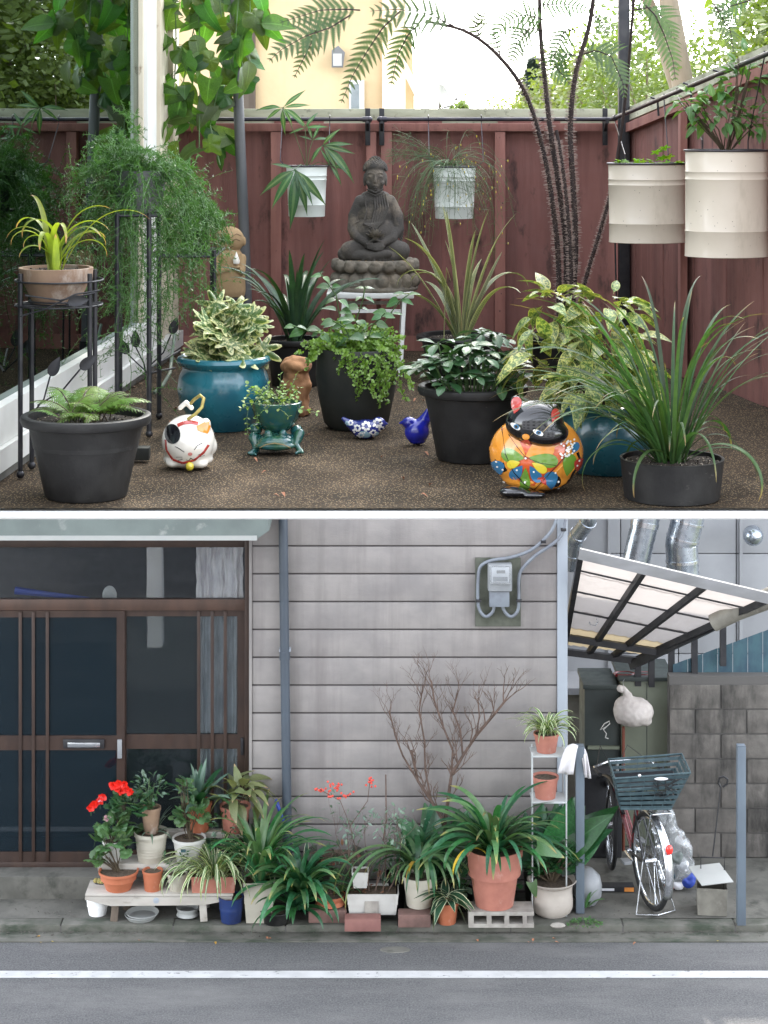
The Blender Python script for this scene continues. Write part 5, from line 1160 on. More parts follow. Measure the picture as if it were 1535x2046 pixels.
ped = [('l', [(0, 0), (84*q, 0), (86*q, 5*q), (80*q, 10*q), (74*q, 22*q), (70*q, 34*q), (70*q, 40*q), (74*q, 50*q), (66*q, 60*q), (0, 62*q)])]
for k in range(18):
    a = 2*math.pi*(k+.5)/18
    ped.append(('e', (76*q*math.cos(a), 70*q*math.sin(a), 48*q), (13.5*q, 13.5*q, 11.5*q))); ped.append(('e', (80*q*math.cos(a), 74*q*math.sin(a), 55*q), (9*q, 9*q, 7*q)))
    a += math.pi/18; ped.append(('e', (77*q*math.cos(a), 71*q*math.sin(a), 20*q), (14*q, 14*q, 16*q)))
pm_ = blob('lotus_base', ped, .0026, 3, m_stone, .0012, 120); part('lotus_base', pm_, None, bd)
body = [E(750, 470, 2, 46, 40, 46), E(750, 430, 4, 36, 29, 46), E(750, 404, 5, 40, 26, 22), E(750, 392, 6, 30, 20, 14), ('t', [B_(750, 395, 4), B_(750, 372, 2)], [17*q, 14.5*q]),
  ('t', [B_(722, 402, 4), B_(709, 430, 2), B_(706, 456, -4)], [14*q, 13*q, 11.5*q]), ('t', [B_(706, 456, -4), B_(718, 474, -26), B_(742, 486, -42)], [11*q, 9*q, 6.5*q]),
  ('t', [B_(778, 402, 4), B_(792, 430, 2), B_(795, 456, -4)], [14*q, 14*q, 12.5*q]), ('t', [B_(795, 456, -4), B_(783, 474, -26), B_(760, 485, -42)], [12*q, 9.5*q, 6.5*q]),
  ('t', [B_(732, 490, -10), B_(700, 498, -22), B_(690, 505, -18)], [20*q, 19*q, 15*q]), ('t', [B_(768, 490, -10), B_(800, 498, -22), B_(803, 503, -18)], [20*q, 19*q, 15*q]),
  ('t', [B_(700, 506, -24), B_(740, 508, -44), B_(775, 503, -46)], [12*q, 10*q, 8*q]), ('t', [B_(800, 506, -24), B_(765, 512, -42), B_(735, 512, -42)], [12*q, 9*q, 7*q]), E(750, 505, -20, 46, 34, 13)]
# hands laid one on the other, thumbs touching, five fingers each
for k in range(4):
    body.append(('t', [B_(736, 484+k*2.2, -44-k), B_(752, 489+k*2.0, -50-k*.6), B_(768-k*1.5, 488+k*2.2, -48)], [2.5*q, 2.4*q, 2*q])); body.append(('t', [B_(764, 480+k*2.1, -44-k), B_(748, 484+k*2.0, -49-k*.6), B_(733+k*1.5, 483+k*2.2, -47)], [2.5*q, 2.3*q, 1.9*q]))
body += [('t', [B_(736, 481, -44), B_(744, 476, -47), B_(749, 475, -48)], [2.8*q, 2.4*q, 2*q]), ('t', [B_(764, 480, -44), B_(756, 476, -47), B_(751, 475, -48)], [2.8*q, 2.4*q, 2*q]), E(750, 489, -38, 20, 10, 7)]
# head, face
body += [E(750, 352, 0, 21.5, 23, 27), E(750, 366, -4, 17, 17, 16), E(750, 376, -12, 8, 8, 5.5), E(750, 332, 2, 22, 22, 15), E(750, 321, 4, 11, 11, 9),
  ('t', [B_(750, 347, -21), B_(750, 357, -25.5), B_(750, 361, -25)], [1.9*q, 2.6*q, 3.4*q]), E(750, 369, -20.5, 6, 3.4, 1.7), E(750, 372.5, -19.8, 4.6, 3.4, 1.8),
  E(741, 351, -17.5, 5.5, 4.2, 2.8), E(759, 351, -17.5, 5.5, 4.2, 2.8), ('t', [B_(735, 345, -17.5), B_(741, 343, -20), B_(748, 346, -21.5)], [1.1*q]*3), ('t', [B_(765, 345, -17.5), B_(759, 343, -20), B_(752, 346, -21.5)], [1.1*q]*3),
  E(729, 358, 2, 3.2, 5.5, 13), E(771, 358, 2, 3.2, 5.5, 13), E(738, 364, -13, 6, 6, 6), E(762, 364, -13, 6, 6, 6)]
# robe folds
for k in range(6):
    body.append(('t', [B_(771-k*4.6, 386+k*1.5, -14-k*.6), B_(776-k*5.2, 412, -27), B_(766-k*4.8, 440+k, -33+k*.3), B_(747-k*4, 458-k*3, -37)], [1.9*q, 2.1*q, 2*q, 1.5*q]))
for k in range(4): body.append(('t', [B_(780-k*2, 440+k*7, -8), B_(796, 448+k*7, -14), B_(806-k, 466+k*5, -8)], [1.5*q]*3)); body.append(('t', [B_(722+k, 438+k*6, -12), B_(706, 446+k*7, -13), B_(698+k, 462+k*5, -6)], [1.5*q]*3))
for k in range(5): body.append(('t', [B_(730+k*9, 512-abs(k-2)*2, -50+abs(k-2)*2), B_(724+k*12, 522, -52+abs(k-2)*3), B_(716+k*16, 529, -52+abs(k-2)*4)], [2.2*q, 2.6*q, 2*q]))
body += [('t', [B_(728, 386, -10), B_(733, 420, -27), B_(726, 446, -33)], [1.7*q]*3), ('t', [B_(734, 376, -13), B_(750, 383, -19), B_(766, 376, -13)], [1.6*q]*3), ('t', [B_(733, 382, -14), B_(750, 389, -21), B_(767, 382, -14)], [1.4*q]*3)]
bm_ = blob('body', body, .0021, 2, m_stonedk, .0006, 150); part('body', bm_, None, bd)
hm = MB()
for k in range(190):
    z = 1-(k+.5)/190*1.15; a = k*2.39996; r = math.sqrt(max(0, 1-z*z)); x, y, zz = 23*r*math.cos(a), 3+23*r*math.sin(a), 20*z
    if y < -10 and zz < 9: continue
    hm.ball(B_(750+x, 337-zz, y), 2.5*q, 6)
for k in range(40):
    z = 1-(k+.5)/40*1.1; a = k*2.4; r = math.sqrt(max(0, 1-z*z)); hm.ball(B_(750+11.5*r*math.cos(a), 322-10*z, 4+11.5*r*math.sin(a)), 2.3*q, 6)
part('hair_curls', hm, m_stonedk, bd)
lm = leaf_mesh(19*q, 10*q, 'ovate', .5, -.3, 0); 
lot = bpy.data.objects.new('lotus_flower', MB().ball(B_(750, 470, -46), (7*q, 7*q, 6*q), 10).mesh('lotus_flower', m_stone)); COL.objects.link(lot); lot.parent = bd
lme = lm.mesh('petal', m_stone)
for ring, n, el in ((0, 9, .25), (1, 8, .8), (2, 6, 1.8)):
    for k in range(n):
        a = 2*math.pi*(k+ring*.5)/n; put(lme, lot, Vector(B_(750, 472, -46))+Vector((3*q*math.cos(a), 3*q*math.sin(a), 0)), (math.cos(a), math.sin(a), el), 0, 1, 'petal')
for k in range(7): put_ = part('pebble', MB().ball((0, 0, 0), (U(4, 7)*q, 5*q, 4*q), 8), m_sand, bd, loc=B_(700+k*17+U(-3, 3), 520, -52+abs(k-3)*4))
# --- smooth stone monk
Ym = 8.75; q = Ym/F; zm = ZZ(592, Ym); J = thing('monk_statue', 'smooth sandstone monk figure smiling with closed eyes beside the grey pole', 'statue', (XX(459, Ym), Ym, zm))
def J_(px, row, y=0): return ((px-459)*q, y*q, (592-row)*q)
jb = blob('body', [('l', [(0, 0), (30*q, 0), (32*q, 10*q), (31*q, 50*q), (27*q, 82*q), (21*q, 92*q), (0, 96*q)]), ('e', J_(459, 479, 0), (29*q, 27*q, 27*q)), ('e', J_(430, 482, 0), (4*q, 5*q, 9*q)), ('e', J_(488, 482, 0), (4*q, 5*q, 9*q)), ('e', J_(459, 481, -26), (3.5*q, 3*q, 3*q)),
    ('t', [J_(434, 515, -8), J_(438, 540, -22), J_(458, 536, -30)], [9*q, 8*q, 5*q]), ('t', [J_(484, 515, -8), J_(484, 540, -20), J_(470, 532, -30)], [9*q, 8*q, 5*q]),
    ('e', J_(474, 531, -32), (9*q, 6*q, 4*q)), ('t', [J_(440, 508, -14), J_(459, 516, -24), J_(480, 506, -14)], [3*q]*3)], .003, 4, m_sand, .0004, 100)
part('body', jb, None, J); part('pearl', MB().lathe([(0, 0), (6*q, 2*q), (7*q, 8*q), (4*q, 16*q), (1*q, 24*q), (0, 26*q)], 16), m_ceram, J, loc=J_(475, 526, -34))
sd_ = M('carved_line', (.13, .08, .045), .9)
pj = lambda px, row: J_(px, row)[::2]
decal('face_line', jb, stroke([pj(438, 480), pj(445, 476), pj(453, 480)], 1.6*q)+stroke([pj(466, 480), pj(473, 476), pj(481, 480)], 1.6*q)+stroke([pj(435, 471), pj(443, 466), pj(454, 472), pj(457, 482)], 1.3*q)+stroke([pj(462, 474), pj(474, 466), pj(483, 471)], 1.3*q)+stroke([pj(452, 491), pj(459, 494), pj(468, 490)], 1.4*q), sd_, J)
js = thing('statue_stand', 'small black iron stand under the sandstone monk', 'plant stand', (XX(459, Ym), Ym, FZ))
tubes_part('ring', js, [circle((XX(459, Ym), Ym, zm-.004), 34*q), circle((XX(459, Ym), Ym, zm-.05), 36*q)]+[[(XX(459, Ym)-34*q, Ym+k*.025, zm-.004), (XX(459, Ym)+34*q, Ym+k*.025, zm-.004)] for k in (-1, 0, 1)], .0035, m_darkmetal)
for a in (40, 140, 220, 320): x, y = XX(459, Ym)+35*q*math.cos(R_(a)), Ym+35*q*math.sin(R_(a)); part('leg', MB().tube([(x, y, FZ), (x, y, zm-.003)], .005, 8), m_darkmetal, js, world=True)
# --- white ceramic cat
Yc_ = 6.24; q = Yc_/F; ct = thing('ceramic_cat', 'white glazed calico cat planter with closed eyes and a red collar on the patio floor', 'ornament', (XX(375, Yc_), Yc_, FZ))
def C_(px, row, y=0): return ((px-375)*q, y*q, (944-row)*q)
c2 = lambda px, row: C_(px, row)[::2]
cb = blob('body', [('e', C_(376, 892, 4), (53*q, 50*q, 52*q)), ('e', C_(378, 902, -14), (45*q, 40*q, 40*q)), ('e', C_(376, 928, 2), (50*q, 44*q, 17*q)), ('e', C_(346, 932, -26), (11*q, 14*q, 8*q)), ('e', C_(404, 933, -28), (13*q, 14*q, 8*q)), ('t', [C_(358, 829, 20), C_(370, 818, 20), C_(381, 829, 20)], [5*q]*3),
    ('e', C_(350, 866, -12), (13*q, 9*q, 14*q), (0, R_(-25), 0)), ('e', C_(410, 858, -12), (12*q, 8*q, 14*q), (0, R_(30), 0)), ('e', C_(424, 905, 14), (9*q, 16*q, 14*q))], .0022, 6, m_ceram, blend=6)
part('body', cb, None, ct)
decal('black_patch', cb, [ell(*c2(348, 873), 17*q, 18*q, rot=.5), ell(*c2(328, 866), 7*q, 14*q, rot=-.3), ell(*c2(423, 874), 4*q, 12*q)], g_black, ct)
decal('orange_patch', cb, [[c2(395, 858), c2(409, 852), c2(421, 848), c2(422, 862), c2(417, 874), c2(406, 870), c2(398, 866)], ell(*c2(347, 838), 12*q, 4*q, rot=.4)], g_orange, ct)
decal('collar', cb, stroke([c2(334, 885), c2(337, 905), c2(350, 922), c2(370, 928), c2(392, 922), c2(410, 908), c2(419, 895)], 5*q)+stroke([c2(358, 857), c2(370, 852), c2(384, 851), c2(398, 854)], 6*q), g_red, ct)
decal('face_line', cb, stroke([c2(355, 895), c2(365, 899), c2(374, 905)], 1.3*q)+stroke([c2(393, 901), c2(399, 893), c2(408, 889)], 1.3*q)+stroke([c2(377, 921), c2(383, 922), c2(386, 917), c2(391, 921), c2(396, 918)], 1.3*q)+stroke([c2(357, 916), c2(370, 915)], .9*q)+stroke([c2(360, 923), c2(371, 919)], .9*q)+stroke([c2(400, 912), c2(411, 906)], .9*q)+stroke([c2(400, 916), c2(412, 914)], .9*q), g_black, ct)
decal('nose', cb, [ell(*c2(385, 909), 4.5*q, 3.4*q)], g_pink, ct)
part('bell', MB().ball(C_(384, 934, -50), 8.5*q, 14), g_yellow, ct)
decal('hole', cb, [ell(*c2(361, 842), 6*q, 4*q), ell(*c2(392, 840), 5*q, 3.4*q)], g_black, ct)
part('handle', MB().tube([C_(377, 846, -20), C_(384, 841, -21), C_(392, 836, -22), C_(405, 822, -18), C_(408, 806, -8), C_(400, 801, 2), C_(386, 812, 14), C_(378, 822, 20)], 3.4*q, 10), M('bamboo_handle', (.45, .38, .10), .5, (.3, .2, .05), 60, bump=.2), ct)
# --- two birds
Yd = 6.78; q = Yd/F; b1 = thing('patterned_bird', 'blue and white flower-patterned ceramic bird in front of the dark stoneware pot', 'ornament', (XX(722, Yd), Yd, FZ))
def D_(px, row, y=0): return ((px-722)*q, y*q, (889-row)*q)
d2 = lambda px, row: D_(px, row)[::2]
bb_ = blob('body', [('e', D_(732, 870, 0), (30*q, 22*q, 19*q)), ('e', D_(757, 860, 0), (15*q, 14*q, 14*q)), ('t', [D_(718, 870, 0), D_(700, 860, 0), D_(686, 850, 0)], [17*q, 9*q, 4*q]), ('e', D_(732, 884, 0), (16*q, 14*q, 6*q)), ('t', [D_(768, 858, -2), D_(775, 860, -3)], [4*q, 1.5*q])], .002, 4, M('navy_glaze', (.02, .03, .17), .15, coat=.8))
part('body', bb_, None, b1)
fl = []
for (x, y, r) in ((732, 862, 6), (755, 857, 6), (715, 866, 4.5), (746, 874, 4), (762, 868, 4), (722, 879, 4), (701, 857, 3.5)):
    for k in range(7): fl.append(ell(*d2(x+r*1.1*math.cos(k*.9), y+r*1.1*math.sin(k*.9)), r*.52*q, r*.42*q, 10))
for k in range(26): fl.append(ell(*d2(U(694, 768), U(858, 886)), U(1.5, 2.6)*q, U(1.4, 2.2)*q, 8))
decal('white_flowers', bb_, fl, g_whiteg, b1)
decal('pale_leaves', bb_, [drop(*d2(728, 884), 14*q, 8*q, k) for k in (-.9, -.3, .5)]+[drop(*d2(700, 862), 12*q, 5*q, .9), drop(*d2(748, 884), 12*q, 7*q, -.6)], M('pale_blue_glaze', (.25, .38, .45), .15, coat=.8), b1)
decal('eye', bb_, [ell(*d2(760, 855), 2.4*q, 2.4*q)], g_black, b1)
Yd = 6.66; q = Yd/F; b2 = thing('cobalt_bird', 'plain cobalt blue ceramic bird with raised tail beside the ribbed black pot', 'ornament', (XX(832, Yd), Yd, FZ))
D_ = lambda px, row, y=0: ((px-832)*q, y*q, (893-row)*q)
part('body', blob('body', [('e', D_(833, 868, 0), (25*q, 22*q, 24*q)), ('e', D_(818, 850, 0), (15*q, 14*q, 12*q)), ('t', [D_(838, 860, 0), D_(848, 845, 0), D_(855, 826, 0)], [19*q, 12*q, 5*q]), ('e', D_(834, 886, 0), (17*q, 15*q, 7*q)), ('t', [D_(806, 849, 0), D_(798, 851, 0)], [4.5*q, 1.5*q])], .0022, 4, m_cobalt), None, b2)
# --- painted cat at the front right
Yk = 5.86; q = Yk/F; kc = thing('painted_cat', 'round painted ceramic cat planter with black head and orange patterned body', 'ornament', (XX(1072, Yk), Yk, FZ))
def K_(px, row, y=0): return ((px-1072)*q, y*q, (1012-row)*q)
k2 = lambda px, row: K_(px, row)[::2]
kb = blob('body', [('e', K_(1072, 936, 0), (94*q, 70*q, 76*q)), ('e', K_(1072, 985, 0), (70*q, 60*q, 27*q))], .0035, 3, g_orange)
part('body', kb, None, kc)
hd = blob('head', [('e', K_(1066, 872, -38), (58*q, 46*q, 45*q)), ('e', K_(1084, 889, -48), (48*q, 37*q, 29*q)), ('e', K_(1032, 838, -30), (14*q, 9*q, 20*q), (0, R_(-18), 0)), ('e', K_(1102, 850, -30), (13*q, 9*q, 16*q), (0, R_(24), 0)), ('e', K_(1048, 893, -66), (14*q, 12*q, 11*q))], .0026, 4, g_black)
part('head', hd, None, kc)
part('paw', blob('paw', [('e', K_(1022, 1003, -64), (28*q, 20*q, 11*q)), ('e', K_(1060, 1008, -66), (26*q, 18*q, 8*q))], .003, 3, g_black), None, kc)
decal('ear_inner', hd, each=True, polys=[drop(*k2(1024, 850), 30*q, 14*q, -.3), drop(*k2(1097, 864), 24*q, 13*q, -.5)], mat=g_red, parent=kc)
decal('eye_white', hd, each=True, polys=[ell(*k2(1026, 873), 10*q, 5*q, rot=-.5), ell(*k2(1069, 883), 11*q, 4.8*q, rot=-.45)], mat=g_whiteg, parent=kc)
decal('iris', hd, each=True, polys=[ell(*k2(1028, 873), 5*q, 4.6*q), ell(*k2(1070, 883), 5*q, 4.4*q)], mat=g_blue, parent=kc, off=.0025)
decal('pupil', hd, each=True, polys=[ell(*k2(1028, 873), 2.4*q, 2.6*q), ell(*k2(1070, 883), 2.4*q, 2.6*q)], mat=g_black, parent=kc, off=.0034)
decal('nose', hd, [ell(*k2(1046, 892), 7*q, 6*q)], g_orange, kc, off=.002)
decal('mouth', hd, [ell(*k2(1046, 906), 8.5*q, 9*q)], g_red, kc, off=.002)
decal('black_scroll', kb, stroke([k2(x, y) for x, y in ((984, 920), (992, 940), (986, 960), (998, 978))], 6*q)+stroke([k2(x, y) for x, y in ((1130, 950), (1145, 965), (1138, 985), (1120, 1000))], 7*q)+stroke([k2(x, y) for x, y in ((1150, 930), (1158, 950), (1156, 975))], 6*q)+[ell(*k2(1108, 985), 9*q, 12*q), ell(*k2(1004, 958), 8*q, 10*q)], g_black, kc, off=.0012)
decal('orange_field', kb, [[k2(x, y) for x, y in ((996, 884), (1020, 880), (1060, 905), (1124, 908), (1128, 925), (1118, 945), (1100, 962), (1064, 1004), (1040, 990), (1022, 970), (1004, 938))]], g_rust, kc)
bord = [k2(x, y) for x, y in ((990, 880), (996, 920), (1010, 955), (1035, 990), (1064, 1008), (1100, 972), (1130, 940), (1150, 916), (1112, 885))]
decal('yellow_border', kb, stroke(bord, 5.5*q), g_orange, kc, off=.002)
fans = []; A = k2(1047, 938)
def petals(mat, lst, nm, off=.0026): decal(nm, kb, each=True, polys=[drop(k2(x, y)[0], k2(x, y)[1], L*q, w*q, r) for x, y, L, w, r in lst], mat=mat, parent=kc, off=off)
petals(g_orange, [(1046, 932, 62, 30, 1.0), (1046, 932, 60, 30, -1.15), (998, 950, 34, 14, .4), (1120, 980, 42, 18, -.5), (1160, 985, 30, 16, .4), (1140, 1002, 28, 18, -1.2), (992, 960, 28, 14, 2.6)], 'orange_petal')
petals(g_green, [(1044, 936, 44, 20, 1.45), (1052, 934, 58, 20, -1.75), (1046, 954, 50, 14, 3.14), (990, 930, 36, 15, .2), (1128, 975, 45, 20, -.15), (1152, 1000, 24, 12, .2)], 'green_petal', .0032)
petals(g_blue, [(1040, 950, 36, 16, 2.55), (1054, 950, 40, 15, -2.6), (1000, 975, 30, 18, .3), (1010, 992, 26, 16, .6), (1098, 1000, 38, 20, .1), (1138, 930, 22, 11, -.6)], 'blue_petal', .0036)
petals(g_yellow, [(1036, 944, 26, 12, 1.9), (1058, 944, 34, 12, -2.15), (1150, 985, 28, 10, -.5)], 'yellow_petal', .004)
petals(g_red, [(1150, 968, 26, 18, -.2), (1158, 992, 18, 12, .3), (1086, 990, 20, 8, .5)], 'red_petal', .0042)
dots = [ell(*k2(x, y), 2*q, 2*q, 8) for x, y in ((1046, 936), (1030, 960), (1062, 962), (1046, 985), (992, 948), (994, 958), (1104, 965), (1110, 985), (1112, 998), (1148, 955), (1152, 946), (1004, 962), (1008, 990))]
dots += [ell(*k2(U(x0, x1), U(y0, y1)), 2.2*q, 1.8*q, 8) for x0, x1, y0, y1, n in ((1112, 1142, 905, 938, 34), (988, 1004, 872, 890, 14)) for k in range(n)]
decal('white_dot', kb, dots, g_whiteg, kc, off=.0048)
decal('black_outline', kb, stroke([k2(x, y) for x, y in ((1003, 885), (1008, 930), (1024, 965), (1044, 988), (1063, 1000), (1095, 963), (1122, 936), (1126, 912))], 1.6*q)+stroke([k2(1046, 934), k2(1030, 915), k2(1015, 895)], 1.2*q)+stroke([k2(1046, 934), k2(1075, 945), k2(1105, 950)], 1.2*q), g_black, kc, off=.004)
gr = bpy.data.objects; random.seed(18)
straps(kc, 26, 62*q, 2.2*q, [L_brom], K_(0, 872)[2], .03, (60, 88), (20, 150), c=(8*q, 20*q), nv=5, seg=8, sv=(.6, 1.2))
part('soil', MB().lathe([(34*q, 0), (0, 4*q)], 16), m_soil, kc, loc=K_(1082, 874, 20))
# --- small things on the floor
Yw = 7.55
hz_ = thing('garden_hose', 'grey green garden hose curling from behind the teal pot', 'hose', W(340, 740, 7.9)); part('tube', MB().tube([W(352, 640, 8.4)+Vector((0,0,-.02)), W(345, 700, 8.3), W(340, 745, 8.0), W(325, 770, 7.85), W(308, 785, 7.78)], .007, 8), M('hose_green', (.10, .13, .10), .5), hz_, world=True)
solo('brick', MB().box(W(282, 905, YZ(925, FZ)+.04)+Vector((0, 0, 0)), (.055, .05, .04), bev=.004), m_darkclay, 'small black block tucked behind the front left pot', 'block', origin=W(282, 905, YZ(925, FZ)))
rn = random.Random(4)
for i in range(26):
    px, row = rn.uniform(330, 900), rn.uniform(780, 1000); Y = YZ(row, FZ); m = leaf_mesh(rn.uniform(.012, .026), .01, 'ovate', .5, .5, .05, n=5, mb=MB())
    if i in (3,): px, row = 240, 990; Y = YZ(row, FZ)
    solo('fallen_leaf', m, m_terraflake, 'small dry fallen leaf on the patio floor', 'leaf', group='dry leaves scattered on the patio floor').matrix_world = Matrix.Translation((XX(px, Y), Y, FZ+.006)) @ Matrix.Rotation(rn.uniform(0, 6.3), 4, 'Z')
rn = random.Random(31); mb = MB()
for i in range(900):
    if i % 3 == 0: x = rn.uniform(-.95, 1.1); y = 9.2-abs(rn.gauss(0, .09))
    elif i % 3 == 1: y = rn.uniform(7.6, 9.2); x = XL(y)+abs(rn.gauss(.03, .07))
    else: y = rn.uniform(6.2, 9.1); x = XR0+(9.24-y)*.19-abs(rn.gauss(.03, .09))
    a = rn.uniform(0, 6.3); L = rn.uniform(.006, .02); u = Vector((math.cos(a), math.sin(a), rn.uniform(-.2, .5)))*L; v = Vector((-math.sin(a), math.cos(a), rn.uniform(-.3, .3)))*L*.35; p = Vector((x, y, FZ+rn.uniform(.004, .012)))
    mb.add([p, p+u*.5-v, p+u, p+u*.5+v], [(0, 1, 2, 3)])
solo('leaf_litter', mb, M('old_leaf_litter', (.10, .055, .03), .9, (.05, .03, .018), 12), 'brown leaf litter gathered along the foot of the patio fence and wall', 'leaf litter', kind='stuff', smooth=False)
# ================================================================== THE STREET
random.seed(40)
YW = 14.80                                # face of the siding
YK = YZ(1848, SZ)                         # kerb edge
mb = MB().add([(-30, -5, 0), (30, -5, 0), (30, YK+.02, 0), (-30, YK+.02, 0)], [(0, 1, 2, 3)]); struct('road', mb, m_asphalt)
yl = YZ(1948, 0); struct('road_line', MB().bb((-30, yl-.055, .002), (30, yl+.05, .006)), m_line)
struct('gutter', MB().bb((-30, YK-.16, .001), (30, YK-.002, .010)), m_kerb)
# kerb stones, each its own piece
kb_ = struct('kerb', MB().bb((-30, YK+.004, -.02), (30, YK+.12, SZ-.012)), m_mortar)
for i in range(8):
    x0 = -3.1+i*.8; part('kerb_stone', MB().bb((x0+.003, YK, .0), (x0+.797, YK+.125, SZ-.001+U(-.003, .003)), bev=.012), m_kerb, kb_)
mb = MB(); nx, ny = 80, 16; vs = []
for j in range(ny+1):
    for i in range(nx+1):
        x = -3.2+6.4*i/nx; y = YK+.126+(18-YK)*((j/ny)**1.8); vs.append((x, y, SZ-.004+.006*noise.noise(Vector((x*3, y*3, 5)))))
mb.add(vs, [(j*(nx+1)+i, j*(nx+1)+i+1, (j+1)*(nx+1)+i+1, (j+1)*(nx+1)+i) for j in range(ny) for i in range(nx)]); struct('pavement', mb, m_concrete, smooth=True)
struct('repair_patch', MB().lathe([(.11, 0), (.10, .004), (0, .005)], 12, (XX(790, 13.95), 13.95, .0), sx=1, sy=.5), m_concrete)
# ------------------------------------------------------------------ house with grey siding
H_ = thing('sided_house', 'house clad in wide grey horizontal siding boards behind the pavement plants', 'house', (0, YW, SZ))
xl, xr = XX(503, YW), XX(1113, YW)
part('wall', MB().bb((xl, YW+.02, 0), (xr+.06, YW+.12, 5.55)).bb((-3.6, 15.6, 3.2), (xl-.001, 15.9, 5.55)).bb((-3.6, YW+.13, 5.4), (xr, 19.4, 5.55)), m_groove, H_, world=True, smooth=False)
row = 981; rows = []
while row < 1790: rows.append(row); row += 55.65
zt_ = 5.3
for i, r in enumerate(rows):
    z1, z0 = ZZ(r, YW), max(SZ+.01, ZZ(r+55.65, YW))
    if z1 <= SZ+.02: break
    part('siding_board', MB().bb((xl+.004, YW, z0+.011), (xr, YW+.019, z1-.001), bev=.004), m_siding, H_, world=True)
z0 = ZZ(981, YW)
while z0 < 5.3: part('siding_board', MB().bb((xl+.004, YW, z0+.011), (xr, YW+.019, z0+.205), bev=.004), m_siding, H_, world=True); z0 += .206
part('corner_post', MB().bb((XX(1113.5, YW), YW-.02, SZ), (XX(1134, YW), YW+.14, 5.3), bev=.004), m_cornerpost, H_, world=True)
part('jamb', MB().bb((XX(499, YW)-.004, YW-.012, SZ), (xl+.003, YW+.1, 5.3)), m_siding, H_, world=True, smooth=False)
# downpipe
dp = thing('downpipe', 'slate grey downpipe running down the siding beside the entrance', 'pipe', (XX(569, 14.74), 14.74, SZ))
part('pipe', MB().tube([W(565, 960, 14.74), W(569, 1300, 14.74), W(574, 1660, 14.74), (XX(575, 14.74), 14.74, SZ)], .034, 16), m_pipe, dp, world=True)
part('coupling', MB().tube([W(569, 1302, 14.74), W(569, 1318, 14.74)], .039, 16), m_pipe, dp, world=True)
part('clamp', MB().bb((XX(558, 14.74), 14.735, ZZ(1302, 14.74)), (XX(581, 14.74), 14.80, ZZ(1297, 14.74))), m_cornerpost, dp, world=True, smooth=False)
sp = solo('hose_end', MB().tube([W(566, 1640, 14.65), W(551, 1598, 14.66)], .013, 8), m_blue, 'short dark blue tube leaning on the downpipe above the plants', 'tube', origin=W(566, 1640, 14.65))
# ------------------------------------------------------------------ entrance
YD = 14.92
en = thing('entrance_doors', 'brown framed sliding entrance doors with dark glass at the left', 'door', (XX(250, YD), YD, SZ))
solo('doorstep', MB().bb((-3.6, 14.70, SZ-.01), (XX(498, YW)-.01, YD-.03, ZZ(1752, 14.70)), bev=.008), m_concrete, 'concrete doorstep below the entrance doors', 'step', origin=(XX(250, 14.7), 14.7, SZ))
zs = ZZ(1752, 14.70)
solo('entrance_eave', MB().prism([(-3.6, ZZ(1078, 14.3)), (XX(512, 14.3), ZZ(1078, 14.3)), (XX(538, 14.3), ZZ(1060, 14.3)), (XX(530, 14.3), ZZ(1000, 14.3)), (-3.6, ZZ(1000, 14.3))], 14.3, 14.79, 0).bb((-3.6, 14.285, ZZ(1079, 14.3)), (XX(514, 14.3), 14.299, ZZ(1070, 14.3)), m=1), [m_eave, m_eavelip], 'green grey painted canopy ledge over the entrance doors', 'canopy', origin=(XX(250, 14.3), 14.3, ZZ(1078, 14.3)), smooth=False)
f = MB()
def hb(r0, r1, x0, x1, y0=YD-.03, y1=YD+.03, m=m_brown, nm='frame_rail', par=None):
    return part(nm, MB().bb((XX(x0, YD), y0, ZZ(r1, YD)), (XX(x1, YD), y1, ZZ(r0, YD)), bev=.003), m, par or en, world=(par is None), loc=None if par is None else -Vector(en.location)-Vector((0, 0, 0)))
xf0, xf1 = -90, 499
for r0, r1, m in ((1075, 1092, m_brown), (1196, 1218, m_brownl), (1720, 1738, m_brown)): hb(r0, r1, xf0, xf1, m=m)
hb(1075, 1738, 490, 499, YD-.05, YD+.05, nm='door_post')
zb = ZZ(1720, YD)
def door(x0, x1, y, slats, lab, extra=None, lights=()):
    d_ = part('door_leaf', MB().bb((XX(x0, YD), y-.015, ZZ(1720, YD)), (XX(x0+16, YD), y+.015, ZZ(1219, YD))).bb((XX(x1-16, YD), y-.015, ZZ(1720, YD)), (XX(x1, YD), y+.015, ZZ(1219, YD)))
        .bb((XX(x0+16, YD), y-.014, ZZ(1232, YD)), (XX(x1-16, YD), y+.014, ZZ(1219, YD))).bb((XX(x0+16, YD), y-.014, ZZ(1497, YD)), (XX(x1-16, YD), y+.014, ZZ(1468, YD))).bb((XX(x0+16, YD), y-.014, ZZ(1720, YD)), (XX(x1-16, YD), y+.014, ZZ(1700, YD))), m_brown, en, world=True, smooth=False, label=lab)
    off = -Vector(en.location)
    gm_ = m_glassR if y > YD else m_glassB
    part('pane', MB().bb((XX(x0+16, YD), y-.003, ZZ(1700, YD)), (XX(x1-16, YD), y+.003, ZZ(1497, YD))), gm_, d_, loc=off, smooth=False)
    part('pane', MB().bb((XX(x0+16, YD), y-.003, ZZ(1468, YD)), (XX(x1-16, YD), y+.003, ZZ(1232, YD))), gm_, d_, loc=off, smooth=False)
    for sx in slats: part('slat', MB().bb((XX(sx-3, YD), y-.028, ZZ(1718, YD)), (XX(sx+3.5, YD), y-.0155, ZZ(1221, YD)), bev=.002), m_brown, d_, loc=off)
    return d_
dl = door(-30, 250, YD-.01, (42, 68, 96), 'left sliding leaf with a letter slot')
dr = door(236, 490, YD+.022, (397, 424, 450), 'right sliding leaf with three slats')
off = -Vector(en.location)
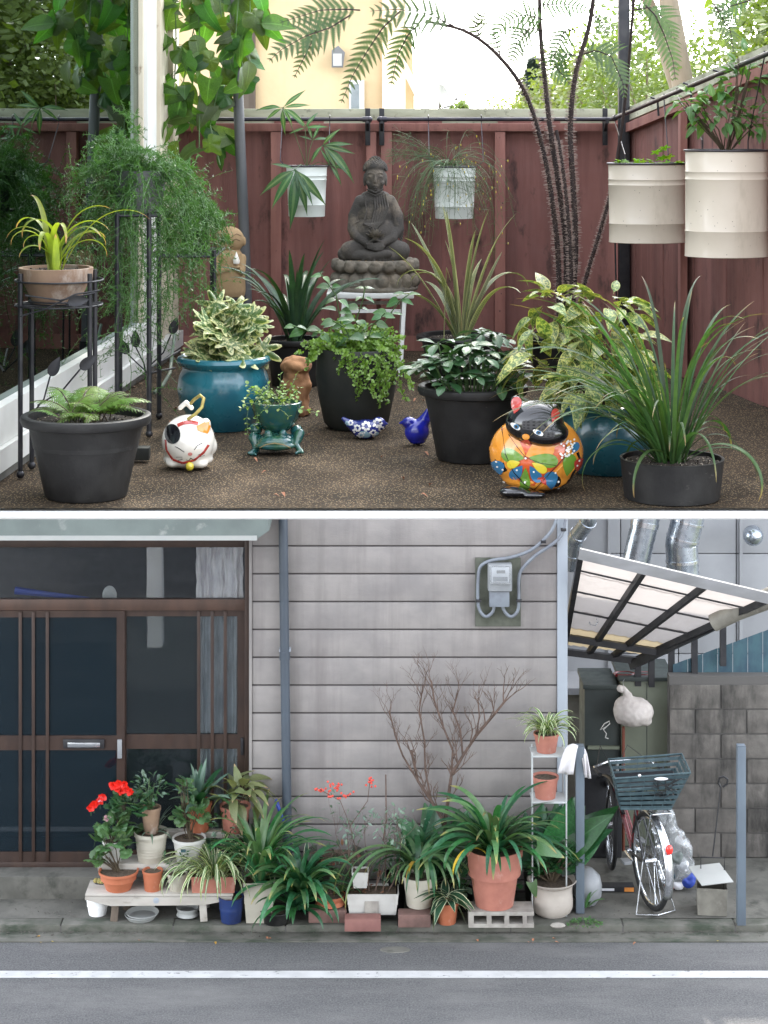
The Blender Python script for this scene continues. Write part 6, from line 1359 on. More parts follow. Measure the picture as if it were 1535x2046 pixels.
ms_ = part('letter_slot', MB().bb((XX(128, YD), YD-.045, ZZ(1492, YD)), (XX(210, YD), YD-.0255, ZZ(1474, YD)), bev=.003), m_darkmetal, dl, loc=off)
part('flap', MB().bb((XX(137, YD), YD-.052, ZZ(1489, YD)), (XX(202, YD), YD-.046, ZZ(1480, YD)), bev=.002), m_chrome, dl, loc=off)
part('handle', MB().bb((XX(236, YD), YD-.045, ZZ(1512, YD)), (XX(245, YD), YD-.0255, ZZ(1475, YD)), bev=.003), m_meter, dl, loc=off)
part('handle', MB().bb((XX(481, YD), YD-.012, ZZ(1508, YD)), (XX(487, YD), YD+.006, ZZ(1474, YD)), bev=.002), m_darkmetal, dr, loc=off)
part('transom_pane', MB().bb((XX(xf0, YD), YD-.003, ZZ(1196, YD)), (XX(490, YD), YD+.003, ZZ(1092, YD))), m_glassT, en, world=True, smooth=False)
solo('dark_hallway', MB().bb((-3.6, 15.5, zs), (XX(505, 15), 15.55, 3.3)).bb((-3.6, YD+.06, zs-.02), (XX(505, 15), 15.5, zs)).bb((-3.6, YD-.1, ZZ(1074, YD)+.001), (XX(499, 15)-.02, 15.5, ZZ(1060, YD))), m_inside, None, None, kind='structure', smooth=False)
def curtain(x0, x1, r0, r1, Y, mat, nm='curtain'):
    n = 70; vs = []
    for i in range(n+1):
        x = XX(x0, Y)+(XX(x1, Y)-XX(x0, Y))*i/n
        for j in range(7): z = ZZ(r0, Y)+(ZZ(r1, Y)-ZZ(r0, Y))*j/6; vs.append((x+.004*math.sin(j*2+i*.3), Y+.022*noise.noise(Vector((i*.16, j*.35, x0)))+.010*math.sin(i*.8+3*noise.noise(Vector((i*.1, j*.3, 2)))), z))
    return part(nm, MB().add(vs, [(i*7+j, i*7+j+1, (i+1)*7+j+1, (i+1)*7+j) for i in range(n) for j in range(6)]), mat, en, world=True)
curtain(392, 486, 1093, 1195, YD+.045, m_curtain); curtain(396, 486, 1215, 1722, YD+.055, m_curtain)
solo('round_fan', MB().ball(W(219, 1190, 15.1), (.055, .02, .075), 16), m_whitepot, 'pale rounded object standing inside the transom window', 'ornament', origin=W(219, 1205, 15.1))
solo('blue_cloth', MB().tube([W(30, 1180, 15.1), W(100, 1188, 15.1), (W(180, 1196, 15.1))], [.03, .02, .01], 8), m_blue, 'dark blue cloth lying inside the transom window', 'cloth', origin=W(100, 1196, 15.1))
# ------------------------------------------------------------------ electricity meter
Ye = 14.775; me_ = thing('electric_meter', 'grey electricity meter on a mossy board with looping conduits on the siding', 'electric meter', W(995, 1180, Ye))
part('backboard', MB().bb((XX(950, Ye), Ye, ZZ(1252, Ye)), (XX(1041, Ye), YW-.001, ZZ(1115, Ye)), bev=.003), m_board, me_, world=True)
part('case', MB().bb((XX(974, Ye), Ye-.10, ZZ(1176, Ye)), (XX(1022, Ye), Ye-.001, ZZ(1122, Ye)), bev=.012), m_meter, me_, world=True)
part('cover', MB().bb((XX(977, Ye), Ye-.125, ZZ(1160, Ye)), (XX(1020, Ye), Ye-.101, ZZ(1124, Ye)), bev=.01), m_clearplastic, me_, world=True)
part('dial_plate', MB().bb((XX(981, Ye), Ye-.104, ZZ(1157, Ye)), (XX(1016, Ye), Ye-.1015, ZZ(1127, Ye))), m_label, me_, world=True, smooth=False)
part('counter', MB().bb((XX(991, Ye), Ye-.107, ZZ(1139, Ye)), (XX(1008, Ye), Ye-.1045, ZZ(1133, Ye))), m_darkmetal, me_, world=True, smooth=False)
part('disc', MB().bb((XX(984, Ye), Ye-.107, ZZ(1155, Ye)), (XX(1013, Ye), Ye-.1045, ZZ(1146, Ye))), m_conduit, me_, world=True, smooth=False)
part('terminal_box', MB().bb((XX(977, Ye), Ye-.08, ZZ(1208, Ye)), (XX(1017, Ye), Ye-.002, ZZ(1177, Ye)), bev=.008), m_conduit, me_, world=True)
for pts in ([(988, 1206), (985, 1222), (972, 1232), (960, 1222), (955, 1200), (956, 1150), (962, 1130), (985, 1119), (1020, 1114), (1060, 1100), (1090, 1075), (1108, 1050), (1115, 1015), (1116, 985)], [(1002, 1206), (1010, 1224), (1022, 1232), (1034, 1222), (1037, 1200), (1037, 1155), (1045, 1135), (1070, 1110), (1100, 1090), (1122, 1070), (1130, 1040), (1132, 985)]):
    P = [W(x, y, 14.74) for x, y in pts]; Q = []
    for i in range(len(P)-1):
        a, b, c, e = P[max(i-1, 0)], P[i], P[i+1], P[min(i+2, len(P)-1)]
        for k in (0, .33, .66): Q.append(.5*((2*b)+(c-a)*k+(2*a-5*b+4*c-e)*k*k+(3*b-a-3*c+e)*k**3))
    part('conduit', MB().tube(Q+[P[-1]], .0125, 10), m_conduit, me_, world=True)
for px, r in ((956, 1200), (1037, 1200), (1086, 1082), (1126, 1058)): part('clip', MB().box(W(px, r, 14.735), (.04, .035, .02), bev=.003), m_darkmetal, me_, world=True)
# ------------------------------------------------------------------ alley on the right
bw = thing('panel_building', 'pale grey panelled building at the back of the alley with ducts', 'building', (XX(1330, 18), 18, SZ))
for i in range(-1, 8):
    x0 = XX(1125, 18)+i*.52
    for j in range(6): part('wall_panel', MB().bb((x0+.004, 18, SZ+j*.9+.004+(.3 if i % 2 else 0)*0), (x0+.516, 18.05, SZ+(j+1)*.9-.004), bev=.004), m_backwall, bw, world=True)
part('backing', MB().bb((XX(1120, 18)-.5, 18.051, SZ), (XX(1535, 18)+.9, 18.3, 5.5)), m_groove, bw, world=True, smooth=False)
for x in (1215, 1478): part('joint_strip', MB().bb((XX(x, 17.98), 17.97, SZ), (XX(x+6, 17.98), 17.998, 5.4)), m_backwall, bw, world=True, smooth=False)
def duct(label, pts, r):
    dd = thing('spiral_duct', label, 'duct', W(*pts[-1])); P = [W(*p) for p in pts]; Q = []; 
    for i in range(len(P)-1):
        for k in range(12): Q.append(P[i].lerp(P[i+1], k/12))
    rr = [r*(1+.018*(k % 2)) for k in range(len(Q))]
    part('pipe', MB().tube(Q, rr, 24), m_steel, dd, world=True, sharp=80)
    for k in range(3, len(Q)-2, 9): part('band', MB().tube([Q[k], Q[k+1]], r*1.07, 24), m_chrome, dd, world=True)
    return dd
duct('slanting dark silver spiral duct behind the canopy, left one of two', [(1312, 930, 16.9), (1290, 1040, 16.9), (1262, 1160, 16.9), (1240, 1260, 17.2)], .115)
duct('bent bright silver spiral duct above the middle of the canopy', [(1390, 930, 16.9), (1374, 1040, 16.9), (1362, 1085, 16.9), (1365, 1150, 16.9), (1372, 1240, 17.1)], .135)
duct('silver duct elbow at the very top beside the house corner', [(1190, 900, 17), (1176, 1040, 17), (1150, 1075, 17.2), (1140, 1140, 17.3)], .07)
solo('round_vent', MB().ball(W(1505, 1070, 17.6), (.09, .12, .09), 20), m_steel, 'small round silver vent cap at the right edge of the panelled wall', 'vent', origin=W(1505, 1070, 17.6))
# canopy
cn = thing('carport_canopy', 'sloping translucent canopy on dark frame over the bicycle', 'canopy', W(1320, 1200, 14.5))
A, Bc, Cc, Dc = W(1160, 1110, 14.35), W(1535, 1198, 14.35), W(1285, 1312, 15.75), W(1128, 1292, 15.75)
def cp(u, v, dz=0): return A.lerp(Bc, u).lerp(Dc.lerp(Cc, u), v)+Vector((0, 0, dz))
for i in range(3):
    for j in range(5):
        u0, u1, v0, v1 = i/3+.004, (i+1)/3-.004, j/5, (j+1)/5+.01
        n = 8; vs = [cp(u0+(u1-u0)*a/n, v, .02+.004*math.sin(a*2.4)+(.004 if v == v1 else 0)) for a in range(n+1) for v in (v0, v1)]
        fs = [(2*a, 2*a+1, 2*a+3, 2*a+2) for a in range(n)]
        part('roof_panel', MB().add(vs, fs), m_canopyy if j == 4 else m_canopy, cn, world=True)
for u in (.0, .34, .67, 1): part('rafter', MB().bar(cp(u, -.02), cp(u, 1.04), .04, .045), m_canfr, cn, world=True, smooth=False)
for v in (.16, .38, .60): part('batten', MB().bar(cp(0, v, .008), cp(1, v, .008), .012, .012), m_canfr, cn, world=True, smooth=False)
part('front_beam', MB().bar(cp(-.01, -.02, -.002), cp(1.03, -.02, -.002), .05, .075), m_beam, cn, world=True, smooth=False)
part('rear_beam', MB().bar(cp(-.01, .86, -.02), cp(1.01, .86, -.02), .05, .05), m_canfr, cn, world=True, smooth=False)
part('rear_beam', MB().bar(cp(-.01, 1.03, -.02), cp(1.01, 1.03, -.02), .05, .05), m_canfr, cn, world=True, smooth=False)
part('side_beam', MB().bar(W(1535, 1200, 14.6), W(1262, 1330, 15.8), .05, .06), m_canfr, cn, world=True, smooth=False)
for px, r0, r1, Y in ((1275, 1318, 1370, 15.75), (1302, 1308, 1372, 15.7), (1342, 1290, 1362, 15.65), (1388, 1265, 1346, 15.6), (1445, 1240, 1330, 15.55)): part('post', MB().bb((XX(px-6, Y), Y-.02, ZZ(r1, Y)), (XX(px+6, Y), Y+.02, ZZ(r0, Y))), m_canfr, cn, world=True, smooth=False)
solo('rolled_awning', MB().tube([W(1425, 1245, 14.75), W(1545, 1188, 14.6)], .065, 16).tube([W(1428, 1243, 14.75), W(1545, 1200, 14.6)], .05, 12), m_khaki, 'rolled brown awning hanging under the canopy at the right', 'awning', origin=W(1470, 1225, 14.7))
part('hook', MB().tube([W(1192, 1236, 15.0), W(1195, 1243, 15.0), W(1190, 1250, 15.0), W(1180, 1248, 15.0), W(1178, 1242, 15.0)], .004, 6), m_chrome, cn, world=True)
# block wall
YBW = 15.5; bwl = thing('block_wall', 'weathered concrete block wall along the right side of the alley', 'wall', (XX(1420, YBW), YBW, SZ))
part('mortar', MB().bb((XX(1338, YBW), YBW+.012, SZ), (XX(1535, YBW)+.5, YBW+.12, ZZ(1352, YBW))), m_mortar, bwl, world=True, smooth=False)
x0_ = XX(1338, YBW); j = 0; z = SZ
while z < ZZ(1352, YBW)-.1:
    x = x0_-(.2 if j % 2 else 0)
    while x < XX(1535, YBW)+.45:
        a, b = max(x, x0_)+.004, x+.396
        zz1 = z+.19
        if b-a > .03 and (zz1 < ZZ(1352, YBW)+.02 or a > XX(1370, YBW)): part('block', MB().bb((a, YBW+U(-.002, .002), z+.005), (b-.004, YBW+.1, zz1-.004), bev=.004), m_block, bwl, world=True)
        x += .4
    z += .192; j += 1
YF2 = 15.62; bf = thing('blue_sheet_fence', 'dark blue sheet fence above the block wall', 'fence', (XX(1440, YF2), YF2, SZ))
for i in range(7):
    xa, xb = 1345+i*30, 1345+(i+1)*30-1
    part('sheet', MB().add([W(xa, 1400, YF2), W(xb, 1400, YF2), W(xb, 1328-(i+1)*11, YF2), W(xa, 1328-i*11, YF2)]+[W(xa, 1400, YF2+.02), W(xb, 1400, YF2+.02), W(xb, 1328-(i+1)*11, YF2+.02), W(xa, 1328-i*11, YF2+.02)], [(0, 1, 2, 3), (7, 6, 5, 4), (3, 2, 6, 7)]), m_bluefence, bf, world=True, smooth=False)
# locker
YL = 15.75; lk = thing('storage_locker', 'olive green metal locker under the canopy with a dark open side', 'locker', (XX(1290, YL), YL, SZ))
part('front', MB().bb((XX(1243, YL), YL, SZ), (XX(1341, YL), YL+.5, ZZ(1358, YL)), bev=.005), m_locker, lk, world=True)
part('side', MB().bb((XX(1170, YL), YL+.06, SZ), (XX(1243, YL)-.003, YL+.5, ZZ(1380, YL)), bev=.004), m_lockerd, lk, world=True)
part('shelf', MB().bb((XX(1176, YL), YL+.03, ZZ(1500, YL)), (XX(1240, YL), YL+.058, ZZ(1494, YL))), m_locker, lk, world=True, smooth=False)
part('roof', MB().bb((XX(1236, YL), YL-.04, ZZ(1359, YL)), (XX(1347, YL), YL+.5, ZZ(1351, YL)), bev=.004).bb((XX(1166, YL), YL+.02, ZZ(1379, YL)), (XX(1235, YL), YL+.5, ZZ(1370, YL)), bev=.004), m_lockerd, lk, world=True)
part('door_seam', MB().bb((XX(1292, YL), YL-.002, SZ+.05), (XX(1293.5, YL), YL+.001, ZZ(1365, YL))), m_lockerd, lk, world=True, smooth=False)
for i, (x, c, lab) in enumerate(((1248, m_bred, 'red coil of hose lying on the locker roof'), (1285, m_bred, 'second red bundle lying on the locker roof'), (1312, m_sand, 'sand coloured bundle at the right of the locker roof'))):
    mb = MB()
    for k in range(5): mb.tube(circle(W(x+U(-6, 6), 1350-k, YL+.1+U(-.03, .03)), U(.05, .08), 0, 14, .6), .008, 6)
    solo('rope_bundle', mb, c, lab, 'bundle', origin=W(x, 1352, YL+.1))
solo('small_shed', MB().bb((XX(1135, 16.6), 16.6, SZ), (XX(1232, 16.6), 17.0, ZZ(1385, 16.6))).bb((XX(1130, 16.6), 16.55, ZZ(1385, 16.6)), (XX(1222, 16.6), 17.05, ZZ(1372, 16.6)), m=1), [m_khaki, m_backwall], 'grey shed with pale top edge behind the locker at the alley back', 'shed', origin=(XX(1180, 16.6), 16.6, SZ), smooth=False)
solo('dark_crate', MB().bb((XX(1160, 15.6), 15.5, SZ), (XX(1240, 15.6), 15.72, ZZ(1540, 15.6)), bev=.01), m_inside, 'dark covered crate standing behind the bicycle', 'crate', origin=(XX(1200, 15.6), 15.6, SZ))
# hanging sack, hanger, red pole
Yh = 15.55; q = Yh/F; sk = thing('hanging_sack', 'pale full plastic sack tied at the top hanging on the locker', 'bag', W(1262, 1380, Yh))
part('sack', blob('sack', [('e', W(1266, 1422, Yh)-Vector(sk.location), (40*q, 32*q, 29*q)), ('e', W(1254, 1412, Yh)-Vector(sk.location), (27*q, 24*q, 22*q)), ('e', W(1290, 1440, Yh)-Vector(sk.location), (13*q, 16*q, 9*q)), ('e', W(1246, 1436, Yh)-Vector(sk.location), (16*q, 16*q, 12*q)), ('t', [W(1255, 1390, Yh)-Vector(sk.location), W(1246, 1374, Yh)-Vector(sk.location), W(1241, 1376, Yh)-Vector(sk.location)], [9*q, 4*q, 8*q])], .005, 4, m_sack, .004, 30, blend=2.5), None, sk)
part('tie', MB().tube([W(1247, 1378, Yh-.03), W(1245, 1362, Yh+.1), W(1250, 1354, YL)], .003, 5), m_meter, sk, world=True)
solo('red_pole', MB().tube([W(1246, 1452, 15.6), W(1246, 1700, 15.6)], .012, 10), m_polered, 'thin red brown pole standing below the hanging sack', 'pole', origin=W(1246, 1700, 15.6))
hg = [(1212, 1452), (1200, 1458), (1208, 1446), (1218, 1441), (1219, 1446), (1206, 1458), (1212, 1466), (1210, 1474), (1216, 1476)]
solo('clothes_hanger', MB().tube([W(x, y, 15.5) for x, y in hg], .004, 6), m_whitepot, 'white plastic clothes hanger hooked beside the locker', 'hanger', origin=W(1212, 1450, 15.5))
# posts
for px, r0, r1, w, lab, nm in ((1159, 1490, 1826, 17, 'blue grey steel post with a white cloth on it left of the bicycle', 'steel_post'), (1481, 1490, 1850, 17, 'blue grey steel post at the right end of the alley mouth', 'steel_post')):
    Y = YZ(r1, SZ)+.03; p_ = thing(nm, lab, 'post', (XX(px, Y), Y, SZ)); part('shaft', MB().bb((-w/2/F*Y, -.03, 0), (w/2/F*Y, .03, ZZ(r0, Y)-SZ), bev=.004), m_post, p_); part('cap', MB().bb((-w/2/F*Y+.002, -.028, ZZ(r0, Y)-SZ+.0005), (w/2/F*Y-.002, .028, ZZ(r0, Y)-SZ+.006)), m_post, p_)
Yp = YZ(1826, SZ)
n = 22; mb = MB()
for (cx0, cx1, r0, r1, yy) in ((1114, 1146, 1490, 1552, -.06), (1168, 1182, 1497, 1560, .03)):
    vs = []
    for i in range(n+1):
        for j in range(9):
            t = i/n; v = j/8; top = 1134+t*22 if cx0 < 1150 else 1160+t*10; x = top+(cx0+(cx1-cx0)*t-top)*v**.7; y_ = (r0-4*math.sin(math.pi*t))+(r1-10*abs(t-.6)-r0)*v
            vs.append(W(x, y_, Yp+yy-.05*math.sin(v*2.4)+.016*math.sin(i*.5+v*2)*v))
    mb.add(vs, [(i*9+j, i*9+j+1, (i+1)*9+j+1, (i+1)*9+j) for i in range(n) for j in range(8)])
tw = solo('white_cloth', mb, m_cloth, 'white cloth draped over the top of the left steel post', 'cloth', origin=W(1140, 1492, Yp)); sm2 = tw.modifiers.new('t', 'SOLIDIFY'); sm2.thickness = .004
# ------------------------------------------------------------------ bicycle
random.seed(50)
bk = thing('bicycle', 'city bicycle parked on its rear stand with silver mudguard and dark rear basket', 'bicycle', (XX(1260, 14.6), 14.6, SZ))
Rw = .345; rc = Vector((XX(1300, 14.52), 14.52, SZ+Rw)); fcn = Vector((XX(1219, 15.32), 15.30, SZ+Rw*.97)); ax = (fcn-rc); ax.z = 0; ax.normalize(); sd_v = Vector((ax.y, -ax.x, 0)); up = Vector((0, 0, 1))
def wheel(c, R, steer=0):
    a_ = (ax*math.cos(steer)+sd_v*math.sin(steer)); sv = Vector((a_.y, -a_.x, 0))
    cir = lambda r, off=0: [c+a_*r*math.cos(t)+up*r*math.sin(t)+sv*off for t in [2*math.pi*i/44 for i in range(45)]]
    w_ = part('wheel', MB().tube(cir(R-.018), .018, 8), m_rubber, bk, world=True); off = -Vector(bk.location)
    part('rim', MB().tube(cir(R-.042), .011, 8), m_chrome, w_, loc=off)
    part('hub', MB().tube([c-sv*.045, c+sv*.045], .018, 12), m_chrome, w_, loc=off)
    mb = MB()
    for k in range(30): t = 2*math.pi*k/30; t2 = t+(.5 if k % 4 < 2 else -.5); mb.tube([c+(a_*math.cos(t2)+up*math.sin(t2))*.018+sv*(.03 if k % 2 else -.03), c+(a_*math.cos(t)+up*math.sin(t))*(R-.045)], .0013, 3, cap=False)
    part('spoke', mb, m_chrome, w_, loc=off, kind='stuff')
    return a_, sv
wheel(rc, Rw); wheel(fcn, Rw*.97, .25)
def arc(c, R, a0, a1, off=0, n=22): return [c+ax*R*math.cos(R_(a0+(a1-a0)*i/n))+up*R*math.sin(R_(a0+(a1-a0)*i/n))+sd_v*off for i in range(n+1)]
def guard(c, R, a0, a1, mat, w=.026):
    P = arc(c, R, a0, a1, 0, 26); mb = MB(); vs = []
    for i, p in enumerate(P):
        r = (p-c).normalized()
        for k in range(7): th = -1.3+2.6*k/6; vs.append(p+sd_v*w*math.sin(th)+r*(w*.7*math.cos(th)-w*.4))
    mb.add(vs, [(i*7+k, i*7+k+1, (i+1)*7+k+1, (i+1)*7+k) for i in range(26) for k in range(6)]); o = part('mudguard', mb, mat, bk, world=True); m = o.modifiers.new('s', 'SOLIDIFY'); m.thickness = .002; return P
gp = guard(rc, Rw+.012, 68, 205, m_chrome, .034)
guard(fcn, Rw+.01, 20, 150, m_bblack)
rf = rc-ax*(Rw+.05)*math.cos(R_(28))+up*(Rw+.05)*math.sin(R_(28))
part('reflector', MB().ball(rf-ax*.0+up*.02, (.027, .02, .037), 16), m_reflect, bk, world=True)
bbk = rc.lerp(fcn, .42)+up*(-.04); st_t = rc.lerp(fcn, .32)+up*.36; hd_b = fcn-ax*.11+up*.32; hd_t = fcn-ax*.15+up*.42
part('frame', MB().tube([bbk, st_t], .017, 12).tube([bbk, hd_b], .02, 12).tube([bbk+up*.13, hd_b+up*.08], .014, 10).tube([hd_b-up*.03, hd_t], .02, 12), m_bred, bk, world=True)
part('stays', MB().tube([bbk+sd_v*.03, rc+sd_v*.055], .009, 8).tube([bbk-sd_v*.03, rc-sd_v*.055], .009, 8).tube([st_t+sd_v*.02-up*.06, rc+sd_v*.055], .008, 8).tube([st_t-sd_v*.02-up*.06, rc-sd_v*.055], .008, 8).tube([hd_b-up*.02+sd_v*.05, fcn+sd_v*.05], .010, 8).tube([hd_b-up*.02-sd_v*.05, fcn-sd_v*.05], .010, 8), m_bblack, bk, world=True)
hb_ = hd_t+up*.09
part('stem', MB().tube([hd_t, hb_, hb_-ax*.0+up*.02], .012, 10), m_chrome, bk, world=True)
part('handlebar', MB().tube([hb_-ax*.26-sd_v*.25+up*.03, hb_-ax*.12-sd_v*.23+up*.03, hb_+up*.02-sd_v*.08, hb_+up*.02+sd_v*.08, hb_-ax*.12+sd_v*.23+up*.03, hb_-ax*.26+sd_v*.25+up*.03], .011, 10), m_chrome, bk, world=True)
for sg in (-1, 1): part('grip', MB().tube([hb_-ax*.29+sd_v*.25*sg+up*.03, hb_-ax*.17+sd_v*.24*sg+up*.03], .016, 10), m_rubber, bk, world=True)
part('brake_cable', MB().tube([hb_-ax*.14-sd_v*.22+up*.03, hb_+ax*.05-sd_v*.12+up*.13, hb_+ax*.08-sd_v*.02-up*.05, hd_b], .003, 5).tube([hb_-ax*.14+sd_v*.22+up*.03, hb_+ax*.10+sd_v*.12+up*.1, hb_+ax*.06-up*.1], .003, 5), m_bblack, bk, world=True)
part('saddle', blob('saddle', [('e', st_t+up*.12-ax*.04-Vector(bk.location), (.08, .08, .035)), ('e', st_t+up*.12+ax*.06-Vector(bk.location), (.04, .07, .025))], .006, 3, m_rubber), None, bk)
part('seat_post', MB().tube([st_t, st_t+up*.1], .012, 8), m_chrome, bk, world=True)
part('crank', MB().tube([bbk-sd_v*.05, bbk+sd_v*.05], .022, 12).tube([bbk-sd_v*.06, bbk-sd_v*.06-ax*.02-up*.02-ax*.12], .009, 8).tube([bbk+sd_v*.06, bbk+sd_v*.06+ax*.13+up*.02], .009, 8), m_chrome, bk, world=True)
part('chainring', MB().tube([bbk+sd_v*.05+(ax*math.cos(t)+up*math.sin(t))*.08 for t in [i*math.pi/12 for i in range(25)]], .004, 6), m_bblack, bk, world=True)
for c_ in (bbk-sd_v*.11-ax*.14-up*.02, bbk+sd_v*.11+ax*.13+up*.02):
    part('pedal', MB().box(c_, (.09, .06, .02), math.atan2(ax.y, ax.x), bev=.004), m_meter, bk, world=True)
zr = SZ+2*Rw+.07; rk0 = rc+up*(zr-rc.z)
rs = [rk0-ax*.22+sd_v*.07, rk0+ax*.2+sd_v*.06, rk0+ax*.2-sd_v*.06, rk0-ax*.22-sd_v*.07]
part('rear_rack', MB().tube(rs+[rs[0]], .005, 8).tube([rk0-ax*.12-sd_v*.07, rk0-ax*.12+sd_v*.07], .004, 6).tube([rk0+ax*.05-sd_v*.065, rk0+ax*.05+sd_v*.065], .004, 6).tube([rk0-ax*.18+sd_v*.07, rc+sd_v*.06], .004, 6).tube([rk0-ax*.18-sd_v*.07, rc-sd_v*.06], .004, 6), m_chrome, bk, world=True)
g = rc-ax*.10; part('stand', MB().tube([rc+sd_v*.06, Vector((g.x, g.y, SZ+.01))+sd_v*.15, Vector((g.x, g.y, SZ+.008))-ax*.04, Vector((g.x, g.y, SZ+.01))-sd_v*.15, rc-sd_v*.06], .006, 8), m_chrome, bk, world=True)
# basket of woven slats
bo = rk0-ax*.02+up*.02; tx, ty = (.27, .21); bx_, by_ = (.18, .15); hB = .26
mb = MB(); 
def bpt(u, v, t): x = (bx_+(tx-bx_)*t)*u; y = (by_+(ty-by_)*t)*v; return bo+Vector((x-.02-.04*(1-t), y, hB*t+.02*u*t))
edge = [(-1+2*i/10, -1) for i in range(11)]+[(1, -1+2*i/8) for i in range(1, 9)]+[(1-2*i/10, 1) for i in range(1, 11)]+[(-1, 1-2*i/8) for i in range(1, 9)]
for (a, b) in zip(edge, edge[1:]):
    for (t0, t1) in [(k/7, (k+.62)/7) for k in range(7)]: mb.quad(bpt(*a, t0), bpt(*b, t0), bpt(*b, t1), bpt(*a, t1))
bs = part('basket', mb, m_basket, bk, world=True, smooth=False); m = bs.modifiers.new('s', 'SOLIDIFY'); m.thickness = .006
part('basket_rib', (lambda M_: ([M_.tube([bpt(*a, 0), bpt(*a, 1)], .0035, 4) for a in edge[::2]], M_.tube([bpt(*a, 1) for a in edge], .008, 8), M_.tube([bpt(*a, 0) for a in edge], .006, 6), M_.tube([bpt(*a, .64) for a in edge], .005, 6)) and M_)(MB()), m_basket, bk, world=True)
part('basket_floor', MB().add([bpt(-1, -1, .01), bpt(1, -1, .01), bpt(1, 1, .01), bpt(-1, 1, .01)], [(0, 1, 2, 3)]).add([bpt(-.9, -.85, .55), bpt(.9, -.85, .55), bpt(.9, .9, .62), bpt(-.9, .9, .62)], [(0, 1, 2, 3)]), m_darkmetal, bk, world=True, smooth=False)
mb = MB()
for k in range(9): mb.tube([bpt(U(-.1, .9), -1.03, U(.3, .9)), bpt(U(-.1, .9), -1.06, U(.3, .9)), bpt(U(-.1, .9), -1.03, U(.3, .9))], .0028, 4)
part('elastic_net', mb, m_rubber, bk, world=True)
part('badge', MB().ball(bpt(.25, -1.04, .9), (.05, .006, .012), 14), m_label, bk, world=True); part('bell', MB().ball(bpt(-.35, -1.0, 1.03), .014, 10), m_chrome, bk, world=True)
# ------------------------------------------------------------------ rubbish bag, dustpan bin, box on the ground
Yg = 14.95; q = Yg/F; gb = thing('rubbish_bag', 'tall clear plastic rubbish bag slumped behind the bicycle against the block wall', 'bag', (XX(1350, Yg), Yg, SZ))
G_ = lambda px, row, y=0: ((px-1350)*q, y*q, (1762-row)*q)
part('bag', blob('bag', [('e', G_(1352, 1730, 0), (36*q, 30*q, 36*q)), ('e', G_(1345, 1685, 0), (34*q, 27*q, 40*q)), ('e', G_(1328, 1640, 0), (26*q, 24*q, 34*q)), ('t', [G_(1372, 1700, -8), G_(1382, 1682, -10)], [6*q, 2*q])], .007, 3, m_clearplastic, .02, 15, blend=8), None, gb)
for i, (px, r, c, rr) in enumerate(((1372, 1745, m_blue, 16), (1352, 1752, m_label, 13), (1340, 1730, m_bluefence, 14), (1362, 1718, m_label, 12), (1335, 1755, g_pink, 10), (1348, 1700, m_eave, 15))): part('wrapper', blob('wrapper', [('e', (0, 0, 0), (rr*q, rr*.7*q, rr*.8*q)), ('e', (6*q, 0, 5*q), (rr*.6*q, rr*.6*q, rr*.6*q))], .006, 2, c, .01, 30), None, gb, loc=G_(px, r, -20))
Yq = 14.5; q = Yq/F; du = thing('lidded_dustpan', 'khaki tin dustpan with hinged lid and long upright wire handle', 'dustpan', (XX(1420, Yq), Yq, SZ))
D = lambda px, row, y=0: Vector(((px-1420)*q, y, (1838-row)*q))
w0, h0 = .108, .245
part('pan', MB().add([(-w0, -.10, 0), (w0*.9, -.12, 0), (w0, .08, 0), (-w0*.8, .09, 0), (-w0*1.05, -.11, h0*.82), (w0*.95, -.12, h0*.78), (w0*1.1, .09, h0*1.05), (-w0*.8, .1, h0*1.05)], [(3, 2, 1, 0), (0, 1, 5, 4), (1, 2, 6, 5), (2, 3, 7, 6), (3, 0, 4, 7)]), m_khaki, du, smooth=False)
part('lid', MB().box((0, -.01, h0*1.06), (.25, .24, .006), rz=.28, rx=.22, bev=.002), m_eavelip, du)
part('handle', MB().tube([D(1427, 1738, .06), D(1446, 1604, .12)], .0055, 8).tube([D(1403, 1762, .05), D(1403, 1738, .05), D(1450, 1740, .05), D(1450, 1765, .05)], .004, 6).tube([D(1446, 1604, .12), D(1441, 1596, .12), D(1443, 1586, .12), D(1452, 1583, .12), D(1460, 1588, .12), D(1459, 1598, .12), D(1450, 1604, .12)], .008, 8), m_bblack, du)
bx = thing('flat_box', 'flattened dark box with orange print lying on the ground behind the steel post', 'box', W(1210, 1805, YZ(1810, SZ)+.3)); bx.location.z = SZ
part('box', MB().box((0, 0, .02), (.42, .10, .035), bev=.003), m_inside, bx); part('printed_end', MB().box((.17, -.0515, .02), (.07, .002, .03)), m_orangep, bx, smooth=False)
for x in (-.15, -.11): part('printed_dot', MB().ball((x, -.051, .02), (.011, .002, .011), 10), m_orangep, bx)
part('printed_label', MB().box((0, -.0512, .02), (.12, .0015, .018)), m_label, bx, smooth=False)
